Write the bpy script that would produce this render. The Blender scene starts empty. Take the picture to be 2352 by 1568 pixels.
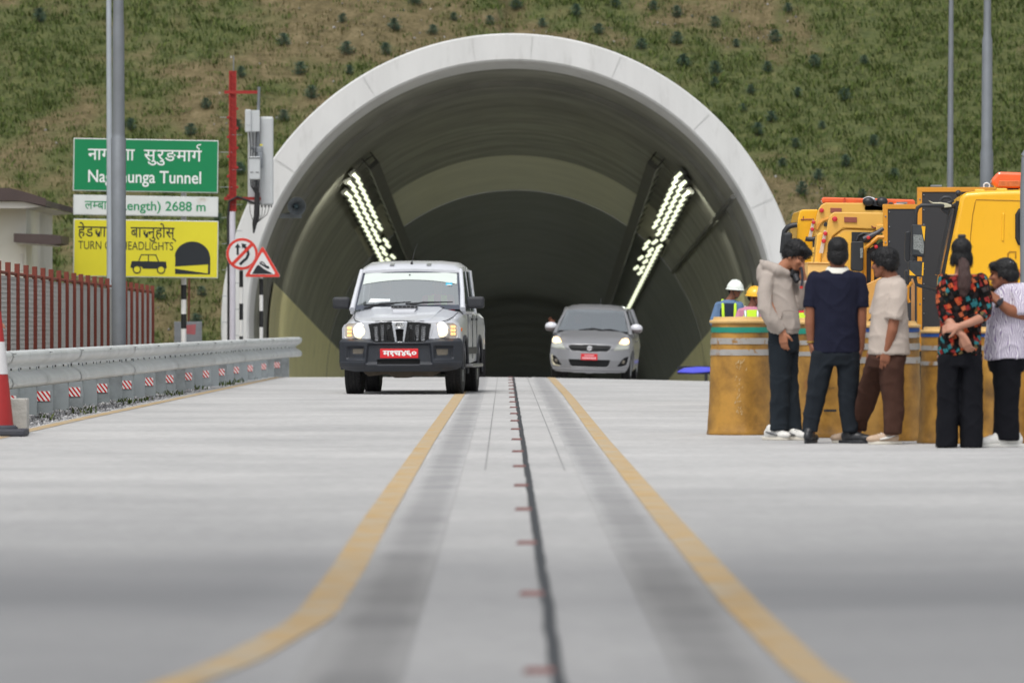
import bpy, bmesh, math, random
import numpy as np
from mathutils import Vector, Matrix, Euler, noise as mnoise

random.seed(7); rng = np.random.default_rng(7)
SC = bpy.context.scene
COL = SC.collection
R = math.radians

# ------------------------------------------------------------------ camera
F = 13067.0                       # focal length in photo pixels (2352 px wide picture, 200 mm lens)
CAMZ = 1.04
cam_d = bpy.data.cameras.new('camera'); cam = bpy.data.objects.new('camera', cam_d); COL.objects.link(cam)
cam.location = (0, 0, CAMZ); cam.rotation_euler = (R(90), 0, 0)
cam_d.lens = 200; cam_d.sensor_width = 36
cam_d.shift_x = 16/2352; cam_d.shift_y = -44/2352
cam_d.clip_start = 0.5; cam_d.clip_end = 3000
cam_d.dof.use_dof = True; cam_d.dof.focus_distance = 67; cam_d.dof.aperture_fstop = 4.0
SC.camera = cam

# ------------------------------------------------------------------ light: bright overcast sky
SUN_EL, SUN_AZ = 62, 200
w = bpy.data.worlds.new('World'); SC.world = w; w.use_nodes = True
nt = w.node_tree; bg = nt.nodes['Background']
sky = nt.nodes.new('ShaderNodeTexSky'); sky.sky_type = 'NISHITA'; sky.sun_disc = False
sky.sun_elevation = R(SUN_EL); sky.sun_rotation = R(SUN_AZ); sky.air_density = 1.0; sky.dust_density = 4.0
hs = nt.nodes.new('ShaderNodeHueSaturation'); hs.inputs['Saturation'].default_value = 0.22
nt.links.new(sky.outputs[0], hs.inputs['Color']); nt.links.new(hs.outputs[0], bg.inputs[0])
bg.inputs[1].default_value = 0.15
sun_d = bpy.data.lights.new('sun', 'SUN'); sun = bpy.data.objects.new('sun', sun_d); COL.objects.link(sun)
sun_d.energy = 1.1; sun_d.angle = R(14); sun_d.color = (1, .97, .92)
_el, _az = R(SUN_EL), R(SUN_AZ)
_sd = Vector((math.sin(_az)*math.cos(_el), math.cos(_az)*math.cos(_el), math.sin(_el)))
sun.rotation_euler = _sd.to_track_quat('Z', 'Y').to_euler()
SC.view_settings.view_transform = 'Standard'; SC.view_settings.look = 'None'
SC.view_settings.exposure = 0.29; SC.view_settings.gamma = 1
SC.render.engine = 'CYCLES'
SC.cycles.use_denoising = True
SC.cycles.max_bounces = 8; SC.cycles.transparent_max_bounces = 12
SC.cycles.sample_clamp_indirect = 6

# ------------------------------------------------------------------ helpers
def at(u, v, Y):
    return Vector(((u-1160)*Y/F, Y, CAMZ-(v-740)*Y/F))

def g(x, y):
    """road height: level, a slight fall to the right near the portal, then 4 % down into the tunnel"""
    c = min(max((y-70)/45, 0), 1)
    z = -0.026*c*max(0, x-0.4)
    if y > 108:
        d = y-108
        z -= .0397*d*min(1, d/10+.15)if d < 8.5 else .0397*d
    return z

def tag(o, label=None, cat=None, group=None, kind=None):
    if label: o['label'] = label
    if cat: o['category'] = cat
    if group: o['group'] = group
    if kind: o['kind'] = kind
    return o

def empty(name, loc=(0, 0, 0), rot=(0, 0, 0), **k):
    o = bpy.data.objects.new(name, None); COL.objects.link(o)
    o.location = loc; o.rotation_euler = rot; o.empty_display_size = .2
    return tag(o, **k)

def copy_tree(o, parent=None):
    c = o.copy(); COL.objects.link(c)
    if parent is not None: c.parent = parent
    for ch in list(o.children): copy_tree(ch, c)
    return c

class MB:
    def __init__(s): s.v = []; s.f = []; s.m = []; s.parts = []
    def add(s, vs, fs, mi=0):
        b = len(s.v); s.parts.append((b, len(s.f))); s.v += [tuple(p) for p in vs]
        s.f += [tuple(b+i for i in f) for f in fs]; s.m += [mi]*len(fs); return s
    def box(s, c, d, rot=None, mi=0):
        hx, hy, hz = d[0]/2, d[1]/2, d[2]/2
        vs = [Vector((x, y, z)) for x in (-hx, hx) for y in (-hy, hy) for z in (-hz, hz)]
        if rot is not None:
            M = Euler(rot).to_matrix(); vs = [M@p for p in vs]
        vs = [p+Vector(c) for p in vs]
        return s.add(vs, [(0, 1, 3, 2), (4, 6, 7, 5), (0, 4, 5, 1), (2, 3, 7, 6), (0, 2, 6, 4), (1, 5, 7, 3)], mi)
    def tube(s, pts, r, n=10, mi=0, cap=True):
        pts = [Vector(p) for p in pts]
        rs = r if isinstance(r, (list, tuple)) else [r]*len(pts)
        vs = []; fs = []
        prev = None
        for i, p in enumerate(pts):
            t = (pts[min(i+1, len(pts)-1)]-pts[max(i-1, 0)]).normalized()
            a = prev if prev is not None else (Vector((0, 0, 1)) if abs(t.z) < .9 else Vector((1, 0, 0)))
            e1 = (a - t*a.dot(t)).normalized(); e2 = t.cross(e1); prev = e1
            for k in range(n):
                an = 2*math.pi*k/n
                vs.append(p + (e1*math.cos(an)+e2*math.sin(an))*rs[i])
        for i in range(len(pts)-1):
            for k in range(n):
                fs.append((i*n+k, i*n+(k+1) % n, (i+1)*n+(k+1) % n, (i+1)*n+k))
        if cap:
            fs.append(tuple(reversed(range(n)))); fs.append(tuple((len(pts)-1)*n+k for k in range(n)))
        return s.add(vs, fs, mi)
    def lathe(s, prof, c=(0, 0, 0), n=32, axis='z', mi=0, sx=1, sy=1):
        vs = []; fs = []
        for (r, h) in prof:
            for k in range(n):
                an = 2*math.pi*k/n; x, y = r*math.cos(an)*sx, r*math.sin(an)*sy
                p = (x, y, h) if axis == 'z' else ((x, h, y) if axis == 'y' else (h, x, y))
                vs.append((p[0]+c[0], p[1]+c[1], p[2]+c[2]))
        for i in range(len(prof)-1):
            for k in range(n):
                q = (i*n+k, i*n+(k+1) % n, (i+1)*n+(k+1) % n, (i+1)*n+k)
                fs.append(q if axis != 'y' else tuple(reversed(q)))
        fs.append(tuple(reversed(range(n)))); fs.append(tuple((len(prof)-1)*n+k for k in range(n)))
        return s.add(vs, fs, mi)
    def sphere(s, c, r, seg=20, ring=12, mi=0, M=None):
        rr = r if isinstance(r, (tuple, list)) else (r, r, r)
        vs = []; fs = []
        for i in range(ring+1):
            th = math.pi*i/ring
            for k in range(seg):
                an = 2*math.pi*k/seg
                p = Vector((rr[0]*math.sin(th)*math.cos(an), rr[1]*math.sin(th)*math.sin(an), rr[2]*math.cos(th)))
                if M is not None: p = M@p
                vs.append(p+Vector(c))
        for i in range(ring):
            for k in range(seg):
                fs.append((i*seg+k, (i+1)*seg+k, (i+1)*seg+(k+1) % seg, i*seg+(k+1) % seg))
        return s.add(vs, fs, mi)
    def prism(s, pts, y0, y1, mi=0):
        """polygon in the x-z plane, extruded along y"""
        n = len(pts)
        vs = [(x, y0, z) for x, z in pts]+[(x, y1, z) for x, z in pts]
        fs = [tuple(range(n)), tuple(reversed(range(n, 2*n)))]+[(i, n+i, n+(i+1) % n, (i+1) % n) for i in range(n)]
        return s.add(vs, fs, mi)
    def build(s, name, mat, parent=None, smooth=None, bevel=0, loc=None, seg=2):
        me = bpy.data.meshes.new(name); me.from_pydata(s.v, [], s.f); me.validate()
        mats = mat if isinstance(mat, (list, tuple)) else [mat]
        for m in mats: me.materials.append(m)
        if len(mats) > 1 and len(me.polygons) == len(s.m):
            me.polygons.foreach_set('material_index', s.m)
        bm = bmesh.new(); bm.from_mesh(me); bmesh.ops.recalc_face_normals(bm, faces=bm.faces); bm.to_mesh(me); bm.free()
        o = bpy.data.objects.new(name, me); COL.objects.link(o)
        if parent is not None: o.parent = parent
        if loc is not None: o.location = loc
        if smooth is not None:
            me.shade_smooth()
            if smooth < 180: me.set_sharp_from_angle(angle=R(smooth))
        if bevel:
            b = o.modifiers.new('bevel', 'BEVEL'); b.width = bevel; b.segments = seg; b.limit_method = 'ANGLE'; b.angle_limit = R(35)
        return o

def each(mb, name, mat, parent=None, **k):
    """every piece of mb as a part of its own"""
    out = []
    for i, (a, fa) in enumerate(mb.parts):
        b, fb = mb.parts[i+1] if i+1 < len(mb.parts) else (len(mb.v), len(mb.f))
        q = MB(); q.v = mb.v[a:b]; q.f = [tuple(x-a for x in f) for f in mb.f[fa:fb]]; q.m = [0]*len(q.f)
        out.append(q.build(name, mat, parent, **k))
    return out
def big_mesh(name, verts, faces, mats, midx=None, parent=None, smooth=False):
    """numpy arrays -> one mesh object (all faces of one size)"""
    me = bpy.data.meshes.new(name)
    verts = np.asarray(verts, dtype=np.float32); faces = np.asarray(faces, dtype=np.int32)
    n = faces.shape[1]
    me.vertices.add(len(verts)); me.vertices.foreach_set('co', verts.ravel())
    me.loops.add(faces.size); me.loops.foreach_set('vertex_index', faces.ravel())
    me.polygons.add(len(faces))
    me.polygons.foreach_set('loop_start', np.arange(0, faces.size, n, dtype=np.int32))
    for m in (mats if isinstance(mats, (list, tuple)) else [mats]): me.materials.append(m)
    if midx is not None: me.polygons.foreach_set('material_index', np.asarray(midx, dtype=np.int32))
    me.update(calc_edges=True); me.validate()
    if smooth: me.shade_smooth()
    o = bpy.data.objects.new(name, me); COL.objects.link(o)
    if parent is not None: o.parent = parent
    return o

# ------------------------------------------------------------------ materials
def N(nt, t, **k):
    n = nt.nodes.new(t)
    for a, b in k.items():
        if a.startswith('i_'): n.inputs[a[2:].replace('_', ' ')].default_value = b
        else: setattr(n, a, b)
    return n
def c4(c): return (c[0], c[1], c[2], 1)
def S(r, g_, b): # sRGB 0-255 -> linear
    f = lambda x: (x/255)/12.92 if x/255 <= .04045 else ((x/255+.055)/1.055)**2.4
    return (f(r), f(g_), f(b))
def ramp(nt, stops):
    r = nt.nodes.new('ShaderNodeValToRGB')
    while len(r.color_ramp.elements) < len(stops): r.color_ramp.elements.new(.5)
    for e, (p, c) in zip(r.color_ramp.elements, stops):
        e.position = p; e.color = c4(c) if len(c) == 3 else c
    return r
MATS = {}
def pm(name, col, rough=.6, metal=0, var=.12, scale=6, bump=0, bscale=60, coat=0, spec=.5, emit=None, estr=0, col2=None, space='Object', stretch=(1, 1, 1), stains=None):
    if name in MATS: return MATS[name]
    m = bpy.data.materials.new(name); m.use_nodes = True; MATS[name] = m
    nt = m.node_tree; b = nt.nodes['Principled BSDF']; L = nt.links.new
    tc = N(nt, 'ShaderNodeTexCoord'); mp = N(nt, 'ShaderNodeMapping'); mp.inputs['Scale'].default_value = stretch
    if space == 'Object': L(tc.outputs['Object'], mp.inputs[0])
    else:
        ge = N(nt, 'ShaderNodeNewGeometry'); L(ge.outputs['Position'], mp.inputs[0])
    no = N(nt, 'ShaderNodeTexNoise', i_Scale=scale, i_Detail=6, i_Roughness=.6); L(mp.outputs[0], no.inputs['Vector'])
    c2 = col2 or tuple(min(1, x*(1+var)) for x in col)
    c1 = tuple(x*(1-var) for x in col) if col2 is None else col
    rp = ramp(nt, [(.3, c1), (.7, c2)]); L(no.outputs['Fac'], rp.inputs[0])
    out = rp.outputs[0]
    if stains:   # (colour, scale, low, high): worn or dirty patches with shapes of their own
        n2 = N(nt, 'ShaderNodeTexNoise', i_Scale=stains[1], i_Detail=8, i_Roughness=.65); L(mp.outputs[0], n2.inputs['Vector'])
        r2 = ramp(nt, [(stains[2], (0, 0, 0)), (stains[3], (1, 1, 1))]); L(n2.outputs['Fac'], r2.inputs[0])
        mx = N(nt, 'ShaderNodeMix', data_type='RGBA'); mx.inputs['B'].default_value = c4(stains[0])
        mx.inputs[7].default_value = c4(stains[0])
        L(r2.outputs[0], mx.inputs[0]); L(out, mx.inputs[6]); out = mx.outputs[2]
    L(out, b.inputs['Base Color'])
    b.inputs['Roughness'].default_value = rough; b.inputs['Metallic'].default_value = metal
    b.inputs['Specular IOR Level'].default_value = spec
    if coat: b.inputs['Coat Weight'].default_value = coat; b.inputs['Coat Roughness'].default_value = .06
    if emit: b.inputs['Emission Color'].default_value = c4(emit); b.inputs['Emission Strength'].default_value = estr
    if bump:
        n3 = N(nt, 'ShaderNodeTexNoise', i_Scale=bscale, i_Detail=4); L(mp.outputs[0], n3.inputs['Vector'])
        bu = N(nt, 'ShaderNodeBump', i_Strength=bump, i_Distance=.02); L(n3.outputs['Fac'], bu.inputs['Height']); L(bu.outputs[0], b.inputs['Normal'])
    return m
def glass(name, tint, fac=.35, rough=.03, refl=(.9, .95, .95)):
    if name in MATS: return MATS[name]
    m = bpy.data.materials.new(name); m.use_nodes = True; MATS[name] = m
    nt = m.node_tree; nt.nodes.clear(); L = nt.links.new
    o = N(nt, 'ShaderNodeOutputMaterial'); mx = N(nt, 'ShaderNodeMixShader'); mx.inputs[0].default_value = fac
    t = N(nt, 'ShaderNodeBsdfTransparent'); t.inputs[0].default_value = c4(tint)
    gl = N(nt, 'ShaderNodeBsdfGlossy', i_Roughness=rough); gl.inputs[0].default_value = c4(refl)
    L(t.outputs[0], mx.inputs[1]); L(gl.outputs[0], mx.inputs[2]); L(mx.outputs[0], o.inputs[0])
    return m

M_galv = pm('galvanised_steel', S(150, 158, 163), .45, .6, .1, 3, .1, 90)
M_galv_d = pm('weathered_galvanised_steel', S(128, 133, 138), .5, .5, .12, 2, .1, 80)
M_white = pm('white_paint', (.75, .75, .74), .5, 0, .05, 4)
M_black = pm('black_paint', (.012, .013, .015), .45, 0, .2, 8)
M_rubber = pm('black_rubber', (.018, .018, .019), .75, 0, .25, 20, .3, 120)
M_plastic = pm('dark_plastic', (.022, .024, .029), .5, 0, .2, 12, .15, 150)
M_red = pm('red_paint', S(200, 40, 35), .5, 0, .08)
M_conc = pm('pale_concrete', (.5, .5, .49), .85, 0, .09, 1.2, .25, 40)
M_chrome = pm('chrome', (.75, .76, .78), .12, 1, .03)

# ------------------------------------------------------------------ road
def road_material():
    m = bpy.data.materials.new('road_concrete'); m.use_nodes = True
    nt = m.node_tree; b = nt.nodes['Principled BSDF']; L = nt.links.new
    ge = N(nt, 'ShaderNodeNewGeometry')
    n1 = N(nt, 'ShaderNodeTexNoise', i_Scale=.35, i_Detail=8, i_Roughness=.62); L(ge.outputs['Position'], n1.inputs['Vector'])
    r1 = ramp(nt, [(.3, (.37, .37, .37)), (.7, (.515, .512, .505))]); L(n1.outputs['Fac'], r1.inputs[0])
    # fine grit
    n2 = N(nt, 'ShaderNodeTexNoise', i_Scale=9, i_Detail=8, i_Roughness=.7); L(ge.outputs['Position'], n2.inputs['Vector'])
    r2 = ramp(nt, [(.3, (.76, .76, .76)), (.6, (1.05, 1.05, 1.05))]); L(n2.outputs['Fac'], r2.inputs[0])
    mu = N(nt, 'ShaderNodeMix', data_type='RGBA', blend_type='MULTIPLY'); mu.inputs[0].default_value = 1
    L(r1.outputs[0], mu.inputs[6]); L(r2.outputs[0], mu.inputs[7])
    # thin dark scrapes across the carriageway
    mp = N(nt, 'ShaderNodeMapping'); mp.inputs['Scale'].default_value = (.5, 3.2, 1); L(ge.outputs['Position'], mp.inputs[0])
    n3 = N(nt, 'ShaderNodeTexNoise', i_Scale=2.2, i_Detail=9, i_Roughness=.75); L(mp.outputs[0], n3.inputs['Vector'])
    r3 = ramp(nt, [(.60, (0, 0, 0)), (.70, (.6, .6, .6))]); L(n3.outputs['Fac'], r3.inputs[0])
    mx = N(nt, 'ShaderNodeMix', data_type='RGBA'); mx.inputs[7].default_value = (.22, .22, .22, 1)
    L(r3.outputs[0], mx.inputs[0]); L(mu.outputs[2], mx.inputs[6])
    # a dark band of shading painted across the road, with an uneven rim
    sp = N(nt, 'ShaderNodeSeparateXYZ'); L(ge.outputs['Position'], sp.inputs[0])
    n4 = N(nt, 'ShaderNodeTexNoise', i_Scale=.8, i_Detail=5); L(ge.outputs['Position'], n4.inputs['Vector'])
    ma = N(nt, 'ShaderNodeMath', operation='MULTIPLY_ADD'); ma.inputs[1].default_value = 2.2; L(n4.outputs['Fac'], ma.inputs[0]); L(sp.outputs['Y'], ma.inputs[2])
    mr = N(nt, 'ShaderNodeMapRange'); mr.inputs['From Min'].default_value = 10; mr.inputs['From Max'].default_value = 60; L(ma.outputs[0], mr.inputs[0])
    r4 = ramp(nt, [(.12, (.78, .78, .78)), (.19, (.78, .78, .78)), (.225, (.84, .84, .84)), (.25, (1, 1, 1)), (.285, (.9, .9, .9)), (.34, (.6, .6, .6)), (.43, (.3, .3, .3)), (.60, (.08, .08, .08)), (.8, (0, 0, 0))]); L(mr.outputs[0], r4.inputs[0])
    # the middle strip between the yellow lines takes less of this painted shading
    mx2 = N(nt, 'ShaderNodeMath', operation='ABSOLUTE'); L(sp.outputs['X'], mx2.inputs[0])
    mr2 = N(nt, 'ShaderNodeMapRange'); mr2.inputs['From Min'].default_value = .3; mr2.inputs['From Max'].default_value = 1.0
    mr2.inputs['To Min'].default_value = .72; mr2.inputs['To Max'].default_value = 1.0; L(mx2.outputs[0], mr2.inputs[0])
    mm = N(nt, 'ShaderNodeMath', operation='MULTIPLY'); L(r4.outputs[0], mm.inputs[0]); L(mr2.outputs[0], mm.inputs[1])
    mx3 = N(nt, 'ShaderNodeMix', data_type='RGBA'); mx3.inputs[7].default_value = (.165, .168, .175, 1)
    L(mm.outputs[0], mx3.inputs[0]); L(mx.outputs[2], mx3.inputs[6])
    L(mx3.outputs[2], b.inputs['Base Color'])
    b.inputs['Roughness'].default_value = .8; b.inputs['Specular IOR Level'].default_value = .3
    bu = N(nt, 'ShaderNodeBump', i_Strength=.25, i_Distance=.01); L(n2.outputs['Fac'], bu.inputs['Height']); L(bu.outputs[0], b.inputs['Normal'])
    return m
def shade_band(m, amount=1.0):
    """the dark band of shading painted across the road darkens the lines and the grooves as well"""
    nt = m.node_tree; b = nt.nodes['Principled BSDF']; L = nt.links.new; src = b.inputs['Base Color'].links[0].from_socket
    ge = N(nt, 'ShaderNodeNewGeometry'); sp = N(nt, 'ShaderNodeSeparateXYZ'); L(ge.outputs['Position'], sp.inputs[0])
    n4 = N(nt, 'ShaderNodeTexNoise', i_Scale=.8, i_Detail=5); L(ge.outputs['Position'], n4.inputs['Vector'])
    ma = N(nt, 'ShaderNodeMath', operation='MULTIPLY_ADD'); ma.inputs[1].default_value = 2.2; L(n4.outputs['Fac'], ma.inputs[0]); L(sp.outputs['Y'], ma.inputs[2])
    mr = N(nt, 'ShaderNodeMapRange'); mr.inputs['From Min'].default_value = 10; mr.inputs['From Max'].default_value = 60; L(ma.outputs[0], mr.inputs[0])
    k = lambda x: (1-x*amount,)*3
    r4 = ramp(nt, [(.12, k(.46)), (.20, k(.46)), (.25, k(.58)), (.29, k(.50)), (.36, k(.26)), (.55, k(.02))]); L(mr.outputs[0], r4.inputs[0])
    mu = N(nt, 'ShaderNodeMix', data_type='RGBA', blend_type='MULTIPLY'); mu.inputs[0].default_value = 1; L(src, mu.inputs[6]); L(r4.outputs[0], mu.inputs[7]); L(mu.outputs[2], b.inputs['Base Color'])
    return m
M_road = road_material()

def strip(name, mat, path, dz, kind='structure', step=1.0):
    """a thin sheet following the road: path = [(y, x_left, x_right)]"""
    ys = [p[0] for p in path]; yy = list(np.arange(ys[0], ys[-1], step))+[ys[-1]]
    m = MB(); vs = []; fs = []
    for y in yy:
        a = np.interp(y, ys, [p[1] for p in path]); c = np.interp(y, ys, [p[2] for p in path])
        k = max(2, int((c-a)/1.5)+1)
        vs.append([(a+(c-a)*i/(k-1), y) for i in range(k)])
    kmax = max(len(r) for r in vs); allv = []
    for i, y in enumerate(yy):
        a, c = vs[i][0][0], vs[i][-1][0]
        for j in range(kmax):
            x = a+(c-a)*j/(kmax-1); allv.append((x, y, g(x, y)+dz))
    for i in range(len(yy)-1):
        for j in range(kmax-1):
            b = i*kmax+j; fs.append((b, b+1, b+kmax+1, b+kmax))
    m.add(allv, fs); o = m.build(name, mat, smooth=180)
    if kind: tag(o, kind=kind)
    return o

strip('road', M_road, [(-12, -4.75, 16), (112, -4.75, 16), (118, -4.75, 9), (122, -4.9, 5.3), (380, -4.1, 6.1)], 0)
M_yellow = pm('worn_yellow_road_paint', S(180, 150, 102), .75, 0, .14, 3, .1, 60, space='World', stains=(S(172, 164, 148), 3.2, .42, .64))
shade_band(M_yellow, .55)
lane = [(9, -2.4, -2.27), (12, -1.62, -1.49), (14, -1.28, -1.14), (16.5, -1.0, -.86), (17.5, -.9, -.75), (19, -.80, -.665), (19.6, -.765, -.625), (20.4, -.745, -.60), (24, -.735, -.59), (30, -.75, -.605), (50, -.745, -.615), (82, -.73, -.58), (109, -.71, -.57), (150, -.6, -.46)]
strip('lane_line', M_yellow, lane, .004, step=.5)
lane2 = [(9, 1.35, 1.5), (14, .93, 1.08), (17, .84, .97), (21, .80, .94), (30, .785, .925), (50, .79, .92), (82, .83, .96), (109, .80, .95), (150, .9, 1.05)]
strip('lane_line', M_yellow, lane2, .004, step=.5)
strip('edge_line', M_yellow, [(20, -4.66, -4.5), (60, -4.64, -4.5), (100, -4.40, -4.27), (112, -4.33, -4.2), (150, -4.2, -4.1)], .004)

def rumble_material():
    m = bpy.data.materials.new('grooved_concrete'); m.use_nodes = True
    nt = m.node_tree; b = nt.nodes['Principled BSDF']; L = nt.links.new
    ge = N(nt, 'ShaderNodeNewGeometry')
    wv = N(nt, 'ShaderNodeTexWave', wave_type='BANDS', bands_direction='Y', i_Scale=1.6, i_Distortion=.6, i_Detail=2); L(ge.outputs['Position'], wv.inputs['Vector'])
    n1 = N(nt, 'ShaderNodeTexNoise', i_Scale=1.2, i_Detail=7); L(ge.outputs['Position'], n1.inputs['Vector'])
    r1 = ramp(nt, [(.3, (.29, .29, .295)), (.7, (.385, .385, .385))]); L(n1.outputs['Fac'], r1.inputs[0])
    sx_ = N(nt, 'ShaderNodeSeparateXYZ'); L(ge.outputs['Position'], sx_.inputs[0])
    s1 = N(nt, 'ShaderNodeMath', operation='SUBTRACT'); s1.inputs[1].default_value = .105; L(sx_.outputs['X'], s1.inputs[0]); s2 = N(nt, 'ShaderNodeMath', operation='ABSOLUTE'); L(s1.outputs[0], s2.inputs[0])
    s3 = N(nt, 'ShaderNodeMath', operation='SUBTRACT'); s3.inputs[1].default_value = .535; L(s2.outputs[0], s3.inputs[0]); s4 = N(nt, 'ShaderNodeMath', operation='ABSOLUTE'); L(s3.outputs[0], s4.inputs[0])
    s5 = N(nt, 'ShaderNodeMath', operation='MULTIPLY_ADD'); s5.inputs[1].default_value = .12; L(n1.outputs['Fac'], s5.inputs[0]); L(s4.outputs[0], s5.inputs[2])
    re = ramp(nt, [(.12, (0, 0, 0)), (.20, (1, 1, 1))]); L(s5.outputs[0], re.inputs[0])
    mxe = N(nt, 'ShaderNodeMix', data_type='RGBA'); mxe.inputs[7].default_value = (.45, .45, .45, 1); L(re.outputs[0], mxe.inputs[0]); L(r1.outputs[0], mxe.inputs[6]); r1 = mxe
    r2 = ramp(nt, [(.25, (.72, .72, .72)), (.5, (1, 1, 1))]); L(wv.outputs['Fac'], r2.inputs[0])
    mu = N(nt, 'ShaderNodeMix', data_type='RGBA', blend_type='MULTIPLY'); mu.inputs[0].default_value = 1
    L(r1.outputs[2], mu.inputs[6]); L(r2.outputs[0], mu.inputs[7]); L(mu.outputs[2], b.inputs['Base Color'])
    b.inputs['Roughness'].default_value = .85
    bu = N(nt, 'ShaderNodeBump', i_Strength=.5, i_Distance=.01); L(wv.outputs['Fac'], bu.inputs['Height']); L(bu.outputs[0], b.inputs['Normal'])
    return m
M_rum = shade_band(rumble_material(), .95)
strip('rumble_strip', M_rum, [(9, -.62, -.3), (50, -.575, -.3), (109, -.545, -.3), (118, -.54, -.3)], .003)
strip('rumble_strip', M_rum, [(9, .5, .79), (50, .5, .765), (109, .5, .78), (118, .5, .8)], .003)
# black sealed joint down the middle, wandering a little
M_tar = pm('joint_sealant', (.03, .034, .042), .6, 0, .3, 6)
jp = []
yy_ = 9.0
while yy_ < 122:
    c = .155+.010*mnoise.noise((yy_*.6, 3, 0))+.004*mnoise.noise((yy_*2.3, 1, 0)); hw = .021+.007*mnoise.noise((yy_*1.1, 9, 0))
    jp.append((yy_, c-hw, c+hw)); yy_ += .45
strip('road_joint', M_tar, jp, .005, step=.45)
# thin construction joints across and along the carriageway
M_joint = pm('dark_slab_joint', (.27, .27, .27), .9, 0, .25, 2, space='World')
for y in (31.6, 45.2, 54.3, 58.9, 63.4, 68.1, 77.0, 86.0, 95.1, 104):
    strip('slab_joint', M_joint, [(y, -4.45, -.75), (y+.018, -4.45, -.75)], .002)
for y in (55.1, 59.5, 61.3, 66.4, 71.2, 80.3, 89.6, 98.8):
    strip('slab_joint', M_joint, [(y, 1.0, 8), (y+.02, 1.0, 8)], .002)
for x0 in (-.14, .42):
    strip('slab_joint', M_joint, [(40, x0-.006, x0+.006), (112, x0-.006, x0+.006)], .002)

# road studs on the centre line
M_studred = pm('red_stud_lens', S(112, 76, 72), .4, 0, .15, 20)
M_studbody = pm('stud_housing', S(95, 70, 68), .5, 0, .1, 20)
sd = [16.9, 21.7, 26.7, 31.5, 36.1, 40.9, 45.6, 50.3, 55.1, 59.8, 64.5, 69.2, 74, 78.7, 83.4, 88.2, 92.9, 97.6, 102.3, 107, 111.7]
stud0 = None
for i, y in enumerate(sd):
    if stud0 is None:
        stud0 = empty('road_stud')
        m = MB(); m.add([(-.058, -.05, 0), (.058, -.05, 0), (.058, .05, 0), (-.058, .05, 0), (-.045, -.022, .02), (.045, -.022, .02), (.045, .022, .02), (-.045, .022, .02)],
                        [(0, 3, 2, 1), (4, 5, 6, 7), (0, 1, 5, 4), (1, 2, 6, 5), (2, 3, 7, 6), (3, 0, 4, 7)]); m.build('housing', M_studbody, stud0)
        m = MB(); m.add([(-.046, -.045, .0045), (.046, -.045, .0045), (.04, -.026, .0195), (-.04, -.026, .0195)], [(0, 1, 2, 3)]); 
        m.add([(-.046, -.047, .003), (.046, -.047, .003), (.04, -.028, .018), (-.04, -.028, .018)], [(0, 3, 2, 1)]); m.build('lens', M_studred, stud0)
        o = stud0
    else: o = copy_tree(stud0)
    o.location = (.105, y, g(.105, y)+.0005); o.scale = (.92, .9, .8)
    tag(o, 'small dull red reflective stud set in the pale strip beside the black centre joint', 'road stud', 'road studs down the centre joint')

# ------------------------------------------------------------------ tunnel axis and terrain
YP = 120.0; SP = F/YP
TR, TRO = 5.556, 6.11
def tc_(y): return (.15+.0038*(y-YP), .99-.0397*(y-YP))

def hill_h(x, y):
    base = g(min(max(x, -5), 6), min(y, 122))-.07
    d = y-(123.2 if x > 0 else 122.2)
    s = 0
    if d > 0: s = .70*d if d > 2 else .70*d*d/4+.0*d
    if d > 2: s = .70*(d-1)
    n = .22*mnoise.noise((x*.35, y*.35, 0))+.10*mnoise.noise((x*1.1, y*1.1, 4))+.05*mnoise.noise((x*3, y*3, 8))
    return base+s+n*min(1, max(0, d)/1.5)

def patch(x, y):
    """0 = bare brown soil, 1 = green grass (follows the planting of the slope)"""
    a = mnoise.noise((x*.16+3, y*.22, 1))*.55+mnoise.noise((x*.5, y*.6, 5))*.35+mnoise.noise((x*1.6, y*1.9, 2))*.3
    bias = .12
    if x < -5.0: bias = .28
    if x > 6.5: bias = .33
    if x > 8.5: bias = .5
    if -4 < x < 6.5: bias = .06
    return min(1, max(0, .36+bias+a*1.9))

M_hill = bpy.data.materials.new('hill_soil'); M_hill.use_nodes = True
def _hill():
    nt = M_hill.node_tree; b = nt.nodes['Principled BSDF']; L = nt.links.new
    ge = N(nt, 'ShaderNodeNewGeometry')
    at_ = N(nt, 'ShaderNodeVertexColor', layer_name='soil')
    n1 = N(nt, 'ShaderNodeTexNoise', i_Scale=3.5, i_Detail=9, i_Roughness=.7); L(ge.outputs['Position'], n1.inputs['Vector'])
    r1 = ramp(nt, [(.3, S(74, 67, 43)), (.5, S(95, 85, 57)), (.72, S(120, 108, 80))]); L(n1.outputs['Fac'], r1.inputs[0])
    n2 = N(nt, 'ShaderNodeTexNoise', i_Scale=5, i_Detail=9, i_Roughness=.7); L(ge.outputs['Position'], n2.inputs['Vector'])
    r2 = ramp(nt, [(.3, S(54, 66, 32)), (.55, S(80, 86, 46)), (.75, S(104, 104, 62))]); L(n2.outputs['Fac'], r2.inputs[0])
    mx = N(nt, 'ShaderNodeMix', data_type='RGBA'); L(at_.outputs['Color'], mx.inputs[0]); L(r1.outputs[0], mx.inputs[6]); L(r2.outputs[0], mx.inputs[7])
    vo = N(nt, 'ShaderNodeTexNoise', i_Scale=11, i_Detail=3); L(ge.outputs['Position'], vo.inputs['Vector'])
    L(mx.outputs[2], b.inputs['Base Color']); b.inputs['Roughness'].default_value = .95
    bu = N(nt, 'ShaderNodeBump', i_Strength=.6, i_Distance=.08); L(vo.outputs['Fac'], bu.inputs['Height']); L(bu.outputs[0], b.inputs['Normal'])
_hill()

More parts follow.
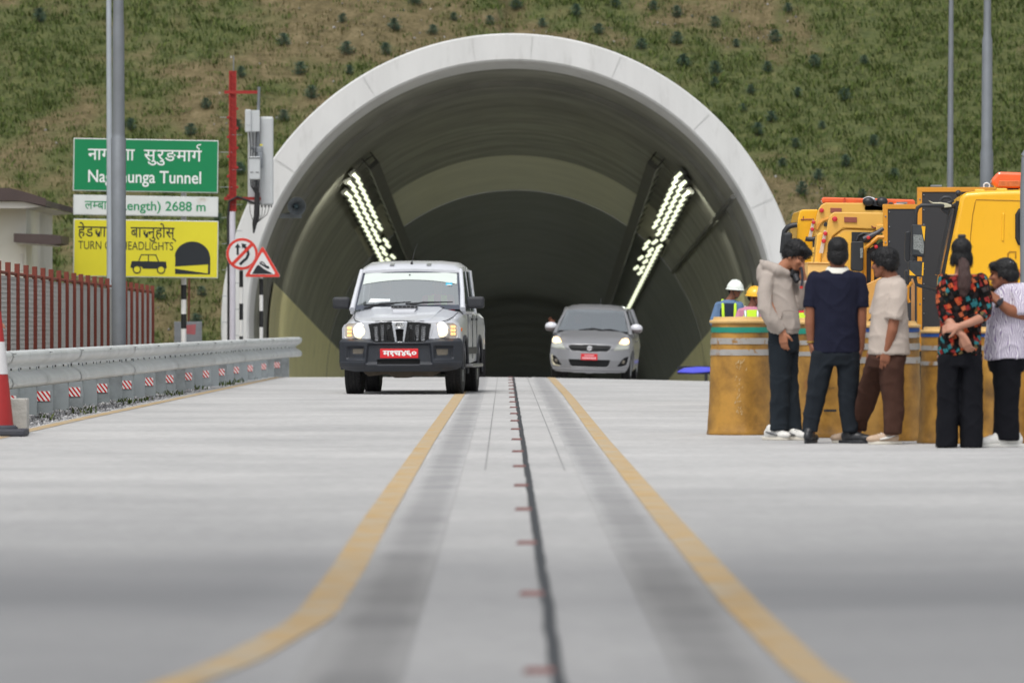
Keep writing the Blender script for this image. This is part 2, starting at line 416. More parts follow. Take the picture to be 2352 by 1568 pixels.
def build_hill():
    xs = np.concatenate([np.arange(-150, -20, 5), np.arange(-20, 22, .22), np.arange(22, 150, 5)])
    ys = np.concatenate([np.arange(113, 156, .22), np.arange(156, 300, 4)])
    nx, ny = len(xs), len(ys)
    V = np.zeros((ny, nx, 3), np.float32); colr = np.zeros((ny, nx), np.float32); inn = np.zeros((ny, nx), bool)
    for j, y in enumerate(ys):
        cx, cz = tc_(y)
        for i, x in enumerate(xs):
            z = hill_h(x, y); V[j, i] = (x, y, z); colr[j, i] = patch(x, y)
            if y < YP-.3: inn[j, i] = -4.9 < x < 9 and True
            else:
                d = math.hypot(x-cx, max(z-cz, 0)); inn[j, i] = d < 5.68
                if z <= cz: inn[j, i] = abs(x-cx) < 5.68
    idx = np.arange(nx*ny).reshape(ny, nx)
    q = np.stack([idx[:-1, :-1], idx[:-1, 1:], idx[1:, 1:], idx[1:, :-1]], -1).reshape(-1, 4)
    bad = inn.ravel()[q].any(1)
    o = big_mesh('hillside', V.reshape(-1, 3), q[~bad], M_hill, smooth=True)
    ca = o.data.color_attributes.new('soil', 'FLOAT_COLOR', 'POINT')
    cc = colr.ravel(); cc = np.clip((cc-.3)/.4, 0, 1)
    ca.data.foreach_set('color', np.stack([cc, cc, cc, np.ones_like(cc)], -1).astype(np.float32).ravel())
    tag(o, kind='structure')
build_hill()

M_earth = pm('bare_earth', S(120, 108, 86), .95, 0, .25, .6, .4, 12, space='World', stains=(S(80, 88, 45), .5, .5, .62))
def ground_sheet():
    m = MB(); xs = [-400, -150, -60, -20, -10, -4.7]; ys = [-100, -10, 40, 80, 100, 113.2]
    for X in (xs, [15.9, 40, 150, 400]):
        vs = [(x, y, -.055+(g(min(x, 16), y) if x > 0 else min(0, g(-4, y)))) for y in ys for x in X]; k = len(X)
        m.add(vs, [(j*k+i, j*k+i+1, (j+1)*k+i+1, (j+1)*k+i) for j in range(len(ys)-1) for i in range(k-1)])
    m.add([(x, y, -.07) for y in (-400, -100) for x in (-400, 400)], [(0, 1, 3, 2)])
    m.add([(-4.8, y, -.06) for y in (-100, -11.5)]+[(16, y, -.06) for y in (-100, -11.5)], [(0, 2, 3, 1)])
    # verge to the right of the portal approach
    tag(m.build('ground', M_earth), kind='structure')
ground_sheet()

# grass: thousands of blades in tufts, one uncountable mass
M_grass = bpy.data.materials.new('grass_blades'); M_grass.use_nodes = True
M_dry = bpy.data.materials.new('dry_grass_blades'); M_dry.use_nodes = True
for mm, st in ((M_grass, [(0, S(54, 69, 31)), (.4, S(66, 82, 37)), (.75, S(80, 95, 44)), (1, S(100, 108, 58))]), (M_dry, [(0, S(74, 69, 41)), (.5, S(90, 84, 52)), (1, S(114, 106, 72))])):
    nt = mm.node_tree; b = nt.nodes['Principled BSDF']; ge = N(nt, 'ShaderNodeNewGeometry')
    rp = ramp(nt, st); nt.links.new(ge.outputs['Random Per Island'], rp.inputs[0]); nt.links.new(rp.outputs[0], b.inputs['Base Color'])
    b.inputs['Roughness'].default_value = .8; b.inputs['Specular IOR Level'].default_value = .2
def tuft(vs, fs, ms, x, y, z, h, n, mi, spread):
    for _ in range(n):
        a = random.uniform(0, 6.283); l = h*random.uniform(.55, 1.15); lean = random.uniform(.15, .9)*l
        bx, by = x+random.gauss(0, spread), y+random.gauss(0, spread)
        wd = random.uniform(.008, .018); px, py = -math.sin(a)*wd, math.cos(a)*wd
        b = len(vs)
        vs.extend([(bx-px, by-py, z-.03), (bx+px, by+py, z-.03), (bx+math.cos(a)*lean*.5+px*.7, by+math.sin(a)*lean*.5+py*.7, z+l*.6), (bx+math.cos(a)*lean, by+math.sin(a)*lean, z+l*.85)])
        fs.append((b, b+1, b+2, b+3)); ms.append(mi)
def build_grass():
    vs, fs, ms = [], [], []
    n = 0
    while n < 38000:
        y = 121.8+(random.random()**1.2)*26; hw = 1200*y/F+4.5
        x = random.uniform(-hw, hw)
        cx, cz = tc_(y); z = hill_h(x, y)
        if math.hypot(x-cx, z-cz) < 6.2: continue
        if y < 123.4 and abs(x) < 6.4: continue
        p = patch(x, y); n += 1
        if random.random() < p*1.1+.08: tuft(vs, fs, ms, x, y, z, random.uniform(.05, .14)*(.6+.7*p), 10, 0, .14)
        elif random.random() < .38: tuft(vs, fs, ms, x, y, z, random.uniform(.04, .10), 7, 1, .12)
    big_mesh('grass', vs, fs, [M_grass, M_dry], ms)
    o = bpy.data.objects['grass']; tag(o, 'green and dry grass covering the slope above the tunnel', None, None, 'stuff')
build_grass()
# scattered pale stones on the bare soil, and gravel under the guardrail
def pebble_field(name, pts, mat):
    base = [(-1, 0, 0), (1, 0, 0), (0, -1, 0), (0, 1, 0), (0, 0, 1), (0, 0, -1)]
    tri = [(0, 2, 4), (2, 1, 4), (1, 3, 4), (3, 0, 4), (2, 0, 5), (1, 2, 5), (3, 1, 5), (0, 3, 5)]
    vs, fs = [], []
    for (x, y, z, r) in pts:
        b = len(vs); rot = Euler((random.random()*6, random.random()*6, random.random()*6)).to_matrix(); sc = Vector((random.uniform(.6, 1.2), random.uniform(.6, 1.2), random.uniform(.5, .9)))
        for p in base:
            q = rot@Vector((p[0]*sc.x, p[1]*sc.y, p[2]*sc.z)); vs.append((x+q.x*r, y+q.y*r, z+q.z*r))
        fs += [(b+a, b+c, b+d) for a, c, d in tri]
    o = big_mesh(name, vs, fs, mat)
    return o
M_peb = bpy.data.materials.new('grey_stones'); M_peb.use_nodes = True
nt = M_peb.node_tree; ge = N(nt, 'ShaderNodeNewGeometry'); rp = ramp(nt, [(0, S(95, 95, 98)), (.5, S(140, 140, 142)), (1, S(190, 190, 190))])
nt.links.new(ge.outputs['Random Per Island'], rp.inputs[0]); nt.links.new(rp.outputs[0], nt.nodes['Principled BSDF'].inputs['Base Color']); nt.nodes['Principled BSDF'].inputs['Roughness'].default_value = .85
pts = []
for _ in range(2200):
    y = random.uniform(123, 142); x = random.gauss(1.5, 5.5)
    if patch(x, y)+.25*mnoise.noise((x*.9, y*.9, 7)) > .36: continue
    cx, cz = tc_(y); z = hill_h(x, y)
    if math.hypot(x-cx, z-cz) < 6.2: continue
    pts.append((x, y, z+.01, random.uniform(.012, .04)))
tag(pebble_field('stones', pts, M_peb), 'pale stones scattered on the bare soil of the slope', None, None, 'stuff')
pts = []
for _ in range(11000):
    y = random.uniform(50, 112); x = -4.68-random.random()**1.3*1.2+.28*max(0, y-60)/50
    pts.append((x, y, -.03+random.random()*.03+.03*min(1, (-4.7-x)/.3), random.uniform(.012, .034)))
tag(pebble_field('gravel', pts, M_peb), 'loose grey gravel along the foot of the guardrail', None, None, 'stuff')
vs, fs, ms = [], [], []
for _ in range(170):
    y = random.uniform(56, 111); 
    if mnoise.noise((y*.25, 0, 3)) < .0: continue
    x = -4.78-random.random()*.4+.28*max(0, y-60)/50; tuft(vs, fs, ms, x, y, 0, random.uniform(.04, .11), 6, 0, .05)
o = big_mesh('weeds', vs, fs, [M_grass], ms); tag(o, 'small green weeds growing in the gravel below the guardrail', None, None, 'stuff')

# ------------------------------------------------------------------ pine saplings, each its own plant
M_pine = bpy.data.materials.new('pine_needles'); M_pine.use_nodes = True
nt = M_pine.node_tree; ge = N(nt, 'ShaderNodeNewGeometry'); rp = ramp(nt, [(0, S(40, 62, 52)), (.6, S(62, 88, 72)), (1, S(94, 116, 92))])
nt.links.new(ge.outputs['Random Per Island'], rp.inputs[0]); nt.links.new(rp.outputs[0], nt.nodes['Principled BSDF'].inputs['Base Color']); nt.nodes['Principled BSDF'].inputs['Roughness'].default_value = .8
M_bark = pm('sapling_bark', S(80, 62, 46), .9)
def sapling_mesh(seed):
    rd = random.Random(seed); vs, fs, ms = [], [], []
    H = .34
    for w in range(15):
        t = w/14; zc = .03+t*(H-.05); rad = (.15*(1-t)**.7+.03)*rd.uniform(.7, 1.2)
        for k in range(7):
            a = rd.uniform(0, 6.283); up = rd.uniform(.2, .9)
            ex, ey, ez = math.cos(a)*rad, math.sin(a)*rad, rad*up
            for q in range(7):
                f = rd.uniform(.15, 1.0); bx, by, bz = ex*f, ey*f, zc+ez*f
                dx, dy, dz = rd.gauss(0, .035)+ex*.25, rd.gauss(0, .035)+ey*.25, rd.uniform(.0, .05)
                px, py = rd.uniform(-.006, .006), rd.uniform(-.006, .006); b = len(vs)
                vs += [(bx-px, by-py, bz), (bx+px, by+py, bz+.003), (bx+dx+px*.4, by+dy+py*.4, bz+dz), (bx+dx-px*.4, by+dy-py*.4, bz+dz-.006)]
                fs.append((b, b+1, b+2, b+3))
    return vs, fs
sap_src = []
for s_ in range(4):
    t = empty('pine_sapling')
    m = MB(); m.tube([(0, 0, -.05), (0, 0, .12), (.01, 0, .30)], [.012, .009, .004], 6); m.build('trunk', M_bark, t)
    v, f = sapling_mesh(s_); big_mesh('crown', v, f, M_pine, parent=t); sap_src.append(t)
sap = [(787,52),(905,72),(995,82),(1042,48),(1125,58),(1186,24),(1245,64),(1324,40),(1375,80),(1413,17),(652,107),(553,178),(690,174),(802,172),(795,127),(885,127),(715,228),(473,250),(652,280),(550,402),(438,312),(545,302),(500,515),
(1555,42),(1642,64),(1555,104),(1473,115),(1690,109),(1780,100),(1570,155),(1643,172),(1763,167),(1870,157),(1642,200),(1724,217),(1832,224),(1940,232),(1707,257),(1772,282),(1740,312),(1828,340),(1888,298),(2006,336),(1943,384),(1797,384),(1880,416),(2053,412),(1843,450),(1980,455),(90,52),(952,14),(368,690),(463,680),(450,755),(445,790),(300,300),(1500,26),(1810,30),(1985,150)]
used_src = set()
def hit_hill(u, v):
    lo, hi = 118.0, 175.0
    for _ in range(40):
        mid = (lo+hi)/2; p = at(u, v, mid)
        if p.z < hill_h(p.x, mid): hi = mid
        else: lo = mid
    p = at(u, v, hi); return p.x, hi, hill_h(p.x, hi)
for i, (u, v) in enumerate(sap):
    x, y, z = hit_hill(u, v)
    cx, cz = tc_(y)
    k = i % 4
    o = sap_src[k] if k not in used_src else copy_tree(sap_src[k]); used_src.add(k)
    sc = random.uniform(.58, .98); o.location = (x, y, z-.02); o.rotation_euler = (0, 0, random.uniform(0, 6.28)); o.scale = (sc*1.0, sc*1.0, sc*1.05)
    if 850 < u < 1460 or (u < 850 and v < 60 and u > 600): la, gr = 'small dark green pine sapling on the slope over the crown of the tunnel arch', 'saplings above the tunnel arch'
    elif u < 850: la, gr = 'small dark green pine sapling on the slope left of the tunnel arch', 'saplings left of the tunnel arch'
    else: la, gr = 'small dark green pine sapling on the slope right of the tunnel arch', 'saplings right of the tunnel arch'
    tag(o, la, 'sapling', gr)

# ------------------------------------------------------------------ tunnel
def arch_pts(y, r, a0=-112, a1=112, n=96, flare=0):
    cx, cz = tc_(y); out = []
    for k in range(n+1):
        a = R(a0+(a1-a0)*k/n); rr = r
        out.append((cx+rr*math.sin(a), y, cz+rr*math.cos(a)))
    return out
M_portal = pm('portal_concrete', (.60, .605, .60), .8, 0, .06, .9, .15, 30, space='World', stretch=(1.8, 1, .45), stains=((.46, .46, .45), 1.9, .56, .78))
M_lining = bpy.data.materials.new('tunnel_lining_concrete'); M_lining.use_nodes = True
def _lin():
    nt = M_lining.node_tree; b = nt.nodes['Principled BSDF']; L = nt.links.new
    ge = N(nt, 'ShaderNodeNewGeometry'); mp = N(nt, 'ShaderNodeMapping'); mp.inputs['Scale'].default_value = (.12, 1, .12); L(ge.outputs['Position'], mp.inputs[0])
    n1 = N(nt, 'ShaderNodeTexNoise', i_Scale=.8, i_Detail=6, i_Roughness=.6); L(mp.outputs[0], n1.inputs['Vector'])
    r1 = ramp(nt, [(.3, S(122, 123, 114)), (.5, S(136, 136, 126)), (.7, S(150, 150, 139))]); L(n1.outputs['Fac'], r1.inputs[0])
    n2 = N(nt, 'ShaderNodeTexNoise', i_Scale=.9, i_Detail=7); L(ge.outputs['Position'], n2.inputs['Vector'])
    r2 = ramp(nt, [(.35, (.8, .8, .8)), (.65, (1.08, 1.08, 1.08))]); L(n2.outputs['Fac'], r2.inputs[0])
    mu = N(nt, 'ShaderNodeMix', data_type='RGBA', blend_type='MULTIPLY'); mu.inputs[0].default_value = 1
    L(r1.outputs[0], mu.inputs[6]); L(r2.outputs[0], mu.inputs[7]); L(mu.outputs[2], b.inputs['Base Color']); b.inputs['Roughness'].default_value = .75
_lin()
M_ring = pm('pale_lining', S(198, 196, 174), .6, 0, .08, .7, space='World')  # paler tone for one band of the vault
M_panel = pm('cream_wall_paint', S(238, 230, 178), .5, 0, .07, .6, space='World', stains=(S(170, 164, 122), .8, .58, .75))
M_dark = pm('dark_lining', S(112, 115, 111), .85, 0, .12, .5, space='World')  # darker grey for the lining beyond the pale band
tunnel = empty('tunnel', (0, 0, 0)); tag(tunnel, 'wide round concrete road tunnel with a pale arched portal set in a grassy hillside', 'tunnel')
def shell(name, stations, mat, a0=-112, a1=112, n=96, smooth=35):
    m = MB(); P = [arch_pts(y, r, a0, a1, n) for (y, r) in stations]; vs = [p for row in P for p in row]; k = n+1
    m.add(vs, [(j*k+i, j*k+i+1, (j+1)*k+i+1, (j+1)*k+i) for j in range(len(P)-1) for i in range(n)])
    return m.build(name, mat, tunnel, smooth=smooth)
# portal ring: outer skin, chamfered face, inner reveal
shell('portal_arch', [(134, TRO+.02), (YP+.02, TRO+.03), (YP-.02, TRO+.0), (YP-.04, TR+.04), (YP, TR), (YP+1.6, TR-.03)], M_portal)
M_seam = pm('form_joint', (.53, .535, .53), .85)
for a in (-78, -55, -31, -8, 4, 22, 43, 64, 84):
    mb = MB(); ca, sa = math.cos(R(a)), math.sin(R(a)); cx, cz = tc_(YP); vs = []
    for r_ in (TR+.05, TRO-.01):
        for k_ in (-.008, .008): vs.append((cx+r_*sa+k_*ca, YP-.045, cz+r_*ca-k_*sa))
    mb.add(vs, [(0, 1, 3, 2)]); mb.build('form_joint', M_seam, tunnel)
def poly_arch(): pass
shell('lining', [(YP+1.6, TR-.03), (YP+4.5, TR-.06)], M_lining)
shell('lining', [(YP+4.5, TR-.17), (YP+4.52, TR-.17), (146, TR-.19)], M_lining)
m = MB()
shell('lining_step', [(YP+4.5, TR-.05), (YP+4.51, TR-.17)], M_lining)
shell('pale_ring', [(146, TR-.16), (146.01, TR-.2), (160, TR-.2)], M_ring, -50, 50)
for a, b_ in ((-112, -50), (50, 112)): shell('lining', [(146, TR-.19), (160, TR-.20)], M_lining, a, b_, 40)
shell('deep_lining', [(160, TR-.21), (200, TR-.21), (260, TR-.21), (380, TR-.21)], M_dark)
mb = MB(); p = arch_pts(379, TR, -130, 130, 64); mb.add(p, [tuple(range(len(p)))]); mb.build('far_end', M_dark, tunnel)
# low wall panels and kerb walkways on both sides
for s in (-1, 1):
    a, b_ = (78, 108) if s > 0 else (-108, -78)
    shell('wall_panel', [(YP+4.7, TR-.21), (160, TR-.23)], M_panel, a, b_, 12)
    shell('wall_panel', [(160.02, TR-.24), (320, TR-.24)], M_panel, a, b_, 12)
    mb = MB(); rows = []
    for y in (YP, 150, 200, 300, 380):
        cx, cz = tc_(y); x0 = cx+s*4.62; x1 = cx+s*5.7; zz = g(0, y)+.22
        rows.append([(x0, y, zz-.6), (x0, y, zz), (x1, y, zz)])
    vs = [q for r_ in rows for q in r_]; mb.add(vs, [(j*3+i, j*3+i+1, j*3+i+4, j*3+i+3) for j in range(4) for i in range(2)]); mb.build('walkway', M_conc, tunnel)
# cable trays under the lining
M_tray = pm('dark_cable_tray', S(80, 80, 75), .7, .2, .15, 2, space='World')
for s in (-1, 1):
    mb = MB(); rows = []
    a0 = s*R(37.0); a1 = s*R(40.0)
    for y in np.linspace(129, 330, 40):
        cx, cz = tc_(y); r = TR-.42
        for a, rr in ((a0, r), (a0, r-.10), (a1, r-.10), (a1, r)): rows.append((cx+rr*math.sin(a), y, cz+rr*math.cos(a)))
    mb.add(rows, [(j*4+i, j*4+(i+1) % 4, (j+1)*4+(i+1) % 4, (j+1)*4+i) for j in range(39) for i in range(4)]+[(0, 1, 2, 3)]); mb.build('cable_tray', M_tray, tunnel)
    for y in np.arange(129.3, 175, 1.5):
        cx, cz = tc_(y)
    mb = MB()
    for y in np.arange(129.3, 160, 3.0):
        cx, cz = tc_(y)
        for a in (a0+s*.004, a1-s*.004):
            mb.tube([(cx+(TR-.43)*math.sin(a), y, cz+(TR-.43)*math.cos(a)), (cx+(TR-.18)*math.sin(a), y, cz+(TR-.18)*math.cos(a))], .018, 6)
    each(mb, 'hanger', M_tray, tunnel); 
mb = MB(); pts = []
def on_lining(u, v, off=.26):
    lo, hi = YP, 300.0
    for _ in range(40):
        mid = (lo+hi)/2; p = at(u, v, mid); cx, cz = tc_(mid)
        if math.hypot(p.x-cx, p.z-cz) < TR-off: lo = mid
        else: hi = mid
    return at(u, v, lo)
for i in range(9): pts.append(on_lining(1684-(1684-1545)*i/8, 452+(625-452)*i/8))
mb.tube(pts, .055, 8); mb.build('cable_duct', M_tray, tunnel)
for s in (-1, 1):
    mb = MB(); pts = []
    for y, a in ((129.2, 37), (129.0, 40), (129.8, 44), (128.9, 47), (129, 49)):
        cx, cz = tc_(y); pts.append((cx+(TR-.28)*math.sin(s*R(a)), y, cz+(TR-.28)*math.cos(R(a))))
    mb.tube(pts, .015, 6); mb.build('loose_cable', M_tray, tunnel)

# tunnel luminaires
M_led = pm('lit_led_lens', (.9, .92, .8), .4, emit=(.93, 1.0, .70), estr=1.15)
M_lum = pm('luminaire_housing', S(96, 97, 92), .5, .3)
lum = {}
def luminaire(y, ang, s, n_led, label, group, L_=2.08):
    key = (n_led,)
    if key not in lum:
        t = empty('tunnel_lamp')
        mb = MB(); mb.box((0, 0, .06), (.19, L_, .10)); mb.build('housing', M_lum, t, bevel=.01)
        mb = MB()
        for k in range(n_led):
            yy = (k-(n_led-1)/2)*(L_-.1)/n_led; mb.box((0, 0, -.012), (.07, L_-.02, .022))
            mb.add([(-.04, -L_/2-.003, -.015), (.04, -L_/2-.003, -.015), (.04, -L_/2-.003, .02), (-.04, -L_/2-.003, .02)], [(0, 1, 2, 3)])
        mb.build('lens', M_led, t); lum[key] = t; o = t
    else: o = copy_tree(lum[key])
    cx, cz = tc_(y); r = TR-.36; a = R(ang)*s
    o.location = (cx+r*math.sin(a), y, cz+r*math.cos(a)); o.rotation_euler = (-.0397, a, 0)
    tag(o, label, 'tunnel lamp', group)
for s, nm in ((-1, 'left'), (1, 'right')):
    off = 0 if s < 0 else 1.2
    rows = ((46.6, [132.5+2.15*k for k in range(39 if s > 0 else 21)], 'outer'), (44.6, [130.8, 132.9, 135.4, 137.5, 139.6, 142.2, 144.4, 146.5, 149.6, 151.8, 154, 158.5, 161.2, 165, 169, 172], 'middle'), (42.6, [130.0, 132.0, 134.4, 136.4, 138.4, 141.0, 143.1, 145.2, 148.4, 150.6, 157, 159.4, 165.5, 171.5], 'inner'))
    for ang, ys, rn in rows:
        for y in ([q-2.2 for q in ys[:10]]+ys[10:] if s > 0 else ys):
            luminaire(y, ang+(1.0 if s < 0 else 2.4*max(0, 1-(y-130)/70)+.4), s, 1, f'lit strip lamp in the {rn} row on the {nm} tunnel wall', f'{rn} row of lamps on the {nm} tunnel wall')
# the lamps' own light: every eighth lamp of the outer rows carries a source
for s in (-1, 1):
    for y in list(np.arange(134, 230, 8.0))+list(np.arange(238, 370, 12.0)):
        cx, cz = tc_(y); a = R(45)*s; ld = bpy.data.lights.new('lamp_light', 'AREA'); ld.shape = 'RECTANGLE'; ld.size = .3; ld.size_y = 7; ld.energy = 27 if y < 232 else 22; ld.color = (.96, 1.0, .94)
        lo = bpy.data.objects.new('lamp_light', ld); COL.objects.link(lo); lo.location = (cx+(TR-.5)*math.sin(a), y, cz+(TR-.5)*math.cos(a)); lo.rotation_euler = (-.0397, a, 0)
# small round spotlights near the portal
M_spot = pm('lit_spot_lens', (1, 1, .9), .3, emit=(1, 1, .85), estr=12)
for s, nm, uv in ((-1, 'left', (770, 382)), (1, 'right', (1605, 388))):
    p = at(uv[0], uv[1], 128.3); t = empty('spotlight', p); tag(t, f'small round lit spotlight on the {nm} side of the tunnel vault', 'spotlight')
    mb = MB(); mb.lathe([(.05, .22), (.085, .1), (.09, 0), (.075, -.012)], n=16, axis='y'); mb.tube([(0, .1, 0), (-.0*s, .12, .12), (.17*s, .12, .22)], .02, 6); mb.build('housing', M_lum, t)
    mb = MB(); mb.sphere((0, -.012, 0), (.075, .02, .075), 16, 8); mb.build('lens', M_spot, t)
    ld = bpy.data.lights.new('spotlight_beam', 'SPOT'); ld.energy = 260; ld.color = (1, .98, .82); ld.spot_size = R(95); ld.spot_blend = .8; ld.shadow_soft_size = .15
    lo = bpy.data.objects.new('spotlight_beam', ld); COL.objects.link(lo); lo.location = p+Vector((-s*.7, -.1, -.35)); lo.rotation_euler = (Vector((s*1.6, 6, -3.6))).to_track_quat('-Z', 'Y').to_euler()
# blue lamp deep on the right wall
M_blue = pm('lit_blue_lens', (.3, .35, 1), .3, emit=(.09, .09, .9), estr=.6)
p = at(1592, 848, 128.0); t = empty('warning_lamp', p); tag(t, 'blue glowing warning strip low on the right tunnel wall', 'warning lamp')
mb = MB(); mb.prism([(-.37, -.06), (-.2, .03), (.1, .06), (.4, .05), (.4, -.05), (0, -.08)], 0, .1); mb.build('lens', M_blue, t, bevel=.02)
mb = MB(); mb.box((.05, .16, -.02), (.8, .12, .18)); mb.box((.3, .16, -.3), (.06, .1, .5)); mb.build('housing', M_lum, t)
# horn loudspeaker on the inner reveal
p = at(681, 474, 121.8); t = empty('loudspeaker', p, (0, 0, R(10))); tag(t, 'grey horn loudspeaker fixed inside the left edge of the portal', 'loudspeaker')
M_horn = pm('grey_horn', S(118, 124, 128), .45, .1)
mb = MB(); mb.lathe([(.05, .30), (.06, .2), (.09, .1), (.15, .02), (.195, -.02), (.2, -.03), (.19, -.03), (.14, .03), (.08, .10), (.045, .18), (.02, .19)], n=28, axis='y'); mb.build('horn', M_horn, t, smooth=50)
mb = MB(); mb.lathe([(.04, .18), (.055, .06), (.03, .03), (.005, .02)], n=16, axis='y'); mb.build('horn_core', pm('horn_core', S(70, 90, 96), .4), t, smooth=60)
mb = MB(); mb.tube([(0, .12, -.02), (-.12, .15, -.16), (-.42, .2, -.22)], .03, 8); mb.box((-.12, .2, -.2), (.5, .12, .1)); mb.build('bracket', M_horn, t)
# ------------------------------------------------------------------ lettering
def text_mesh(s, size=1, offset=0.0):
    c = bpy.data.curves.new('lettering', 'FONT'); c.body = s; c.size = size; c.offset = offset; c.resolution_u = 6
    o = bpy.data.objects.new('lettering', c); COL.objects.link(o)
    dg = bpy.context.evaluated_depsgraph_get(); dg.update()
    me = bpy.data.meshes.new_from_object(o.evaluated_get(dg))
    vs = [tuple(v.co) for v in me.vertices]; fs = [tuple(p.vertices) for p in me.polygons]
    bpy.data.objects.remove(o); bpy.data.curves.remove(c); bpy.data.meshes.remove(me)
    return vs, fs
def half_glyph(s, cut=.62, offset=0.0):
    """a half consonant: the letter without its right-hand stem"""
    vs, fs = text_mesh(s, 1, offset); me = bpy.data.meshes.new('half_letter'); me.from_pydata(vs, [], fs)
    bm = bmesh.new(); bm.from_mesh(me); x1 = max(v.co.x for v in bm.verts); x0 = min(v.co.x for v in bm.verts)
    bmesh.ops.bisect_plane(bm, geom=bm.verts[:]+bm.edges[:]+bm.faces[:], plane_co=(x0+(x1-x0)*cut, 0, 0), plane_no=(1, 0, 0), clear_outer=True)
    bm.verts.index_update(); r = [tuple(v.co) for v in bm.verts], [tuple(v.index for v in f.verts) for f in bm.faces]
    bm.free(); bpy.data.meshes.remove(me); return r
def script_line(tokens, offset=0.0):
    """tokens: str, ('half', letter, cut) or 'REPH' drawn over the letter before it"""
    V, Fc, x = [], [], 0.0
    for t in tokens:
        if t == 'REPH':
            ring = []; c = (x-.16, .86)
            for k in range(9):
                a = R(-95-k*20); ring.append((c[0]+.12*math.cos(a), c[1]+.10*math.sin(a)))
            ring = [(x-.155, .66)]+ring+[(x-.05, .99)]
            b = len(V)
            for i, (px, py) in enumerate(ring):
                q = Vector(ring[min(i+1, len(ring)-1)])-Vector(ring[max(i-1, 0)]); q = Vector((-q.y, q.x)).normalized()*.034
                V += [(px-q.x, py-q.y, 0), (px+q.x, py+q.y, 0)]
            Fc += [(b+2*i, b+2*i+1, b+2*i+3, b+2*i+2) for i in range(len(ring)-1)]
            continue
        if t == ' ': x += .28; continue
        vs, fs = half_glyph(t[1], t[2], offset) if isinstance(t, tuple) else text_mesh(t, 1, offset)
        x0 = min(p[0] for p in vs); x1 = max(p[0] for p in vs); b = len(V)
        V += [(p[0]-x0+x, p[1], 0) for p in vs]; Fc += [tuple(b+i for i in f) for f in fs]
        x += (x1-x0)-.006
    return V, Fc
def lettering(parent, mat, vf, x0, x1, z0, z1, y=-.012, name='lettering', ref=None):
    """fit the flat letters into the rectangle x0..x1, z0..z1 of the parent's face (z by the letters' own height, or ref)"""
    V, Fc = vf
    ax, bx = min(p[0] for p in V), max(p[0] for p in V)
    ay, by = ref if ref else (min(p[1] for p in V), max(p[1] for p in V))
    me = bpy.data.meshes.new(name)
    me.from_pydata([(x0+(p[0]-ax)/(bx-ax)*(x1-x0), y, z0+(p[1]-ay)/(by-ay)*(z1-z0)) for p in V], [], Fc)
    me.materials.append(mat); o = bpy.data.objects.new(name, me); COL.objects.link(o); o.parent = parent
    return o
def T(s, offset=0.0): return text_mesh(s, 1, offset)

# ------------------------------------------------------------------ big information signs
M_gsign = pm('green_sign_sheet', S(0, 128, 78), .35, 0, .03, 2)
M_wsign = pm('white_sign_sheet', S(212, 216, 214), .4, 0, .05, 3, stains=(S(176, 168, 150), 1.5, .6, .75))
M_ysign = pm('yellow_sign_sheet', S(218, 208, 45), .35, 0, .03, 2)
M_sedge = pm('sign_edge', S(205, 210, 208), .4, .2)
M_ltr_w = pm('white_lettering', S(228, 232, 230), .4, 0, .02)
M_ltr_g = pm('green_lettering', S(20, 140, 88), .4, 0, .02)
M_ltr_k = pm('black_lettering', S(28, 34, 40), .5, 0, .02)
YS = 106.0; KS = F/YS
def sx(u, u0): return (u-u0)/KS
def zz_(v): return CAMZ-(v-740)/KS
def board(name, u0, u1, v0, v1, mat, label, skew=.0):
    uc = (u0+u1)/2; t = empty(name, (0, 0, 0)); p = at(uc, (v0+v1)/2, YS); t.location = p; t.rotation_euler = (0, R(.75), R(8))
    w_, h_ = (u1-u0)/KS/math.cos(R(8)), (v1-v0)/KS
    m = MB(); m.box((0, .0, 0), (w_, .03, h_)); m.build('panel', M_sedge, t, bevel=.008)
    b = .018; m = MB(); m.add([(-w_/2+b, -.018, -h_/2+b), (w_/2-b, -.018, -h_/2+b), (w_/2-b, -.018, h_/2-b), (-w_/2+b, -.018, h_/2-b)], [(0, 1, 2, 3)]); m.build('face', mat, t)
    m = MB(); 
    for z in (-h_*.3, h_*.3): m.box((0, .045, z), (w_*.96, .05, .05))
    each(m, 'back_rail', M_galv, t)
    tag(t, label, 'sign')
    return t, w_, h_
def fx(u, u0, u1, w_): return ((u-u0)/(u1-u0)-.5)*w_
def fz(v, v0, v1, h_): return (.5-(v-v0)/(v1-v0))*h_
U0, U1 = 170, 500
t, w_, h_ = board('information_sign', U0, U1, 320, 441, M_gsign, 'green sign with white lettering naming the tunnel, topmost of three boards')
X = lambda u: fx(u, U0, U1, w_)
V0, V1 = 320, 441; Z = lambda v: fz(v, V0, V1, h_)
lettering(t, M_ltr_w, script_line(['ना', 'ग', 'ढुं', 'गा'], .010), X(203), X(309), Z(369), Z(343), -.022, ref=(0, .66))
lettering(t, M_ltr_w, script_line(['सु', 'रु', 'ङ', 'मा', 'ग', 'REPH'], .008), X(330), X(462), Z(369), Z(343), -.022, ref=(0, .66))
lettering(t, M_ltr_w, T('Nagdhunga Tunnel', .012), X(204), X(461), Z(420), Z(392), -.022, ref=(0, .70))
t, w_, h_ = board('length_sign', U0, U1, 450, 496, M_wsign, 'white sign with green lettering giving the length 2688 m, under the green sign')
V0, V1 = 450, 496
lettering(t, M_ltr_g, script_line(['ल', ('half', 'म', .68), 'बा', 'ई'], .008), X(196), X(259), Z(482), Z(463), -.022, ref=(0, .66))
lettering(t, M_ltr_g, T('(Length) 2688 m', .012), X(268), X(471), Z(483), Z(462), -.022, ref=(0, .70))
t, w_, h_ = board('headlight_sign', U0, U1, 505, 637, M_ysign, 'yellow sign with a black car and tunnel telling drivers to turn on headlights')
V0, V1 = 505, 637
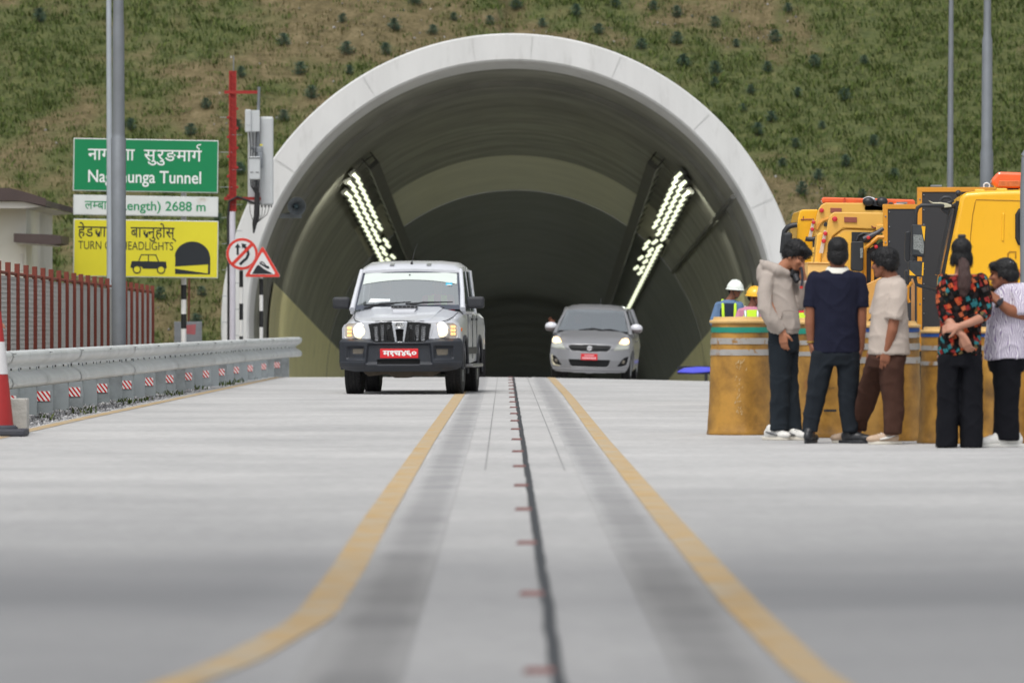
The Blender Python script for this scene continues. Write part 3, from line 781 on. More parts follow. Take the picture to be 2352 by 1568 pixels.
lettering(t, M_ltr_k, script_line(['हे', 'ड', 'ला', 'इ', 'ट'], .006), X(180), X(276), Z(545), Z(521), -.022, ref=(0, .66))
lettering(t, M_ltr_k, script_line(['बा', ('half', 'ल', .70), 'नु', 'हो', 'स्'], .006), X(300), X(404), Z(545), Z(521), -.022, ref=(0, .66))
lettering(t, M_ltr_k, T('TURN ON HEADLIGHTS', -.002), X(181), X(397), Z(574), Z(555), -.022, ref=(0, .70))
m = MB()   # tunnel pictogram
pts = [(X(402), Z(611)), (X(402), Z(590))]+[(X(441)+(X(482)-X(441))*math.sin(R(a))*.985, Z(590)+(Z(553)-Z(590))*math.cos(R(a))) for a in range(-85, 86, 10)]+[(X(482), Z(590)), (X(482), Z(628)), (X(477), Z(628)), (X(477), Z(605))]
m.add([(x, -.022, z) for x, z in pts], [tuple(range(len(pts)))])
pts = [(X(402), Z(616)), (X(402), Z(628)), (X(477), Z(628)), (X(477), Z(626))]; m.add([(x, -.0225, z) for x, z in pts], [(0, 1, 2, 3)])
m.build('tunnel_pictogram', M_ltr_k, t)
m = MB()   # car pictogram
def P2(l): return [(X(u), -.022, Z(v)) for u, v in l]
body = P2([(300, 614), (303, 600), (381, 600), (383, 614), (380, 617), (376, 613), (369, 611), (362, 614), (360, 617), (329, 617), (326, 613), (318, 611), (310, 613), (306, 617)]); m.add(body, [tuple(range(len(body)))])
for a, b in (((319, 600), (324, 586)), ((324, 585), (359, 585)), ((358, 586), (364, 600)), ((341, 586), (341, 600))):
    dx, dz = b[0]-a[0], b[1]-a[1]; l = math.hypot(dx, dz); nx, nz = -dz/l*1.1, dx/l*1.1
    m.add(P2([(a[0]-nx, a[1]-nz), (b[0]-nx, b[1]-nz), (b[0]+nx, b[1]+nz), (a[0]+nx, a[1]+nz)]), [(0, 1, 2, 3)])
for cu in (315, 370):
    for r0, r1 in ((0, 9.6),):
        o_ = [(cu+r1*math.cos(R(k*15)), 619+r1*math.sin(R(k*15))) for k in range(24)]; m.add([(X(a), -.0245, Z(b)) for a, b in o_], [tuple(range(24))])
m.build('car_pictogram', M_ltr_k, t)
m = MB()
for cu in (315, 370): m.add([(X(cu+7*math.cos(R(k*15))), -.0262, Z(619+7*math.sin(R(k*15)))) for k in range(24)], [tuple(range(24))])
m.build('wheel_pictogram', M_ysign, t)
# striped posts
def striped_post(name, u, v0, v1, Y, r, label, cat, band_px, first_black=True, parent=None, vstart=None, base_v=None):
    k = F/Y; t = empty(name, at(u, 740, Y)); t.location.z = g(0, Y)-.03 if Y < 118 else g(0, Y)
    zb = t.location.z; zt = CAMZ-(v0-740)/k-zb
    m = MB(); m.tube([(0, 0, -.2), (0, 0, zt)], r, 14); m.build('pole', M_white, t, smooth=40)
    v = vstart if vstart is not None else v0; blk = first_black
    mb = MB(); vv = v
    while vv < 900:
        z1 = CAMZ-(vv-740)/k-zb; z0 = max(-.0, CAMZ-(vv+band_px-740)/k-zb)
        if z1 <= 0: break
        if blk: mb.tube([(0, 0, z0), (0, 0, z1)], r+.002, 14)
        blk = not blk; vv += band_px
    each(mb, 'black_band', M_black, t, smooth=40)
    if label: tag(t, label, cat)
    return t
striped_post('sign_post', 422, 330, 800, YS+.35, .05, 'white post with black bands carrying the three stacked information boards', 'sign post', 33.5, True, vstart=654)
striped_post('sign_post', 262, 330, 800, YS+.35, .05, 'sign post hidden mostly behind the thick lamp post', 'sign post', 33.5, True, vstart=654)
M_rust = pm('rusty_steel', S(96, 52, 38), .8, 0, .2, 12)
# small grey plate behind the rail with a red mark, and its brown stake
t = empty('marker_board', at(432, 790, 109)); tag(t, 'small grey board with a faded red patch behind the striped sign post', 'board')
m = MB(); m.box((0, 0, .22), (.53, .03, .42)); m.build('panel', pm('grey_board', S(130, 134, 140), .7, 0, .12, 6), t, bevel=.006)
m = MB(); m.add([(-.05, -.017, .2), (.14, -.017, .18), (.15, -.017, .38), (-.04, -.017, .36)], [(0, 1, 2, 3)]); m.build('red_patch', pm('faded_red', S(170, 95, 100), .7), t)
m = MB(); m.tube([(.0, .05, -.4), (.02, .05, 1.3)], .02, 8); m.build('stake', M_rust, t)

# ------------------------------------------------------------------ round and triangular traffic signs
M_wface = pm('sign_white_face', S(222, 222, 222), .4, 0, .03)
M_rface = pm('sign_red_face', S(214, 62, 50), .4, 0, .04)
YT = 110.0; KT = F/YT
def arrow(m, pts, wd, head, y):
    """thick polyline with an arrow head"""
    P = [Vector((a, 0, b)) for a, b in pts]
    L_, R_ = [], []
    for i, p in enumerate(P):
        d = (P[min(i+1, len(P)-1)]-P[max(i-1, 0)]).normalized(); n = Vector((-d.z, 0, d.x))*wd
        L_.append(p+n); R_.append(p-n)
    b = [(q.x, y, q.z) for q in L_]+[(q.x, y, q.z) for q in R_]; n = len(P)
    m.add(b, [(i, i+1, n+i+1, n+i) for i in range(n-1)])
    if head:
        d = (P[-1]-P[-2]).normalized(); nn = Vector((-d.z, 0, d.x)); e = P[-1]
        q = [e+nn*head, e-nn*head, e+d*head*1.5]; m.add([(a.x, y, a.z) for a in q], [(0, 1, 2)])
def disc(m, r0, r1, y, n=48):
    if r0 == 0: m.add([(r1*math.cos(2*math.pi*k/n), y, r1*math.sin(2*math.pi*k/n)) for k in range(n)], [tuple(range(n))])
    else: m.add([(r*math.cos(2*math.pi*k/n), y, r*math.sin(2*math.pi*k/n)) for r in (r0, r1) for k in range(n)], [(k, (k+1) % n, n+(k+1) % n, n+k) for k in range(n)])
t = empty('overtaking_sign', at(556, 583, YT)); tag(t, 'round white sign with a red rim and slash over two arrows, no overtaking', 'traffic sign')
r = 37/KT
m = MB(); m.lathe([(r, 0), (r, .004), (r-.006, .012)], n=48, axis='y'); m.lathe([(r-.004, -.002), (r, .001)], n=48, axis='y'); m.build('panel', M_sedge, t)
m = MB(); disc(m, 0, r*.97, -.004); m.build('face', M_wface, t)
m = MB(); disc(m, r*.82, r*.985, -.007); 
m.add([(-.56*r+dx, -.0085, -.60*r+dz) for dx, dz in ((-.07*r, .07*r), (.07*r, -.07*r))]+[(.60*r+dx, -.0085, .58*r+dz) for dx, dz in ((.07*r, -.07*r), (-.07*r, .07*r))], [(0, 1, 2, 3)]); m.build('red_rim', M_rface, t)
m = MB(); arrow(m, [(-.27*r, -.07*r), (-.27*r, .38*r)], .07*r, .19*r, -.0065)
arrow(m, [(-.14*r, -.66*r), (.02*r, -.5*r), (.28*r, -.28*r), (.40*r, -.02*r), (.33*r, .25*r), (.15*r, .45*r)], .085*r, .19*r, -.0067); m.build('arrow_symbol', M_ltr_k, t)
t = empty('steep_hill_sign', at(603, 612, YT-.25)); tag(t, 'red bordered triangular warning sign of a car descending a steep slope', 'traffic sign')
def tri(h, y, cx=0, cz=0, rnd=.12):
    out = []
    R0 = h*2/3
    for k in range(3):
        a = R(90+120*k); c = Vector((R0*math.cos(a)*(1-rnd), R0*math.sin(a)*(1-rnd)))
        for j in range(-3, 4):
            b = a+R(20*j); out.append((cx+c.x+R0*rnd*.55*math.cos(b), y, cz+c.y+R0*rnd*.55*math.sin(b)))
    return out
h = 72/KT
m = MB(); a = tri(h, .01); b = tri(h, -.004); n = len(a); m.add(a+b, [tuple(range(n)), tuple(reversed(range(n, 2*n)))]+[(i, (i+1) % n, n+(i+1) % n, n+i) for i in range(n)]); m.build('panel', M_sedge, t)
m = MB(); m.add(tri(h*.985, -.0065), [tuple(range(n))]); m.build('red_rim', M_rface, t)
m = MB(); m.add(tri(h*.72, -.009, 0, -.005), [tuple(range(n))]); m.build('face', M_wface, t)
q = h/72
m = MB(); m.add([(x*q, -.0115, z*q) for x, z in [(-24, -17), (24, -17), (20, -14.5), (4, -6), (-9, 4), (-13, 2)]], [tuple(range(6))])
m.add([(x*q, -.0118, z*q) for x, z in [(-7, 6), (13, -6), (16, -3), (14, 1), (9, 2), (4, 9), (-2, 12), (-6, 10)]], [tuple(range(8))]); m.build('slope_symbol', M_ltr_k, t)
m = MB(); m.add([(x*q, -.0128, z*q) for x, z in [(-3, 9.5), (3, 7), (5, 3.5), (-2, 7)]], [(0, 1, 2, 3)]); m.build('window_symbol', M_wface, t)
striped_post('sign_post', 554, 560, 800, YT+.12, .036, 'black and white banded post under the round no overtaking sign', 'sign post', 37.5, True, vstart=622)
striped_post('sign_post', 600, 600, 800, YT-.10, .036, 'black and white banded post under the triangular steep hill sign', 'sign post', 37.0, True, vstart=640)

# ------------------------------------------------------------------ telecom mast
YM = 112.0; KM = F/YM
t = empty('telecom_mast', at(533, 740, YM)); t.location.z = g(0, YM)-.05; zb = t.location.z
def mz(v): return CAMZ-(v-740)/KM-zb
def mx_(u): return (u-533)/KM
tag(t, 'slim lattice mast painted red above and white below holding antennas beside the portal', 'mast')
m = MB(); M_mred = pm('mast_red', S(150, 34, 28), .55, 0, .12, 4)
for dx in (-.058, .058): m.box((dx+.012, 0, (mz(163)+mz(486))/2), (.03, .03, mz(163)-mz(486)))
m.box((0.012, .03, (mz(163)+mz(486))/2), (.09, .02, mz(163)-mz(486)))
for v in range(270, 490, 45): m.box((-.075, -.02, mz(v)), (.05, .05, .05)); m.box((.1, -.02, mz(v-20)), (.05, .05, .05))
for v in range(170, 486, 14): m.tube([(-.05, -.02, mz(v)), (.07, -.02, mz(v+7))], .008, 5)
m.build('red_section', M_mred, t, bevel=.003)
m = MB(); m.tube([(0, 0, -.3), (0, 0, mz(486))], .068, 16); m.build('white_section', pm('mast_white', S(205, 202, 212), .5, 0, .05), t, smooth=40)
m = MB()
for v in range(500, 800, 30): m.tube([(0, 0, mz(v)), ((.2 if (v//30) % 2 else -.2), -.03, mz(v))], .007, 5)
for v in range(270, 480, 40): m.tube([(0, 0, mz(v)), ((.2 if (v//40) % 2 else -.24), -.03, mz(v))], .006, 5)
m.build('step_bolt', M_galv, t)
m = MB(); m.box((mx_(555), 0, mz(212)), (.68, .05, .06)); m.box((mx_(557), 0, mz(456)), (.72, .05, .06)); each(m, 'cross_arm', M_mred, t)
m = MB(); m.tube([(.03, 0, mz(163)), (.03, 0, mz(128))], .012, 6); m.build('lightning_rod', M_galv_d, t)
m = MB(); m.tube([(-.075, -.05, 0), (-.07, -.05, mz(650)), (-.08, -.05, mz(500)), (-.05, -.07, mz(462)), (.1, -.06, mz(452)), (.3, -.05, mz(460)), (mx_(590), -.1, mz(470))], .022, 8); m.build('feeder_cable', M_rubber, t)
m = MB(); m.tube([(mx_(595), -.02, mz(200)), (mx_(588), -.02, mz(470))], .03, 10); m.build('antenna_pipe', M_galv_d, t)
# antenna and radio units hang on the mast's pipe: things of their own
M_ant = pm('pale_grey_casing', S(186, 190, 192), .45, 0, .04)
def hung(name, u0, u1, v0, v1, dy, dep, label, cat, bev=.02):
    p = at((u0+u1)/2, (v0+v1)/2, YM+dy); o = empty(name, p); tag(o, label, cat); w_, h_ = (u1-u0)/KM, (v1-v0)/KM
    m = MB(); m.box((0, 0, 0), (w_, dep, h_)); m.build('casing', M_ant, o, bevel=bev); return o, w_, h_
o, w_, h_ = hung('panel_antenna', 596, 628, 268, 472, .12, .12, 'tall narrow pale panel antenna on the right of the red mast', 'antenna', .04)
m = MB()
for dx in (-.1, -.03, .04, .1): m.tube([(dx, 0, -h_/2), (dx, 0, -h_/2-.04)], .012, 6)
m.build('connector', M_black, o)
o, w_, h_ = hung('panel_antenna', 569, 603, 300, 470, .16, .1, 'tall pale panel antenna half hidden behind the radio units', 'antenna', .04)
o, w_, h_ = hung('radio_unit', 563, 577, 252, 304, -.1, .14, 'narrow grey radio box at the top left of the antenna group', 'radio unit')
m = MB(); m.box((.14, .04, 0), (.17, .1, h_*.94)); m.box((0, -.075, -h_*.16), (w_*.8, .012, .01)); m.build('bracket', M_ant, o, bevel=.01)
o, w_, h_ = hung('radio_unit', 572, 598, 360, 413, -.14, .16, 'square grey radio box with two slots and cables below', 'radio unit')
m = MB(); 
for dx in (-.055, .055): m.box((dx, -.083, -h_*.18), (.06, .006, .012))
m.box((0, -.083, h_*.44), (w_*1.02, .01, .015)); m.build('slot', M_black, o)
m = MB()
for i in range(6):
    x = -.08+.033*i; m.tube([(x, 0, -h_/2), (x*.9, -.01, -h_/2-.12), (.05+x*.25, -.01, -h_/2-.3), (.03+x*.1, -.01, -h_/2-.8), (-.01, 0, -h_/2-1.02)], .012, 5)
m.tube([(.05, 0, -h_/2-.25), (.04, 0, -h_/2-.7), (.0, 0, -h_/2-.85), (-.02, 0, -h_/2-1.05)], [.05, .06, .05, .015], 8)
for i in range(3): m.tube([(.15+.07*i, .1, -h_/2-.5), (.14+.05*i, .05, -h_/2-.68), (.04, 0, -h_/2-.85)], .007, 5)
m.tube([(-.1, .05, -h_/2-.5), (-.09, .05, -h_/2-.65), (-.02, 0, -h_/2-.85)], .007, 5)
m.build('cable', M_rubber, o)
m = MB()
for i in range(3): m.tube([(-.09+.05*i, .04, h_/2), (-.08+.05*i, .02, h_/2+.2), (-.11+.07*i, .03, h_/2+.48)], .009, 5)
m.build('jumper_cable', M_rubber, o)
o = empty('clamp', at(592, 345, YM-.03)); tag(o, 'steel clamp with a yellow tag on the antenna pipe between the two radio boxes', 'clamp')
m = MB(); m.box((0, 0, 0), (.2, .1, .1)); m.box((.05, -.02, -.2), (.1, .08, .3)); m.box((-.02, -.03, .04), (.26, .03, .05)); m.build('bracket', M_galv_d, o, bevel=.01)
m = MB(); m.box((.07, -.06, .1), (.06, .01, .03)); m.build('yellow_tag', M_ysign, o)

# ------------------------------------------------------------------ lamp posts
def lamp_post(u0, u1, Y, sections, label, tilt=0, vbase=None):
    """sections: [(v, dia_px)] from the top down"""
    k = F/Y; p = at((u0+u1)/2, 740, Y); o = empty('lamp_post', (p.x, p.y, g(p.x, Y)-.05)); tag(o, label, 'lamp post')
    zb = o.location.z; m = MB(); pts, rs = [], []
    for v, d in reversed(sections):
        z = CAMZ-(v-740)/k-zb; pts.append((z*tilt, 0, z)); rs.append(d/2/k)
    pts = [(0, 0, 0)]+pts; rs = [rs[0]]+rs
    m.tube(pts, rs, 20); m.build('shaft', pm('pale_galvanised_steel', S(172, 180, 188), .4, .3, .08, 2) if 'pale' in label else M_galv_d, o, smooth=50)
    m = MB(); m.box((0, 0, .02), (rs[0]*4, rs[0]*4, .04)); m.build('base_plate', M_galv_d, o, bevel=.005)
    zt = pts[-1][2]; m = MB(); m.tube([(zt*tilt, 0, zt), (zt*tilt+.3, 0, zt+.5), (zt*tilt+1.2, 0, zt+.7)], .04, 8); m.build('arm', M_galv_d, o)
    m = MB(); m.box((zt*tilt+1.5, 0, zt+.7), (.7, .28, .1)); m.build('lamp_head', M_galv_d, o, bevel=.03)
    return o
lamp_post(256, 290, 85, [(-600, 20), (-20, 24), (55, 25), (62, 27), (200, 28), (305, 29), (316, 30), (320, 34), (640, 33), (800, 33)], 'thick grey steel lamp post in front of the green and yellow signs', -.0012)
lamp_post(246, 261, 103.5, [(-700, 10), (0, 12), (300, 13), (660, 15)], 'thinner pale steel lamp post just left of the thick one', -.004)
lamp_post(2172, 2187, 100, [(-700, 8), (0, 11), (430, 15)], 'thin grey lamp post behind the black board, left of the two on the right', .006)
lamp_post(2250, 2278, 86, [(-700, 12), (0, 17), (80, 18), (92, 24), (340, 26), (352, 30), (430, 31)], 'stepped grey steel lamp post rising behind the yellow truck cab', .0045)
lamp_post(2340, 2366, 57, [(360, 14), (440, 20)], 'grey steel post cut by the right edge of the view, over the amber beacon', .0)

# ------------------------------------------------------------------ guardrail
gr = empty('guardrail'); tag(gr, 'long galvanised crash barrier with red and white reflectors along the left edge of the road', 'guardrail')
M_grail = pm('guardrail_zinc', S(206, 210, 211), .45, .12, .1, 1.5, .08, 30, space='World', stains=(S(150, 155, 156), 2.0, .60, .75))
M_gplate = pm('guardrail_plate_zinc', S(150, 158, 162), .5, .25, .12, 1.2, .06, 40, space='World', stains=(S(118, 122, 124), 1.3, .5, .68))
def gx(y): return np.interp(y, [40, 58, 80, 100, 108, 111.5, 113.5], [-5.32, -5.14, -4.86, -4.56, -4.40, -4.28, -4.17])
prof = [(0, .765), (.06, .768), (.11, .748), (.125, .705), (.105, .655), (.05, .615), (.005, .595), (.0, .57), (.005, .545), (.05, .525), (.105, .485), (.125, .435), (.11, .392), (.06, .372), (0, .375)]
def gtop(y): return -.02+np.interp(y, [50, 111], [0, .0])
mb = MB(); ys = list(np.arange(44, 113.6, .5)); n = len(prof); vs = []
for y in ys:
    seg = 0.004*((int(y/4) % 2))
    for (d, z) in prof: vs.append((gx(y)+d+seg, y, z+gtop(y)))
mb.add(vs, [(j*n+i, j*n+i+1, (j+1)*n+i+1, (j+1)*n+i) for j in range(len(ys)-1) for i in range(n-1)])
o = mb.build('beam', M_grail, gr, smooth=60); sm = o.modifiers.new('thick', 'SOLIDIFY'); sm.thickness = .006
mb = MB()   # overlapping joints and bolts
for y in np.arange(46, 112, 4):
    vs = []
    for yy in (y, y+.3):
        for (d, z) in prof: vs.append((gx(yy)+d+.007, yy, z+gtop(y)))
    mb.add(vs, [(i, i+1, n+i+1, n+i) for i in range(n-1)])
each(mb, 'splice', M_grail, gr, smooth=60)
mb = MB()
for y in np.arange(46, 112, 1.0):
    mb.box((gx(y)+.006, y, .55), (.012, .07, .02)); 
    if int(y) % 4 == 2:
        for dy in (.0, .2):
            for z in (.735, .44): mb.box((gx(y)+.122, y+dy+.1, z-.02), (.014, .05, .012))
b_ = mb.build('bolt', M_black, gr); b_['kind'] = 'stuff'
gp0 = gs0 = None
for i, y in enumerate(np.arange(48.2, 112.6, 1.93)):   # broad channel posts facing along the road
    if gp0 is None:
        mb = MB(); mb.box((0, 0, .24), (.23, .012, .64)); mb.box((-.09, .05, .24), (.012, .1, .64)); gp0 = mb.build('post', M_gplate, gr, bevel=.004); o = gp0
        mb = MB(); mb.box((0, 0, 0), (.14, .12, .30)); gs0 = mb.build('spacer', M_gplate, gr, bevel=.01); q_ = gs0
    else:
        o = gp0.copy(); COL.objects.link(o); q_ = gs0.copy(); COL.objects.link(q_)
    o.location = (gx(y)-.10, y, .0); o.rotation_euler = (0, 0, R(4 if i % 2 else -3)); q_.location = (gx(y)-.085, y+.08, .565)
mb = MB(); vs = []
for y in np.arange(48, 112.6, 1.0): vs += [(gx(y)-.215, y, -.02), (gx(y)-.215, y, .42)]
mb.add(vs, [(2*i, 2*i+1, 2*i+3, 2*i+2) for i in range(len(vs)//2-1)]); mb.build('back_plate', M_gplate, gr)
M_rw = bpy.data.materials.new('red_white_hatching'); M_rw.use_nodes = True
nt = M_rw.node_tree; L = nt.links.new; tcn = N(nt, 'ShaderNodeTexCoord'); sp = N(nt, 'ShaderNodeSeparateXYZ'); L(tcn.outputs['Object'], sp.inputs[0])
ma = N(nt, 'ShaderNodeMath', operation='MULTIPLY_ADD'); ma.inputs[1].default_value = .75; L(sp.outputs['Z'], ma.inputs[0]); L(sp.outputs['X'], ma.inputs[2])
mo = N(nt, 'ShaderNodeMath', operation='PINGPONG'); mo.inputs[1].default_value = .026; L(ma.outputs[0], mo.inputs[0])
gt = N(nt, 'ShaderNodeMath', operation='GREATER_THAN'); gt.inputs[1].default_value = .013; L(mo.outputs[0], gt.inputs[0])
rp = ramp(nt, [(0, S(225, 228, 228)), (1, S(200, 38, 40))]); L(gt.outputs[0], rp.inputs[0]); L(rp.outputs[0], nt.nodes['Principled BSDF'].inputs['Base Color'])
refl0 = None
for y in np.arange(48.2+1.93*2, 112, 3.86):
    if refl0 is None:
        mb = MB(); mb.box((0, 0, 0), (.165, .006, .11)); refl0 = mb.build('reflector', M_rw, gr); o = refl0
    else: o = refl0.copy(); COL.objects.link(o)
    ang = math.atan2(gx(y+.5)-gx(y-.5), 1.0)
    o.location = (gx(y)-.10, y-.012, .215); o.rotation_euler = (0, 0, R(-3))

# ------------------------------------------------------------------ fence
M_fpost = pm('red_brown_fence_paint', S(112, 48, 34), .6, 0, .12, 4)
M_wire = pm('fence_wire', S(165, 165, 164), .5, .3, .05)
fn = empty('fence'); tag(fn, 'fence of tall red brown flat posts with a pale wire mesh behind the guardrail', 'fence')
def fpx(y): return np.interp(y, [66, 72, 100], [-6.46, -6.42, -6.2])
fy = []; y = 67.0
while y < 100.6: fy.append(y); y += 1.27
fp0 = None
for i, y in enumerate(fy):
    ht = np.interp(y, [67, 72, 100.5], [1.86, 1.82, 1.68])
    if fp0 is None:
        mb = MB(); mb.box((0, 0, .5), (.064, .10, 1)); fp0 = mb.build('post', M_fpost, fn); o = fp0
    else: o = fp0.copy(); COL.objects.link(o)
    o.location = (fpx(y), y, -.06); o.scale = (1, 1, ht+.06)
mb = MB()
for z0, z1 in ((1.70, 1.58), (.12, .12)):
    a, b = (-6.44, 67), (-6.2, 100.6)
    mb.tube([(a[0]-.03, a[1], z0), (b[0]-.03, b[1], z1)], .022, 6)
each(mb, 'rail', M_fpost, fn)
mb = MB()
for y in np.arange(67, 100.6, .075):
    x = fpx(y)-.012; zt = np.interp(y, [67, 100.5], [1.68, 1.56]); mb.box((x, y, .05+zt/2-.03), (.008, .012, zt-.08))
for k in range(26):
    z = .1+k*.06; a, b = (fpx(67)-.02, 67), (fpx(100.5)-.02, 100.5)
    mb.box(((a[0]+b[0])/2, (a[1]+b[1])/2, z), (.008, 33.5, .01), rot=(0, 0, -math.atan2(b[0]-a[0], 33.5)))
mb.build('mesh_panel', M_wire, fn)

# ------------------------------------------------------------------ building at the left edge
YB = 103.0; KB = F/YB
M_wall = pm('cream_render', S(214, 213, 204), .85, 0, .03, 1.5)
M_slab = pm('dark_brown_fascia', S(72, 60, 58), .7, 0, .1, 3)
M_soff = pm('white_soffit', S(205, 203, 198), .8, 0, .03)
bl = empty('building', at(60, 740, YB)); bl.location.z = -.05; tag(bl, 'small white building with dark brown flat roof slabs at the left edge', 'building')
def bz(v): return CAMZ-(v-740)/KB+.05
def bx_(u): return (u-60)/KB
m = MB(); m.box((-3, 3, bz(470)/2), (6, 6, bz(470))); m.build('wall', M_wall, bl)
m = MB(); m.prism([(-6.5, bz(452)), (bx_(58), bz(449)), (bx_(112), bz(462)), (bx_(112), bz(476)), (bx_(58), bz(462)), (-6.5, bz(458))], -.7, 6.4); 
m.prism([(-6.5, bz(434)), (bx_(30), bz(434)), (bx_(58), bz(441)), (bx_(113), bz(458)), (bx_(113), bz(475)), (bx_(56), bz(463)), (-6.5, bz(456))], -.75, -.7); m.build('roof', M_slab, bl)
m = MB(); m.prism([(-6.4, bz(459)), (bx_(58), bz(464)), (bx_(106), bz(476)), (bx_(62), bz(480)), (-6.4, bz(480))], -.66, 6.3); m.build('soffit', M_soff, bl)
m = MB(); m.prism([(bx_(38), bz(537)), (bx_(128), bz(540)), (bx_(146), bz(543)), (bx_(146), bz(560)), (bx_(128), bz(563)), (bx_(38), bz(557))], -.6, 1.2); m.build('canopy', M_slab, bl)
m = MB(); m.prism([(bx_(42), bz(557.5)), (bx_(126), bz(563.5)), (bx_(126), bz(565)), (bx_(42), bz(561))], -.55, 1.15); m.build('canopy_soffit', M_soff, bl)
m = MB(); m.box((bx_(50), -.004, bz(602)), (.05, .05, .3)); m.build('downpipe', M_soff, bl)

# ------------------------------------------------------------------ traffic cone and concrete block at the left edge
YC = 52.0; KC = F/YC
cn = empty('traffic_cone', (at(-4, 740, YC).x, YC, .002)); tag(cn, 'red and white traffic cone on a dark base cut by the left edge', 'traffic cone')
M_cred = pm('cone_red', S(160, 36, 36), .5, 0, .08, 6); M_cwht = pm('cone_white', S(205, 205, 206), .5, 0, .04)
mb = MB(); mb.box((0, 0, .033), (.53, .5, .066)); mb.lathe([(.19, .06), (.165, .10)], n=32); mb.build('base', pm('cone_base', S(62, 64, 72), .7, 0, .12, 8, .2), cn, bevel=.02)
def cr(z): return .150-(.150-.028)*(z/1.12)
mb = MB(); mb.lathe([(cr(z), z) for z in np.linspace(.08, 1.14, 8)], n=36); mb.build('cone_body', M_cred, cn, smooth=40)
for a, b in ((.565, .86),):
    mb = MB(); mb.lathe([(cr(a)-.005, a), (cr(a)+.004, a), (cr(b)+.004, b), (cr(b)-.005, b)], n=36); mb.build('white_band', M_cwht, cn, smooth=40)
bk = empty('concrete_block', (at(38, 740, 53.2).x, 53.2, 0)); tag(bk, 'pale rough concrete block on the road just behind the traffic cone', 'block')
mb = MB(); mb.box((0, 0, .165), (.215, .25, .33)); mb.build('block', pm('rough_concrete', S(178, 176, 170), .9, 0, .12, 10, .4, 60), bk, bevel=.012)
# ------------------------------------------------------------------ vehicle helpers
def in_poly(px, pz, poly):
    c = np.zeros(px.shape, bool); n = len(poly)
    for i in range(n):
        x0, z0 = poly[i]; x1, z1 = poly[(i+1) % n]
        if z0 == z1: continue
        k = ((z0 > pz) != (z1 > pz)) & (px < (x1-x0)*(pz-z0)/(z1-z0)+x0); c ^= k
    return c
def mirror(poly): return [(-x, z) for x, z in poly]
def fascia(parent, regions, Fy, x1, z0, z1, cell, thick=.03):
    """a moulded vehicle front: a curved sheet divided by outlines into parts, each with its own depth and material.
    regions: (name, [outlines], material, depth function or number); the first outline holding a cell takes it; name None leaves a hole"""
    nx, nz = int(2*x1/cell), int((z1-z0)/cell)
    xs = np.linspace(-x1, x1, nx+1); zs = np.linspace(z0, z1, nz+1)
    XX, ZZ = np.meshgrid((xs[1:]+xs[:-1])/2, (zs[1:]+zs[:-1])/2)
    lab = np.full(XX.shape, -1)
    for i, (nm, polys, mt, dep) in enumerate(regions):
        for j_, p in enumerate(polys):
            k = in_poly(XX, ZZ, p) & (lab < 0); lab[k] = i*100+j_
    out = {}
    for i, nm, mt, dep in [(i*100+j_, r_[0], r_[2], r_[3]) for i, r_ in enumerate(regions) for j_ in range(len(r_[1]))]:
        if nm is None: continue
        J, I = np.nonzero(lab == i)
        if len(J) == 0: continue
        ids = {}; vs = []; fs = []
        def vid(a, b):
            if (a, b) not in ids:
                x, z = xs[b], zs[a]; d = dep(x, z) if callable(dep) else dep
                ids[(a, b)] = len(vs); vs.append((x, Fy(x, z)+d, z))
            return ids[(a, b)]
        for a, b in zip(J, I): fs.append((vid(a, b), vid(a, b+1), vid(a+1, b+1), vid(a+1, b)))
        me = bpy.data.meshes.new(nm); me.from_pydata(vs, [], fs); me.materials.append(mt)
        # smooth the stepped outline of the part a little
        bm = bmesh.new(); bm.from_mesh(me)
        for _ in range(3):
            bv = [v for v in bm.verts if v.is_boundary]
            new = {}
            for v in bv:
                nb = [e.other_vert(v) for e in v.link_edges if e.is_boundary]
                if len(nb) == 2: new[v] = v.co*.5+(nb[0].co+nb[1].co)*.25
            for v, c in new.items(): v.co = c
        bmesh.ops.recalc_face_normals(bm, faces=bm.faces)
        f0 = next(iter(bm.faces), None)
        bm.to_mesh(me); bm.free()
        # face the front
        if np.mean([p.normal.y for p in me.polygons]) > 0: me.flip_normals()
        o = bpy.data.objects.new(nm, me); COL.objects.link(o); o.parent = parent; me.shade_smooth()
        s = o.modifiers.new('thick', 'SOLIDIFY'); s.thickness = thick; s.offset = -1
        me.set_sharp_from_angle(angle=R(50))
        out[nm] = o
    return out
def loft(keys, ys, name, mat, parent, arches=(), closed_ends=True, smooth=40, close_bottom=True):
    """car body from half sections: keys = [(y, [(x, z), ...])] with equally many points"""
    ky = [k[0] for k in keys]; A = np.array([k[1] for k in keys], float); n = A.shape[1]
    m = MB(); vs = []
    for y in ys:
        P = [(np.interp(y, ky, A[:, i, 0]), np.interp(y, ky, A[:, i, 1])) for i in range(n)]
        zb = -9
        for (yc, zc, r) in arches:
            if abs(y-yc) < r: zb = max(zb, zc+math.sqrt(r*r-(y-yc)**2))
        P = [(x, max(z, zb) if x > .5 else z) for x, z in P]
        row = [(x, y, z) for x, z in P]+[(-x, y, z) for x, z in reversed(P[1:])]
        vs.append(row)
    k = len(vs[0]); flat = [p for r_ in vs for p in r_]
    fs = [(j*k+i, j*k+(i+1) % k, (j+1)*k+(i+1) % k, (j+1)*k+i) for j in range(len(vs)-1) for i in range(k) if close_bottom or i != (n-1)]
    if closed_ends: fs += [tuple(range(k)), tuple((len(vs)-1)*k+i for i in range(k))]
    m.add(flat, fs); return m.build(name, mat, parent, smooth=smooth)
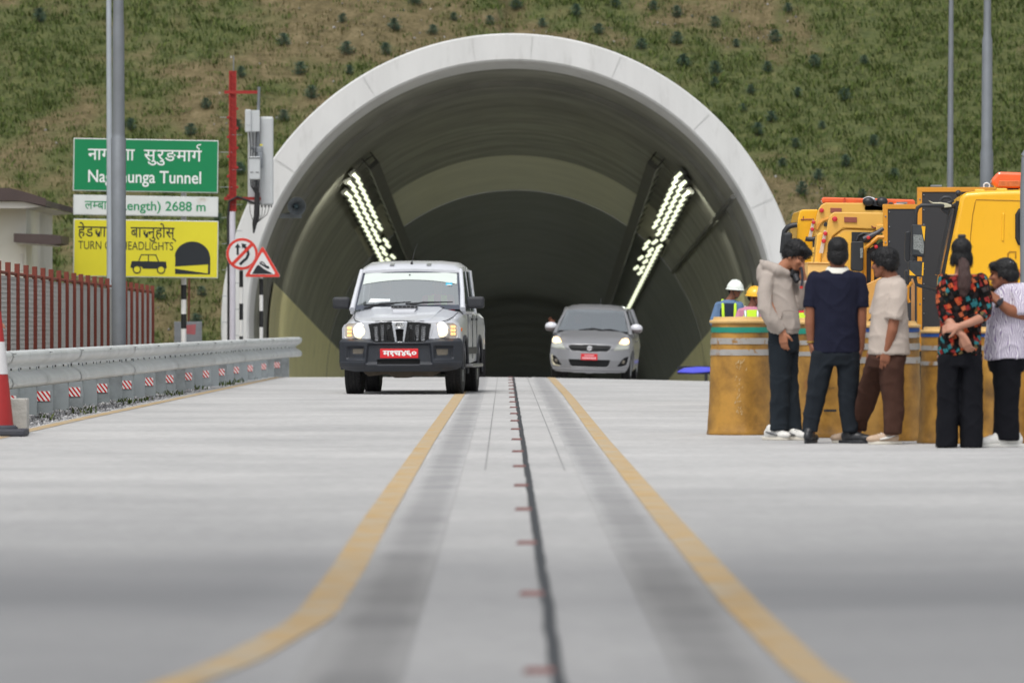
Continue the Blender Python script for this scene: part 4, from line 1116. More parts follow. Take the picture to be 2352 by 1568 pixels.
def tread_mesh(r, w_):
    p = [(r*.62, -w_/2+.01), (r*.80, -w_/2), (r*.93, -w_/2+.005), (r*.985, -w_/2+.025)]
    k = 4
    for i in range(k):
        a = -w_/2+.03+(w_-.06)*i/k; b = -w_/2+.03+(w_-.06)*(i+1)/k-.012
        p += [(r, a), (r, b), (r*.972, b+.002), (r*.972, b+.010)]
    p += [(r*.985, w_/2-.025), (r*.93, w_/2-.005), (r*.80, w_/2), (r*.62, w_/2-.01)]
    return p
M_tyre = pm('tyre_rubber', (.016, .016, .017), .8, 0, .2, 14, .25, 90, stains=((.06, .055, .05), 6, .55, .7))
M_alloy = pm('wheel_alloy', S(150, 152, 156), .35, .8, .08)
def wheel(parent, loc, r, w_, steer=0, rim_mat=None):
    t = empty('wheel', loc, (0, 0, steer)); t.parent = parent
    m = MB(); m.lathe(tread_mesh(r, w_), n=48, axis='x')
    for k in range(48):   # tread blocks
        a = 2*math.pi*k/48
        for s in (-1, 1): m.box((s*w_*.36, r*.996*math.cos(a), r*.996*math.sin(a)), (w_*.2, .03, .016), rot=(a-math.pi/2, 0, 0))
    m.build('tyre', M_tyre, t, smooth=50)
    m = MB(); s = 1 if loc[0] > 0 else -1
    m.lathe([(r*.63, -w_*.42), (r*.63, w_*.42), (r*.58, w_*.42), (r*.56, -w_*.1), (.02, -w_*.1)] if s > 0 else [(.02, w_*.1), (r*.56, w_*.1), (r*.58, -w_*.42), (r*.63, -w_*.42), (r*.63, w_*.42)], n=32, axis='x')
    for k in range(6):
        a = 2*math.pi*k/6; m.tube([(s*w_*.3, 0, 0), (s*w_*.36, r*.6*math.cos(a), r*.6*math.sin(a))], [.05, .03], 8)
    m.lathe([(.07, s*w_*.25), (.06, s*w_*.42), (.01, s*w_*.43)], n=16, axis='x')
    m.build('rim', rim_mat or M_alloy, t, smooth=40)
    return t
def paint(name, col, rough=.32, metal=.55, coat=.6):
    return pm(name, col, rough, metal, .03, 1.5, coat=coat)

# ------------------------------------------------------------------ silver pickup coming out of the tunnel
M_silver = paint('silver_car_paint', S(205, 208, 214), .34, .15, .7)
M_bump = pm('bumper_plastic', (.020, .024, .032), .5, 0, .12, 7, .08, 200, stains=((.045, .045, .045), 5, .6, .8))
M_grille = pm('grille_plastic', (.010, .011, .012), .65, 0, .1, spec=.3)
M_lampglass = pm('lamp_lens', S(205, 200, 190), .12, .2, .05)
M_headlit = pm('lit_headlamp', (1, .9, .7), .2, emit=(1, .76, .48), estr=.85)
M_amberlit = pm('lit_amber_lamp', (1, .6, .25), .3, emit=(1, .45, .12), estr=1.6)
M_glassA = glass('windscreen_glass', (.68, .74, .74), .56, .03, (.88, .93, .93))
M_glassS = glass('side_window_glass', (.25, .28, .28), .25, .03)
M_int = pm('dark_interior', (.03, .032, .034), .8, 0, .15)
M_seat = pm('seat_fabric', (.09, .09, .092), .85, 0, .15)
M_platered = pm('red_number_plate', S(205, 32, 40), .4, 0, .04)
PX = .001546
def q(cx, cy): return ((cx-676)*PX, (1475-cy)*PX)
truck = empty('pickup_truck', at(925, 740, 82.0), (0, 0, 0)); truck.location.z = 0.002; truck.scale = (.957, 1, 1); truck.rotation_euler = (0, R(-.2), R(-4.2)); truck.location.x = at(918, 740, 82).x
tag(truck, 'silver pickup with lit headlights and a red number plate leaving the tunnel', 'pickup truck')
def Fs(x, z):
    a = abs(x)/.915
    return .02+.24*a**4.5+.06*a*a+.03*max(0, z-.85)
head_half = [(.475, .832), (.49, .90), (.515, .97), (.555, 1.018), (.66, 1.030), (.80, 1.018), (.845, .99), (.858, .90), (.852, .815), (.70, .805), (.50, .812)]
gr_half = [(0, 1.045), (.13, 1.045), (.30, 1.035), (.475, 1.012), (.452, .93), (.435, .80), (.40, .755), (0, .755)]
grille = gr_half+mirror(gr_half)[::-1]
slots = []
for c, wd in ((.165, .035), (.262, .036), (.36, .036)):
    lo = .775; hi = 1.005-.02*(c > .3)
    slots.append([(c-wd+.0, lo), (c+wd-.012, lo), (c+wd, hi), (c-wd+.01, hi)]); slots.append(mirror(slots[-1]))
chrome = [(-.118, 1.043), (.122, 1.05), (.075, .752), (.048, .752), (.066, .93), (.055, .940), (-.050, .940), (-.060, .93), (-.040, .752), (-.066, .752)]
inner = [(-.060, .93), (-.05, .938), (.055, .938), (.066, .93), (.048, .757), (-.04, .757)]
badge = [(.072*math.cos(R(a)), .996+.036*math.sin(R(a))) for a in range(0, 360, 12)]
bh = [(0, .742), (.36, .742), (.405, .765), (.43, .795), (.60, .803), (.80, .805), (.905, .80), (.93, .765), (.935, .55), (.925, .40), (.85, .355), (.70, .33), (.45, .325), (0, .33)]
bumper = bh+mirror(bh)[::-1]
fog = [(.55, .655), (.735, .655), (.725, .575), (.70, .562), (.57, .565)]
fogR = [(.53, .66), (.72, .66), (.71, .585), (.56, .582)]
low_slot = [(-.34, .505), (.32, .505), (.31, .42), (-.32, .42)]
def fbump(x, z):
    t = (z-.33)/(.80-.33); k = max(0., min(1., min(t/.28, (1-t)/.10)))
    d = -.03-.11*math.sin(k*math.pi/2)
    ax = abs(x)
    if .43 < z < .735:   # recess round the plate and the fog lamp hollows
        e = min(1, max(0, (.50-ax-(z-.58)*.10)/.035)); d += .045*e*min(1, (z-.43)/.03)*min(1, (.735-z)/.03)
        e2 = min(1, max(0, (.82-ax)/.04))*min(1, max(0, (ax-.52)/.03))*min(1, max(0, (z-.50)/.03))*min(1, max(0, (.70-z)/.03)); d += .05*e2
    if ax > .52 and .40 < z < .47: d -= .012
    return d
regs = [('fog_lamp', [fog, mirror(fogR)], pm('fog_lens', S(118, 112, 102), .2, .2, .2, 9), lambda x, z: fbump(x, z)+.005),
        ('lower_vent', [low_slot], M_grille, lambda x, z: fbump(x, z)+.03),
        ('bumper', [bumper], M_bump, fbump),
        ('badge', [badge], M_chrome, -.050),
        ('slot', slots+[inner], pm('deep_black', (.004, .004, .005), .8), .035),
        ('chrome_strip', [chrome], pm('satin_silver', S(190, 194, 200), .25, .5), -.040),
        ('grille', [grille], M_grille, -.022),
        ('headlight', [head_half, mirror(head_half)], M_lampglass, .012),
        ('nose', [[(-.90, .70), (-.905, .95), (-.87, 1.0), (-.80, 1.028), (-.5, 1.045), (0, 1.055), (.5, 1.045), (.80, 1.028), (.87, 1.0), (.905, .95), (.90, .70)]], M_silver, 0)]
fr = fascia(truck, regs, Fs, .94, .32, 1.06, .0075)
# mesh webbing inside the grille slots
m = MB()
for c in (-.36, -.262, -.165, .165, .262, .36):
    for k in range(7): 
        z = .80+k*.031; y = Fs(c, z)+.025
        m.tube([(c+.028*math.cos(R(a)), y, z+.012*math.sin(R(a))) for a in range(0, 361, 45)], .004, 5)
m.build('slot_web', pm('grille_web', (.03, .03, .032), .4), truck)
m = MB()   # emblem on the badge
for pts in ([(-.045, .975), (-.030, 1.012), (-.005, 1.02), (-.018, .985)], [(.048, .985), (.03, 1.02), (.0, 1.02), (.018, .975), (.035, .978)], [(-.055, .99), (-.03, 1.02)]):
    m.tube([(x, Fs(x, z)-.054, z) for x, z in pts], .005, 6)
m.build('emblem', M_black, truck)
m = MB(); m.tube([(x*1.0, Fs(x, z)-.052, z) for x, z in badge+badge[:1]], .006, 6); m.build('badge_rim', M_chrome, truck)
for s, cx, cz in ((-1, -.605, .908), (1, .625, .922)):
    y0 = Fs(cx, cz)
    t = empty('headlamp_unit', (cx, y0, cz)); t.parent = truck
    m = MB(); m.lathe([(.122, .03), (.122, -.004), (.108, -.012)], n=32, axis='y'); m.build('lamp_bezel', M_chrome, t, smooth=40)
    m = MB(); m.sphere((0, .0, 0), (.112, .035, .112), 28, 14); m.build('lit_lens', M_headlit, t, smooth=180)
    m = MB(); m.sphere((s*-.0, -.024, -.01), (.048, .015, .055), 20, 10); m.build('lit_bulb', pm('lit_bulb', (1, 1, .9), .2, emit=(1, .92, .76), estr=1.3), t, smooth=180)
    m = MB()
    for r_ in range(3):
        for c_ in range(2): 
            xx = s*(.155+.034*c_); zz = .05-.052*r_
            m.box((xx, Fs(cx+xx, cz+zz)-y0-.004, zz), (.026, .02, .03))
    each(m, 'indicator_led', M_amberlit, t, bevel=.004)
# bumper plate
p = empty('number_plate', ((678-676)*PX, Fs(0, .59)-.115, .591)); p.parent = truck
m = MB(); m.box((0, 0, 0), (.577, .012, .137)); m.build('plate', M_platered, p, bevel=.004)
lettering(p, M_ltr_w, script_line(['म', '१', 'च', '४', '६', '०'], .03), -.245, .262, -.045, .042, -.008)
# body shell
ys = sorted(set([.06, .12, .2, .3]+list(np.arange(.38, 1.36, .04))+list(np.arange(1.4, 3.0, .2))+list(np.arange(3.0, 4.1, .04))+[4.2, 4.6, 4.85]))
keys = [(.06, [(0, 1.04), (.3, 1.035), (.48, 1.02), (.55, .995), (.57, .96), (.58, .88), (.58, .75), (.58, .6), (.58, .45), (0, .40)]),
        (.2, [(0, 1.07), (.3, 1.065), (.52, 1.055), (.66, 1.03), (.71, .98), (.73, .89), (.74, .75), (.74, .6), (.74, .45), (0, .40)]),
        (.35, [(0, 1.10), (.3, 1.095), (.55, 1.095), (.74, 1.055), (.82, .995), (.855, .90), (.865, .75), (.865, .6), (.86, .45), (0, .40)]),
        (.50, [(0, 1.13), (.3, 1.125), (.55, 1.12), (.765, 1.085), (.855, 1.02), (.895, .91), (.905, .75), (.905, .6), (.9, .45), (0, .40)]),
        (1.2, [(0, 1.245), (.3, 1.24), (.56, 1.238), (.78, 1.19), (.87, 1.09), (.905, .95), (.912, .78), (.91, .6), (.9, .45), (0, .4)]),
        (1.45, [(0, 1.15), (.3, 1.15), (.56, 1.15), (.82, 1.19), (.885, 1.1), (.908, .95), (.914, .78), (.91, .6), (.9, .42), (0, .4)]),
        (4.6, [(0, 1.12), (.3, 1.12), (.56, 1.12), (.84, 1.17), (.90, 1.1), (.92, .95), (.92, .78), (.92, .62), (.91, .5), (0, .5)]),
        (4.85, [(0, 1.1), (.3, 1.1), (.55, 1.1), (.8, 1.15), (.87, 1.08), (.89, .95), (.89, .78), (.89, .62), (.88, .5), (0, .5)])]
loft(keys, ys, 'body', M_silver, truck, arches=((.88, .37, .45), (3.58, .37, .45)), smooth=35)
m = MB()
for s in (-1, 1): m.tube([(s*.60, .10, 1.035), (s*.70, .3, 1.068), (s*.755, .6, 1.108), (s*.785, 1.15, 1.18)], .006, 5)
each(m, 'bonnet_gap', M_black, truck)
# raised bonnet centre with its air scoop
m = MB()
hb = [(.08, .36, 1.046), (.4, .42, 1.118), (.8, .46, 1.19), (1.15, .50, 1.252)]
vs = []
for (y, xw, z) in hb: vs += [(-xw-.05, y, z-.012), (-xw, y, z+.012), (0, y, z+.02), (xw, y, z+.012), (xw+.05, y, z-.012)]
m.add(vs, [(j*5+i, j*5+i+1, j*5+i+6, j*5+i+5) for j in range(3) for i in range(4)]); m.build('bonnet_bulge', M_silver, truck, smooth=60)
m = MB(); m.add([(-.15, .62, 1.165), (.15, .62, 1.165), (-.19, .82, 1.248), (.19, .82, 1.248), (-.19, 1.12, 1.262), (.19, 1.12, 1.262)], [(0, 1, 3, 2), (2, 3, 5, 4)]); m.build('scoop', M_silver, truck, bevel=.01)
m = MB(); m.box((0, .80, 1.262), (.40, .02, .034)); m.build('scoop_mouth', M_black, truck)
m = MB()
for k in range(6): m.box((-.16+.064*k, .787, 1.262), (.008, .01, .03))
m.box((0, .787, 1.279), (.40, .012, .006)); m.box((0, .787, 1.246), (.40, .012, .006)); m.build('scoop_vane', M_alloy, truck)
# cab: roof, pillars, glass
rk = [(1.87, [(0, 1.825), (.4, 1.815), (.64, 1.80), (.705, 1.775), (.71, 1.765), (0, 1.765)]),
      (1.98, [(0, 1.885), (.4, 1.88), (.62, 1.865), (.712, 1.815), (.725, 1.78), (0, 1.79)]),
      (2.25, [(0, 1.94), (.4, 1.935), (.62, 1.915), (.725, 1.85), (.742, 1.79), (0, 1.81)]),
      (2.6, [(0, 1.955), (.4, 1.95), (.63, 1.925), (.73, 1.86), (.748, 1.79), (0, 1.82)]),
      (3.05, [(0, 1.95), (.4, 1.945), (.63, 1.92), (.725, 1.855), (.745, 1.79), (0, 1.82)]),
      (3.16, [(0, 1.90), (.4, 1.895), (.6, 1.87), (.70, 1.82), (.72, 1.77), (0, 1.78)])]
rk = [(y, [(x*1.06, z) for x, z in p]) for y, p in rk]
loft(rk, [1.87, 1.92, 1.98, 2.1, 2.25, 2.45, 2.6, 2.85, 3.05, 3.1, 3.16], 'roof', M_silver, truck, smooth=35)
m = MB(); m.tube([(-.62, .88, .33), (.62, .88, .33)], .05, 10); m.tube([(-.62, 3.58, .33), (.62, 3.58, .33)], .05, 10); each(m, 'axle', M_black, truck)
m = MB()
for x in (-.30, .27): m.box((x, 2.1, 1.903), (.07, .32, .006), rot=(R(9), 0, 0))
each(m, 'roof_patch', paint('roof_patch_paint', S(176, 180, 186)), truck, bevel=.002)
def wy(z): return 1.26+.64*(z-1.245)/.555
def wpt(cx, cy, dy=0):   # crop pixel -> windscreen plane
    x = (cx-737)*PX*1.01; z = (1475-cy)*PX*1.013; return Vector((x, wy(z)+.10*x*x+dy-.03, z))
m = MB()
for s in (-1, 1):
    m.tube([(s*.850, 1.28, 1.225), (s*.815, 1.60, 1.50), (s*.765, 1.93, 1.80)], [.045, .036, .034], 10)
    m.tube([(s*.862, 2.25, 1.16), (s*.785, 2.28, 1.80)], [.035, .03], 8); m.tube([(s*.862, 3.05, 1.16), (s*.78, 3.06, 1.80)], [.06, .06], 8)
    m.tube([(s*.862, 1.4, 1.185), (s*.865, 3.05, 1.185)], .03, 8); m.tube([(s*.77, 1.93, 1.80), (s*.79, 2.3, 1.80), (s*.79, 3.05, 1.80)], .025, 8)
each(m, 'pillar', M_silver, truck, smooth=60)
def screen(name, mat, corners, off, nx=16, nz=8, parent=truck, curve=.10, drop=0):
    (xb, zb), (xt, zt) = corners; m = MB(); vs = []
    for j in range(nz+1):
        t = j/nz; z = zb+(zt-zb)*t; xw = xb+(xt-xb)*t
        for i in range(nx+1):
            x = xw*(2*i/nx-1); z2 = z-drop*x*x*(1-t); vs.append((x, wy(z2)+curve*x*x+off, z2))
    m.add(vs, [(j*(nx+1)+i, j*(nx+1)+i+1, (j+1)*(nx+1)+i+1, (j+1)*(nx+1)+i) for j in range(nz) for i in range(nx)])
    return m.build(name, mat, parent, smooth=180)
screen('windscreen', M_glassA, ((.815, 1.24), (.735, 1.80)), -.012)
screen('sun_strip', pm('mint_sun_strip', S(198, 207, 202), .25, 0, .02, spec=.6), ((.725, 1.665), (.708, 1.765)), -.02, drop=.13)
m = MB()   # black border of the screen
def bord(pa, pb, w_): 
    pts = [Vector(pa).lerp(Vector(pb), i/12) for i in range(13)]
    return [(p.x, wy(p.z)+.10*p.x*p.x-.018, p.z) for p in pts]
rows = [((-.79, 0, 1.235), (.79, 0, 1.235)), ((-.765, 0, 1.292), (.765, 0, 1.292))]
def band(a0, a1, b0, b1):
    A = bord(a0, a1, 0); B = bord(b0, b1, 0); m.add(A+B, [(i, i+1, 13+i+1, 13+i) for i in range(12)])
band((-.83, 0, 1.225), (.83, 0, 1.225), (-.80, 0, 1.292), (.80, 0, 1.292))
band((-.705, 0, 1.77), (.705, 0, 1.77), (-.74, 0, 1.803), (.74, 0, 1.803))
for s in (-1, 1): band((s*.835, 0, 1.225), (s*.745, 0, 1.803), (s*.795, 0, 1.225), (s*.708, 0, 1.803))
m.build('screen_border', pm('screen_border', S(62, 68, 80), .35, 0, .05), truck)
m = MB(); m.box((-.01, wy(1.735)-.035, 1.737), (.022, .01, .018)); m.build('mirror_mount', M_black, truck)
m = MB(); m.box((.605, wy(1.60)+.02, 1.597), (.10, .006, .062), rot=(R(-49), 0, 0)); m.build('blue_sticker', pm('blue_sticker', S(45, 165, 195), .4), truck)
m = MB(); m.box((.61, wy(1.585)+.010, 1.583), (.075, .004, .016), rot=(R(-49), 0, 0)); m.build('sticker_text', M_white, truck)
m = MB(); m.add([wpt(365, 588, .015), wpt(562, 595, .015), wpt(560, 615, .012), wpt(345, 628, .012)], [(0, 1, 2, 3)]); m.build('paper', pm('white_paper', S(225, 232, 232), .6), truck)
for a, b, c in (((310, 682), (480, 640), (770, 622)), ((735, 660), (890, 628), (1180, 625))):
    m = MB(); A, B, C_ = (wpt(*a, -.03), wpt(*b, -.035), wpt(*c, -.03))
    m.tube([A, B, C_], [.010, .016, .008], 6); m.tube([A+Vector((0, -.0, 0)), Vector((A.x+.25, B.y-.02, B.z-.005))], .010, 6)
    m.tube([wpt(b[0]-170, b[1]+12, -.045), wpt(b[0]+130, b[1]-2, -.045)], .012, 6); m.build('wiper', M_black, truck)
m = MB()
for x0, x1 in ((-.60, -.2), (.10, .58)): m.box(((x0+x1)/2, 1.205, 1.247), (x1-x0, .03, .014))
each(m, 'cowl_vent', M_black, truck)
m = MB(); m.tube([(0, 2.02, 1.90), (0, 2.04, 1.925)], [.022, .016], 10); m.tube([(0, 2.04, 1.92), (.035, 2.15, 2.10), (.075, 2.2, 2.20)], [.006, .004, .002], 6); m.build('aerial', M_black, truck)
for s in (-1, 1):
    m = MB(); m.box((s*1.035, 1.46, 1.325), (.265, .12, .175)); m.build('wing_mirror', M_plastic, truck, bevel=.04, seg=3)
    m = MB(); m.box((s*.875, 1.47, 1.265), (.15, .06, .06)); m.build('mirror_arm', M_plastic, truck, bevel=.01)
    m = MB(); m.add([(s*.89, 1.42, 1.20), (s*.89, 2.24, 1.20), (s*.805, 2.24, 1.785), (s*.79, 1.95, 1.785)], [(0, 1, 2, 3)]); m.add([(s*.89, 2.3, 1.20), (s*.89, 3.0, 1.20), (s*.81, 3.0, 1.785), (s*.81, 2.3, 1.785)], [(0, 1, 2, 3)]); each(m, 'side_window', M_glassS, truck)
    m = MB(); 
    for y in (2.12, 2.95): m.box((s*.925, y, 1.08), (.03, .16, .035))
    each(m, 'door_handle', M_black, truck, bevel=.008)
    m = MB(); m.box((s*.93, 2.2, .40), (.16, 1.9, .05)); m.build('side_step', pm('scuffed_alloy', S(140, 140, 140), .4, .6, .2, 8), truck, bevel=.015)
    m = MB(); m.box((s*.83, 4.05, .42), (.28, .012, .42)); m.build('mud_flap', M_rubber, truck)
    m = MB()
    for (yc, r_) in ((.88, .45), (3.58, .45)): 
        m.tube([(s*.915, yc+(r_+.01)*math.cos(R(a)), .37+(r_+.01)*math.sin(R(a))) for a in range(-10, 191, 12)], .025, 8)
    each(m, 'wheel_arch', M_plastic, truck)
    m = MB(); m.box((s*.922, 2.2, .62), (.02, 1.7, .10)); m.build('side_moulding', M_plastic, truck, bevel=.006)
    m = MB(); 
    for y in (1.42, 2.27, 3.06): m.tube([(s*.917, y, 1.15), (s*.919, y, .5)], .005, 4)
    m.build('door_gap', M_black, truck)
    m = MB(); m.box((s*.897, .52, .93), (.02, .10, .05)); m.build('side_indicator', pm('amber_lens', S(225, 120, 40), .3), truck, bevel=.01)
    m = MB(); m.box((s*.80, 4.86, .95), (.14, .04, .3)); m.build('tail_light', M_red, truck, bevel=.01)
m = MB(); m.box((0, 2.2, .5), (1.5, 3.9, .2)); m.box((0, 2.2, 1.06), (1.6, 1.6, .08)); m.box((0, 3.0, 1.45), (1.35, .04, .66)); m.add([(-.80, 1.32, 1.16), (.80, 1.32, 1.16), (.78, 1.62, 1.20), (-.78, 1.62, 1.20)], [(0, 1, 2, 3)]); m.build('cabin', M_int, truck)
m = MB()
for x in (-.38, .38):
    m.box((x, 2.3, 1.28), (.48, .12, .62), rot=(R(-12), 0, 0)); m.box((x, 2.36, 1.66), (.24, .08, .16))
m.build('seat', M_seat, truck, bevel=.05)
m = MB(); m.tube([(-.38+.18*math.cos(R(a)), 1.72+.05*math.sin(R(a)), 1.33+.17*math.sin(R(a))) for a in range(0, 361, 20)], .015, 6); m.build('steering_wheel', M_black, truck)
m = MB(); m.prism([(-.62, .36), (-.5, .26), (-.2, .29), (-.1, .235), (.1, .235), (.16, .27), (.45, .25), (.55, .30), (.62, .36)], .25, .9); m.build('skid_plate', pm('muddy_underside', S(84, 76, 66), .9, 0, .25, 8), truck, bevel=.01)
for x, y in ((-.765, .88), (.765, .88)): wheel(truck, (x, y, .368), .368, .255, R(-1))
for x, y in ((-.765, 3.58), (.765, 3.58)): wheel(truck, (x, y, .368), .368, .255)

# ------------------------------------------------------------------ grey hatchback behind it
M_grey = paint('grey_car_paint', S(132, 133, 136), .36, .3, .5)
car = empty('hatchback', at(1352, 740, 113.3)); car.location.z = g(car.location.x, 113.3)-.0; car.rotation_euler = (R(1.5), R(1.5), R(-4.2))
tag(car, 'grey hatchback with lit orange indicators and white mirrors coming up inside the tunnel mouth', 'hatchback car')
def Fh(x, z):
    a = abs(x)/.82
    return .02+.30*a**2.6+.85*max(0, z-.70)+.06*max(0, .36-z)-.03*max(0, 1-abs(z-.46)/.2)
hl = [(.472, .655), (.565, .80), (.625, .885), (.68, .905), (.745, .895), (.765, .84), (.765, .70), (.70, .672)]
hl_top = [(.575, .80), (.625, .885), (.68, .905), (.745, .895), (.765, .85), (.765, .80), (.70, .775), (.63, .79)]
g2 = [(0, .765), (.30, .762), (.438, .752), (.40, .68), (.365, .645), (.30, .636), (0, .634)]
lowg = [(0, .468), (.42, .468), (.385, .36), (.355, .328), (0, .325)]
fp = [(.775, .54), (.70, .525), (.64, .47), (.60, .41), (.545, .34), (.66, .345), (.735, .37), (.765, .44)]
fpd = [(.78, .55), (.76, .55), (.745, .40), (.70, .352), (.60, .338), (.60, .322), (.72, .335), (.765, .385)]
outl = [(0, .20), (.66, .22), (.74, .26), (.785, .36), (.805, .5), (.80, .62), (.785, .75), (.775, .90), (.63, .905), (.565, .81), (.46, .785), (.30, .79), (0, .795)]
slim = [(0, .285), (.35, .285), (.52, .30), (.50, .27), (0, .25)]
whole = outl+mirror(outl)[::-1]
regs = [('indicator_lamp', [hl_top, mirror(hl_top)], pm('lit_indicator', (1, .8, .5), .2, emit=(1, .55, .2), estr=1.9), -.004),
        ('headlight', [hl, mirror(hl)], pm('clear_headlight', S(175, 178, 170), .12, .3, .15, 9), -.002),
        ('upper_grille', [g2+mirror(g2)[::-1]], M_grille, .02),
        ('lower_grille', [lowg+mirror(lowg)[::-1]], M_grille, .03),
        ('fog_trim', [mirror(fpd)], pm('pale_trim', S(190, 184, 160), .3, .3), -.012),
        ('fog_recess', [fp, mirror(fp)], M_grille, .035),
        ('bumper', [whole], M_grey, lambda x, z: -.012*(1 if .285 > z > .26 else 0))]
fascia(car, regs, Fh, .83, .19, .92, .008)
m = MB()
for k in range(4): 
    z = .35+.03*k; m.tube([(x, Fh(x, z)+.034, z) for x in np.linspace(-.36, .36, 9)], .004, 5)
for k in range(3):
    z = .665+.03*k; m.tube([(x, Fh(x, z)+.026, z) for x in np.linspace(-.38, .38, 9)], .003, 5)
m.build('grille_bar', M_plastic, car)
for s in (-1, 1):
    m = MB(); m.lathe([(.04, .02), (.036, .0), (.015, -.008)], (s*.665, Fh(.665, .435)+.025, .435), 20, 'y'); m.build('fog_lamp', pm('fog_lens', S(118, 112, 102)), car, smooth=50)
# chrome S-like emblem built from two slanted hooks
m = MB(); q2 = .058
up = [(-.9, .25), (-.25, .95), (.15, .95), (.95, .35), (.45, .0), (.15, .25), (-.05, .25), (-.35, .0), (.9, -.6), (.95, -.3)]
sshape = [(-1.0, .30), (-.05, 1.0), (1.0, .45), (.55, .20), (.05, .50), (-.35, .30), (1.0, -.30), (.05, -1.0), (-1.0, -.45), (-.55, -.20), (-.05, -.50), (.35, -.30)]
m.add([(x*q2, Fh(0, .70)-.012, .70+z*q2*.85) for x, z in sshape], [tuple(range(12))]); o = m.build('emblem', pm('bright_emblem', S(230, 232, 236), .2, .3), car); sm = o.modifiers.new('thick', 'SOLIDIFY'); sm.thickness = .012
p = empty('number_plate', (0, Fh(0, .52)-.035, .527)); p.parent = car
m = MB(); m.box((0, 0, 0), (.33, .012, .125)); m.build('plate', M_platered, p, bevel=.004)
m = MB()
for k in range(8): m.box((-.085+.024*k, -.0075, .028), (.016, .003, .026))
for k in range(7): m.box((-.12+.040*k, -.0075, -.022), (.030, .003, .042))
m.build('plate_marks', pm('plate_marks', S(222, 175, 180), .5), p)
keys = [(.12, [(0, .78), (.3, .777), (.40, .765), (.46, .74), (.48, .70), (.49, .6), (.49, .45), (.48, .3), (.46, .23), (0, .22)]),
        (.28, [(0, .855), (.3, .852), (.46, .84), (.56, .80), (.61, .75), (.63, .65), (.64, .5), (.63, .3), (.60, .22), (0, .2)]),
        (.5, [(0, .925), (.3, .92), (.54, .905), (.64, .885), (.72, .82), (.77, .70), (.79, .5), (.78, .3), (.74, .22), (0, .2)]),
        (1.0, [(0, 1.045), (.3, 1.04), (.55, 1.015), (.69, .965), (.79, .885), (.83, .74), (.84, .5), (.83, .3), (.8, .22), (0, .2)]),
        (1.25, [(0, .95), (.3, .95), (.55, .95), (.74, .95), (.80, .88), (.835, .74), (.845, .5), (.83, .3), (.8, .22), (0, .2)]),
        (3.4, [(0, .98), (.3, .98), (.55, .98), (.72, 1.0), (.79, .92), (.83, .76), (.845, .5), (.83, .3), (.8, .24), (0, .22)]),
        (3.8, [(0, .95), (.3, .95), (.5, .95), (.62, .95), (.7, .88), (.74, .74), (.75, .5), (.72, .3), (.7, .28), (0, .26)])]
ys = sorted(set([.12, .17, .22, .28, .36]+list(np.arange(.44, 1.2, .04))+[1.25]+list(np.arange(1.4, 2.8, .2))+list(np.arange(2.8, 3.6, .04))+[3.65, 3.8]))
loft(keys, ys, 'body', M_grey, car, arches=((.82, .30, .36), (3.25, .30, .36)), smooth=40)
rk = [(1.70, [(0, 1.43), (.3, 1.425), (.5, 1.41), (.565, 1.39), (.57, 1.375), (0, 1.37)]),
      (1.85, [(0, 1.485), (.3, 1.48), (.5, 1.455), (.585, 1.42), (.60, 1.385), (0, 1.40)]),
      (2.2, [(0, 1.525), (.3, 1.52), (.5, 1.495), (.6, 1.45), (.625, 1.39), (0, 1.42)]),
      (3.2, [(0, 1.49), (.3, 1.485), (.5, 1.465), (.59, 1.42), (.61, 1.36), (0, 1.39)]),
      (3.55, [(0, 1.42), (.3, 1.415), (.48, 1.40), (.56, 1.37), (.58, 1.34), (0, 1.36)])]
loft(rk, [1.70, 1.76, 1.85, 2.0, 2.2, 2.5, 2.8, 3.2, 3.55], 'roof', M_grey, car, smooth=40)
m = MB()
for s in (-1, 1):
    m.tube([(s*.76, 1.05, .93), (s*.68, 1.40, 1.19), (s*.585, 1.76, 1.40)], [.05, .036, .034], 10)
    m.tube([(s*.77, 2.2, .95), (s*.63, 2.25, 1.41)], .035, 8); m.tube([(s*.76, 3.1, .98), (s*.62, 3.25, 1.38)], [.1, .08], 8); m.tube([(s*.785, 1.2, .93), (s*.78, 3.3, .98)], .03, 8); m.tube([(s*.60, 1.8, 1.41), (s*.63, 2.3, 1.43), (s*.61, 3.2, 1.39)], .03, 8)
each(m, 'pillar', M_grey, car, smooth=60)
m = MB(); vs = []
for j in range(9):
    t = j/8; z = 1.035+(1.425-1.035)*t; xw = .705+(.565-.705)*t; y = 1.0+(1.72-1.0)*t
    for i in range(17): 
        x = xw*(2*i/16-1); vs.append((x, y+.20*x*x-.06, z-.05*x*x))
m.add(vs, [(j*17+i, j*17+i+1, (j+1)*17+i+1, (j+1)*17+i) for j in range(8) for i in range(16)]); m.build('windscreen', M_glassA, car, smooth=180)
for s in (-1, 1):
    m = MB(); m.sphere((s*.86, 1.32, 1.08), (.125, .09, .088), 20, 12); m.build('wing_mirror', pm('white_mirror_cover', S(205, 206, 212), .3, .1), car, smooth=180)
    m = MB(); m.sphere((s*.86, 1.318, 1.045), (.123, .085, .07), 20, 12); m.tube([(s*.78, 1.34, 1.0), (s*.70, 1.36, .97)], [.04, .05], 8); m.build('mirror_base', pm('grey_mirror_base', S(110, 104, 104), .4), car, smooth=180)
    m = MB(); m.add([(s*.80, 1.25, .97), (s*.80, 3.05, .99), (s*.645, 3.1, 1.38), (s*.64, 2.0, 1.40), (s*.62, 1.82, 1.38)], [(0, 1, 2, 3, 4)]); m.build('side_window', M_glassS, car)
    m = MB(); m.box((s*.85, 2.1, .80), (.03, .18, .03)); m.build('door_handle', M_grey, car, bevel=.01)
m = MB()
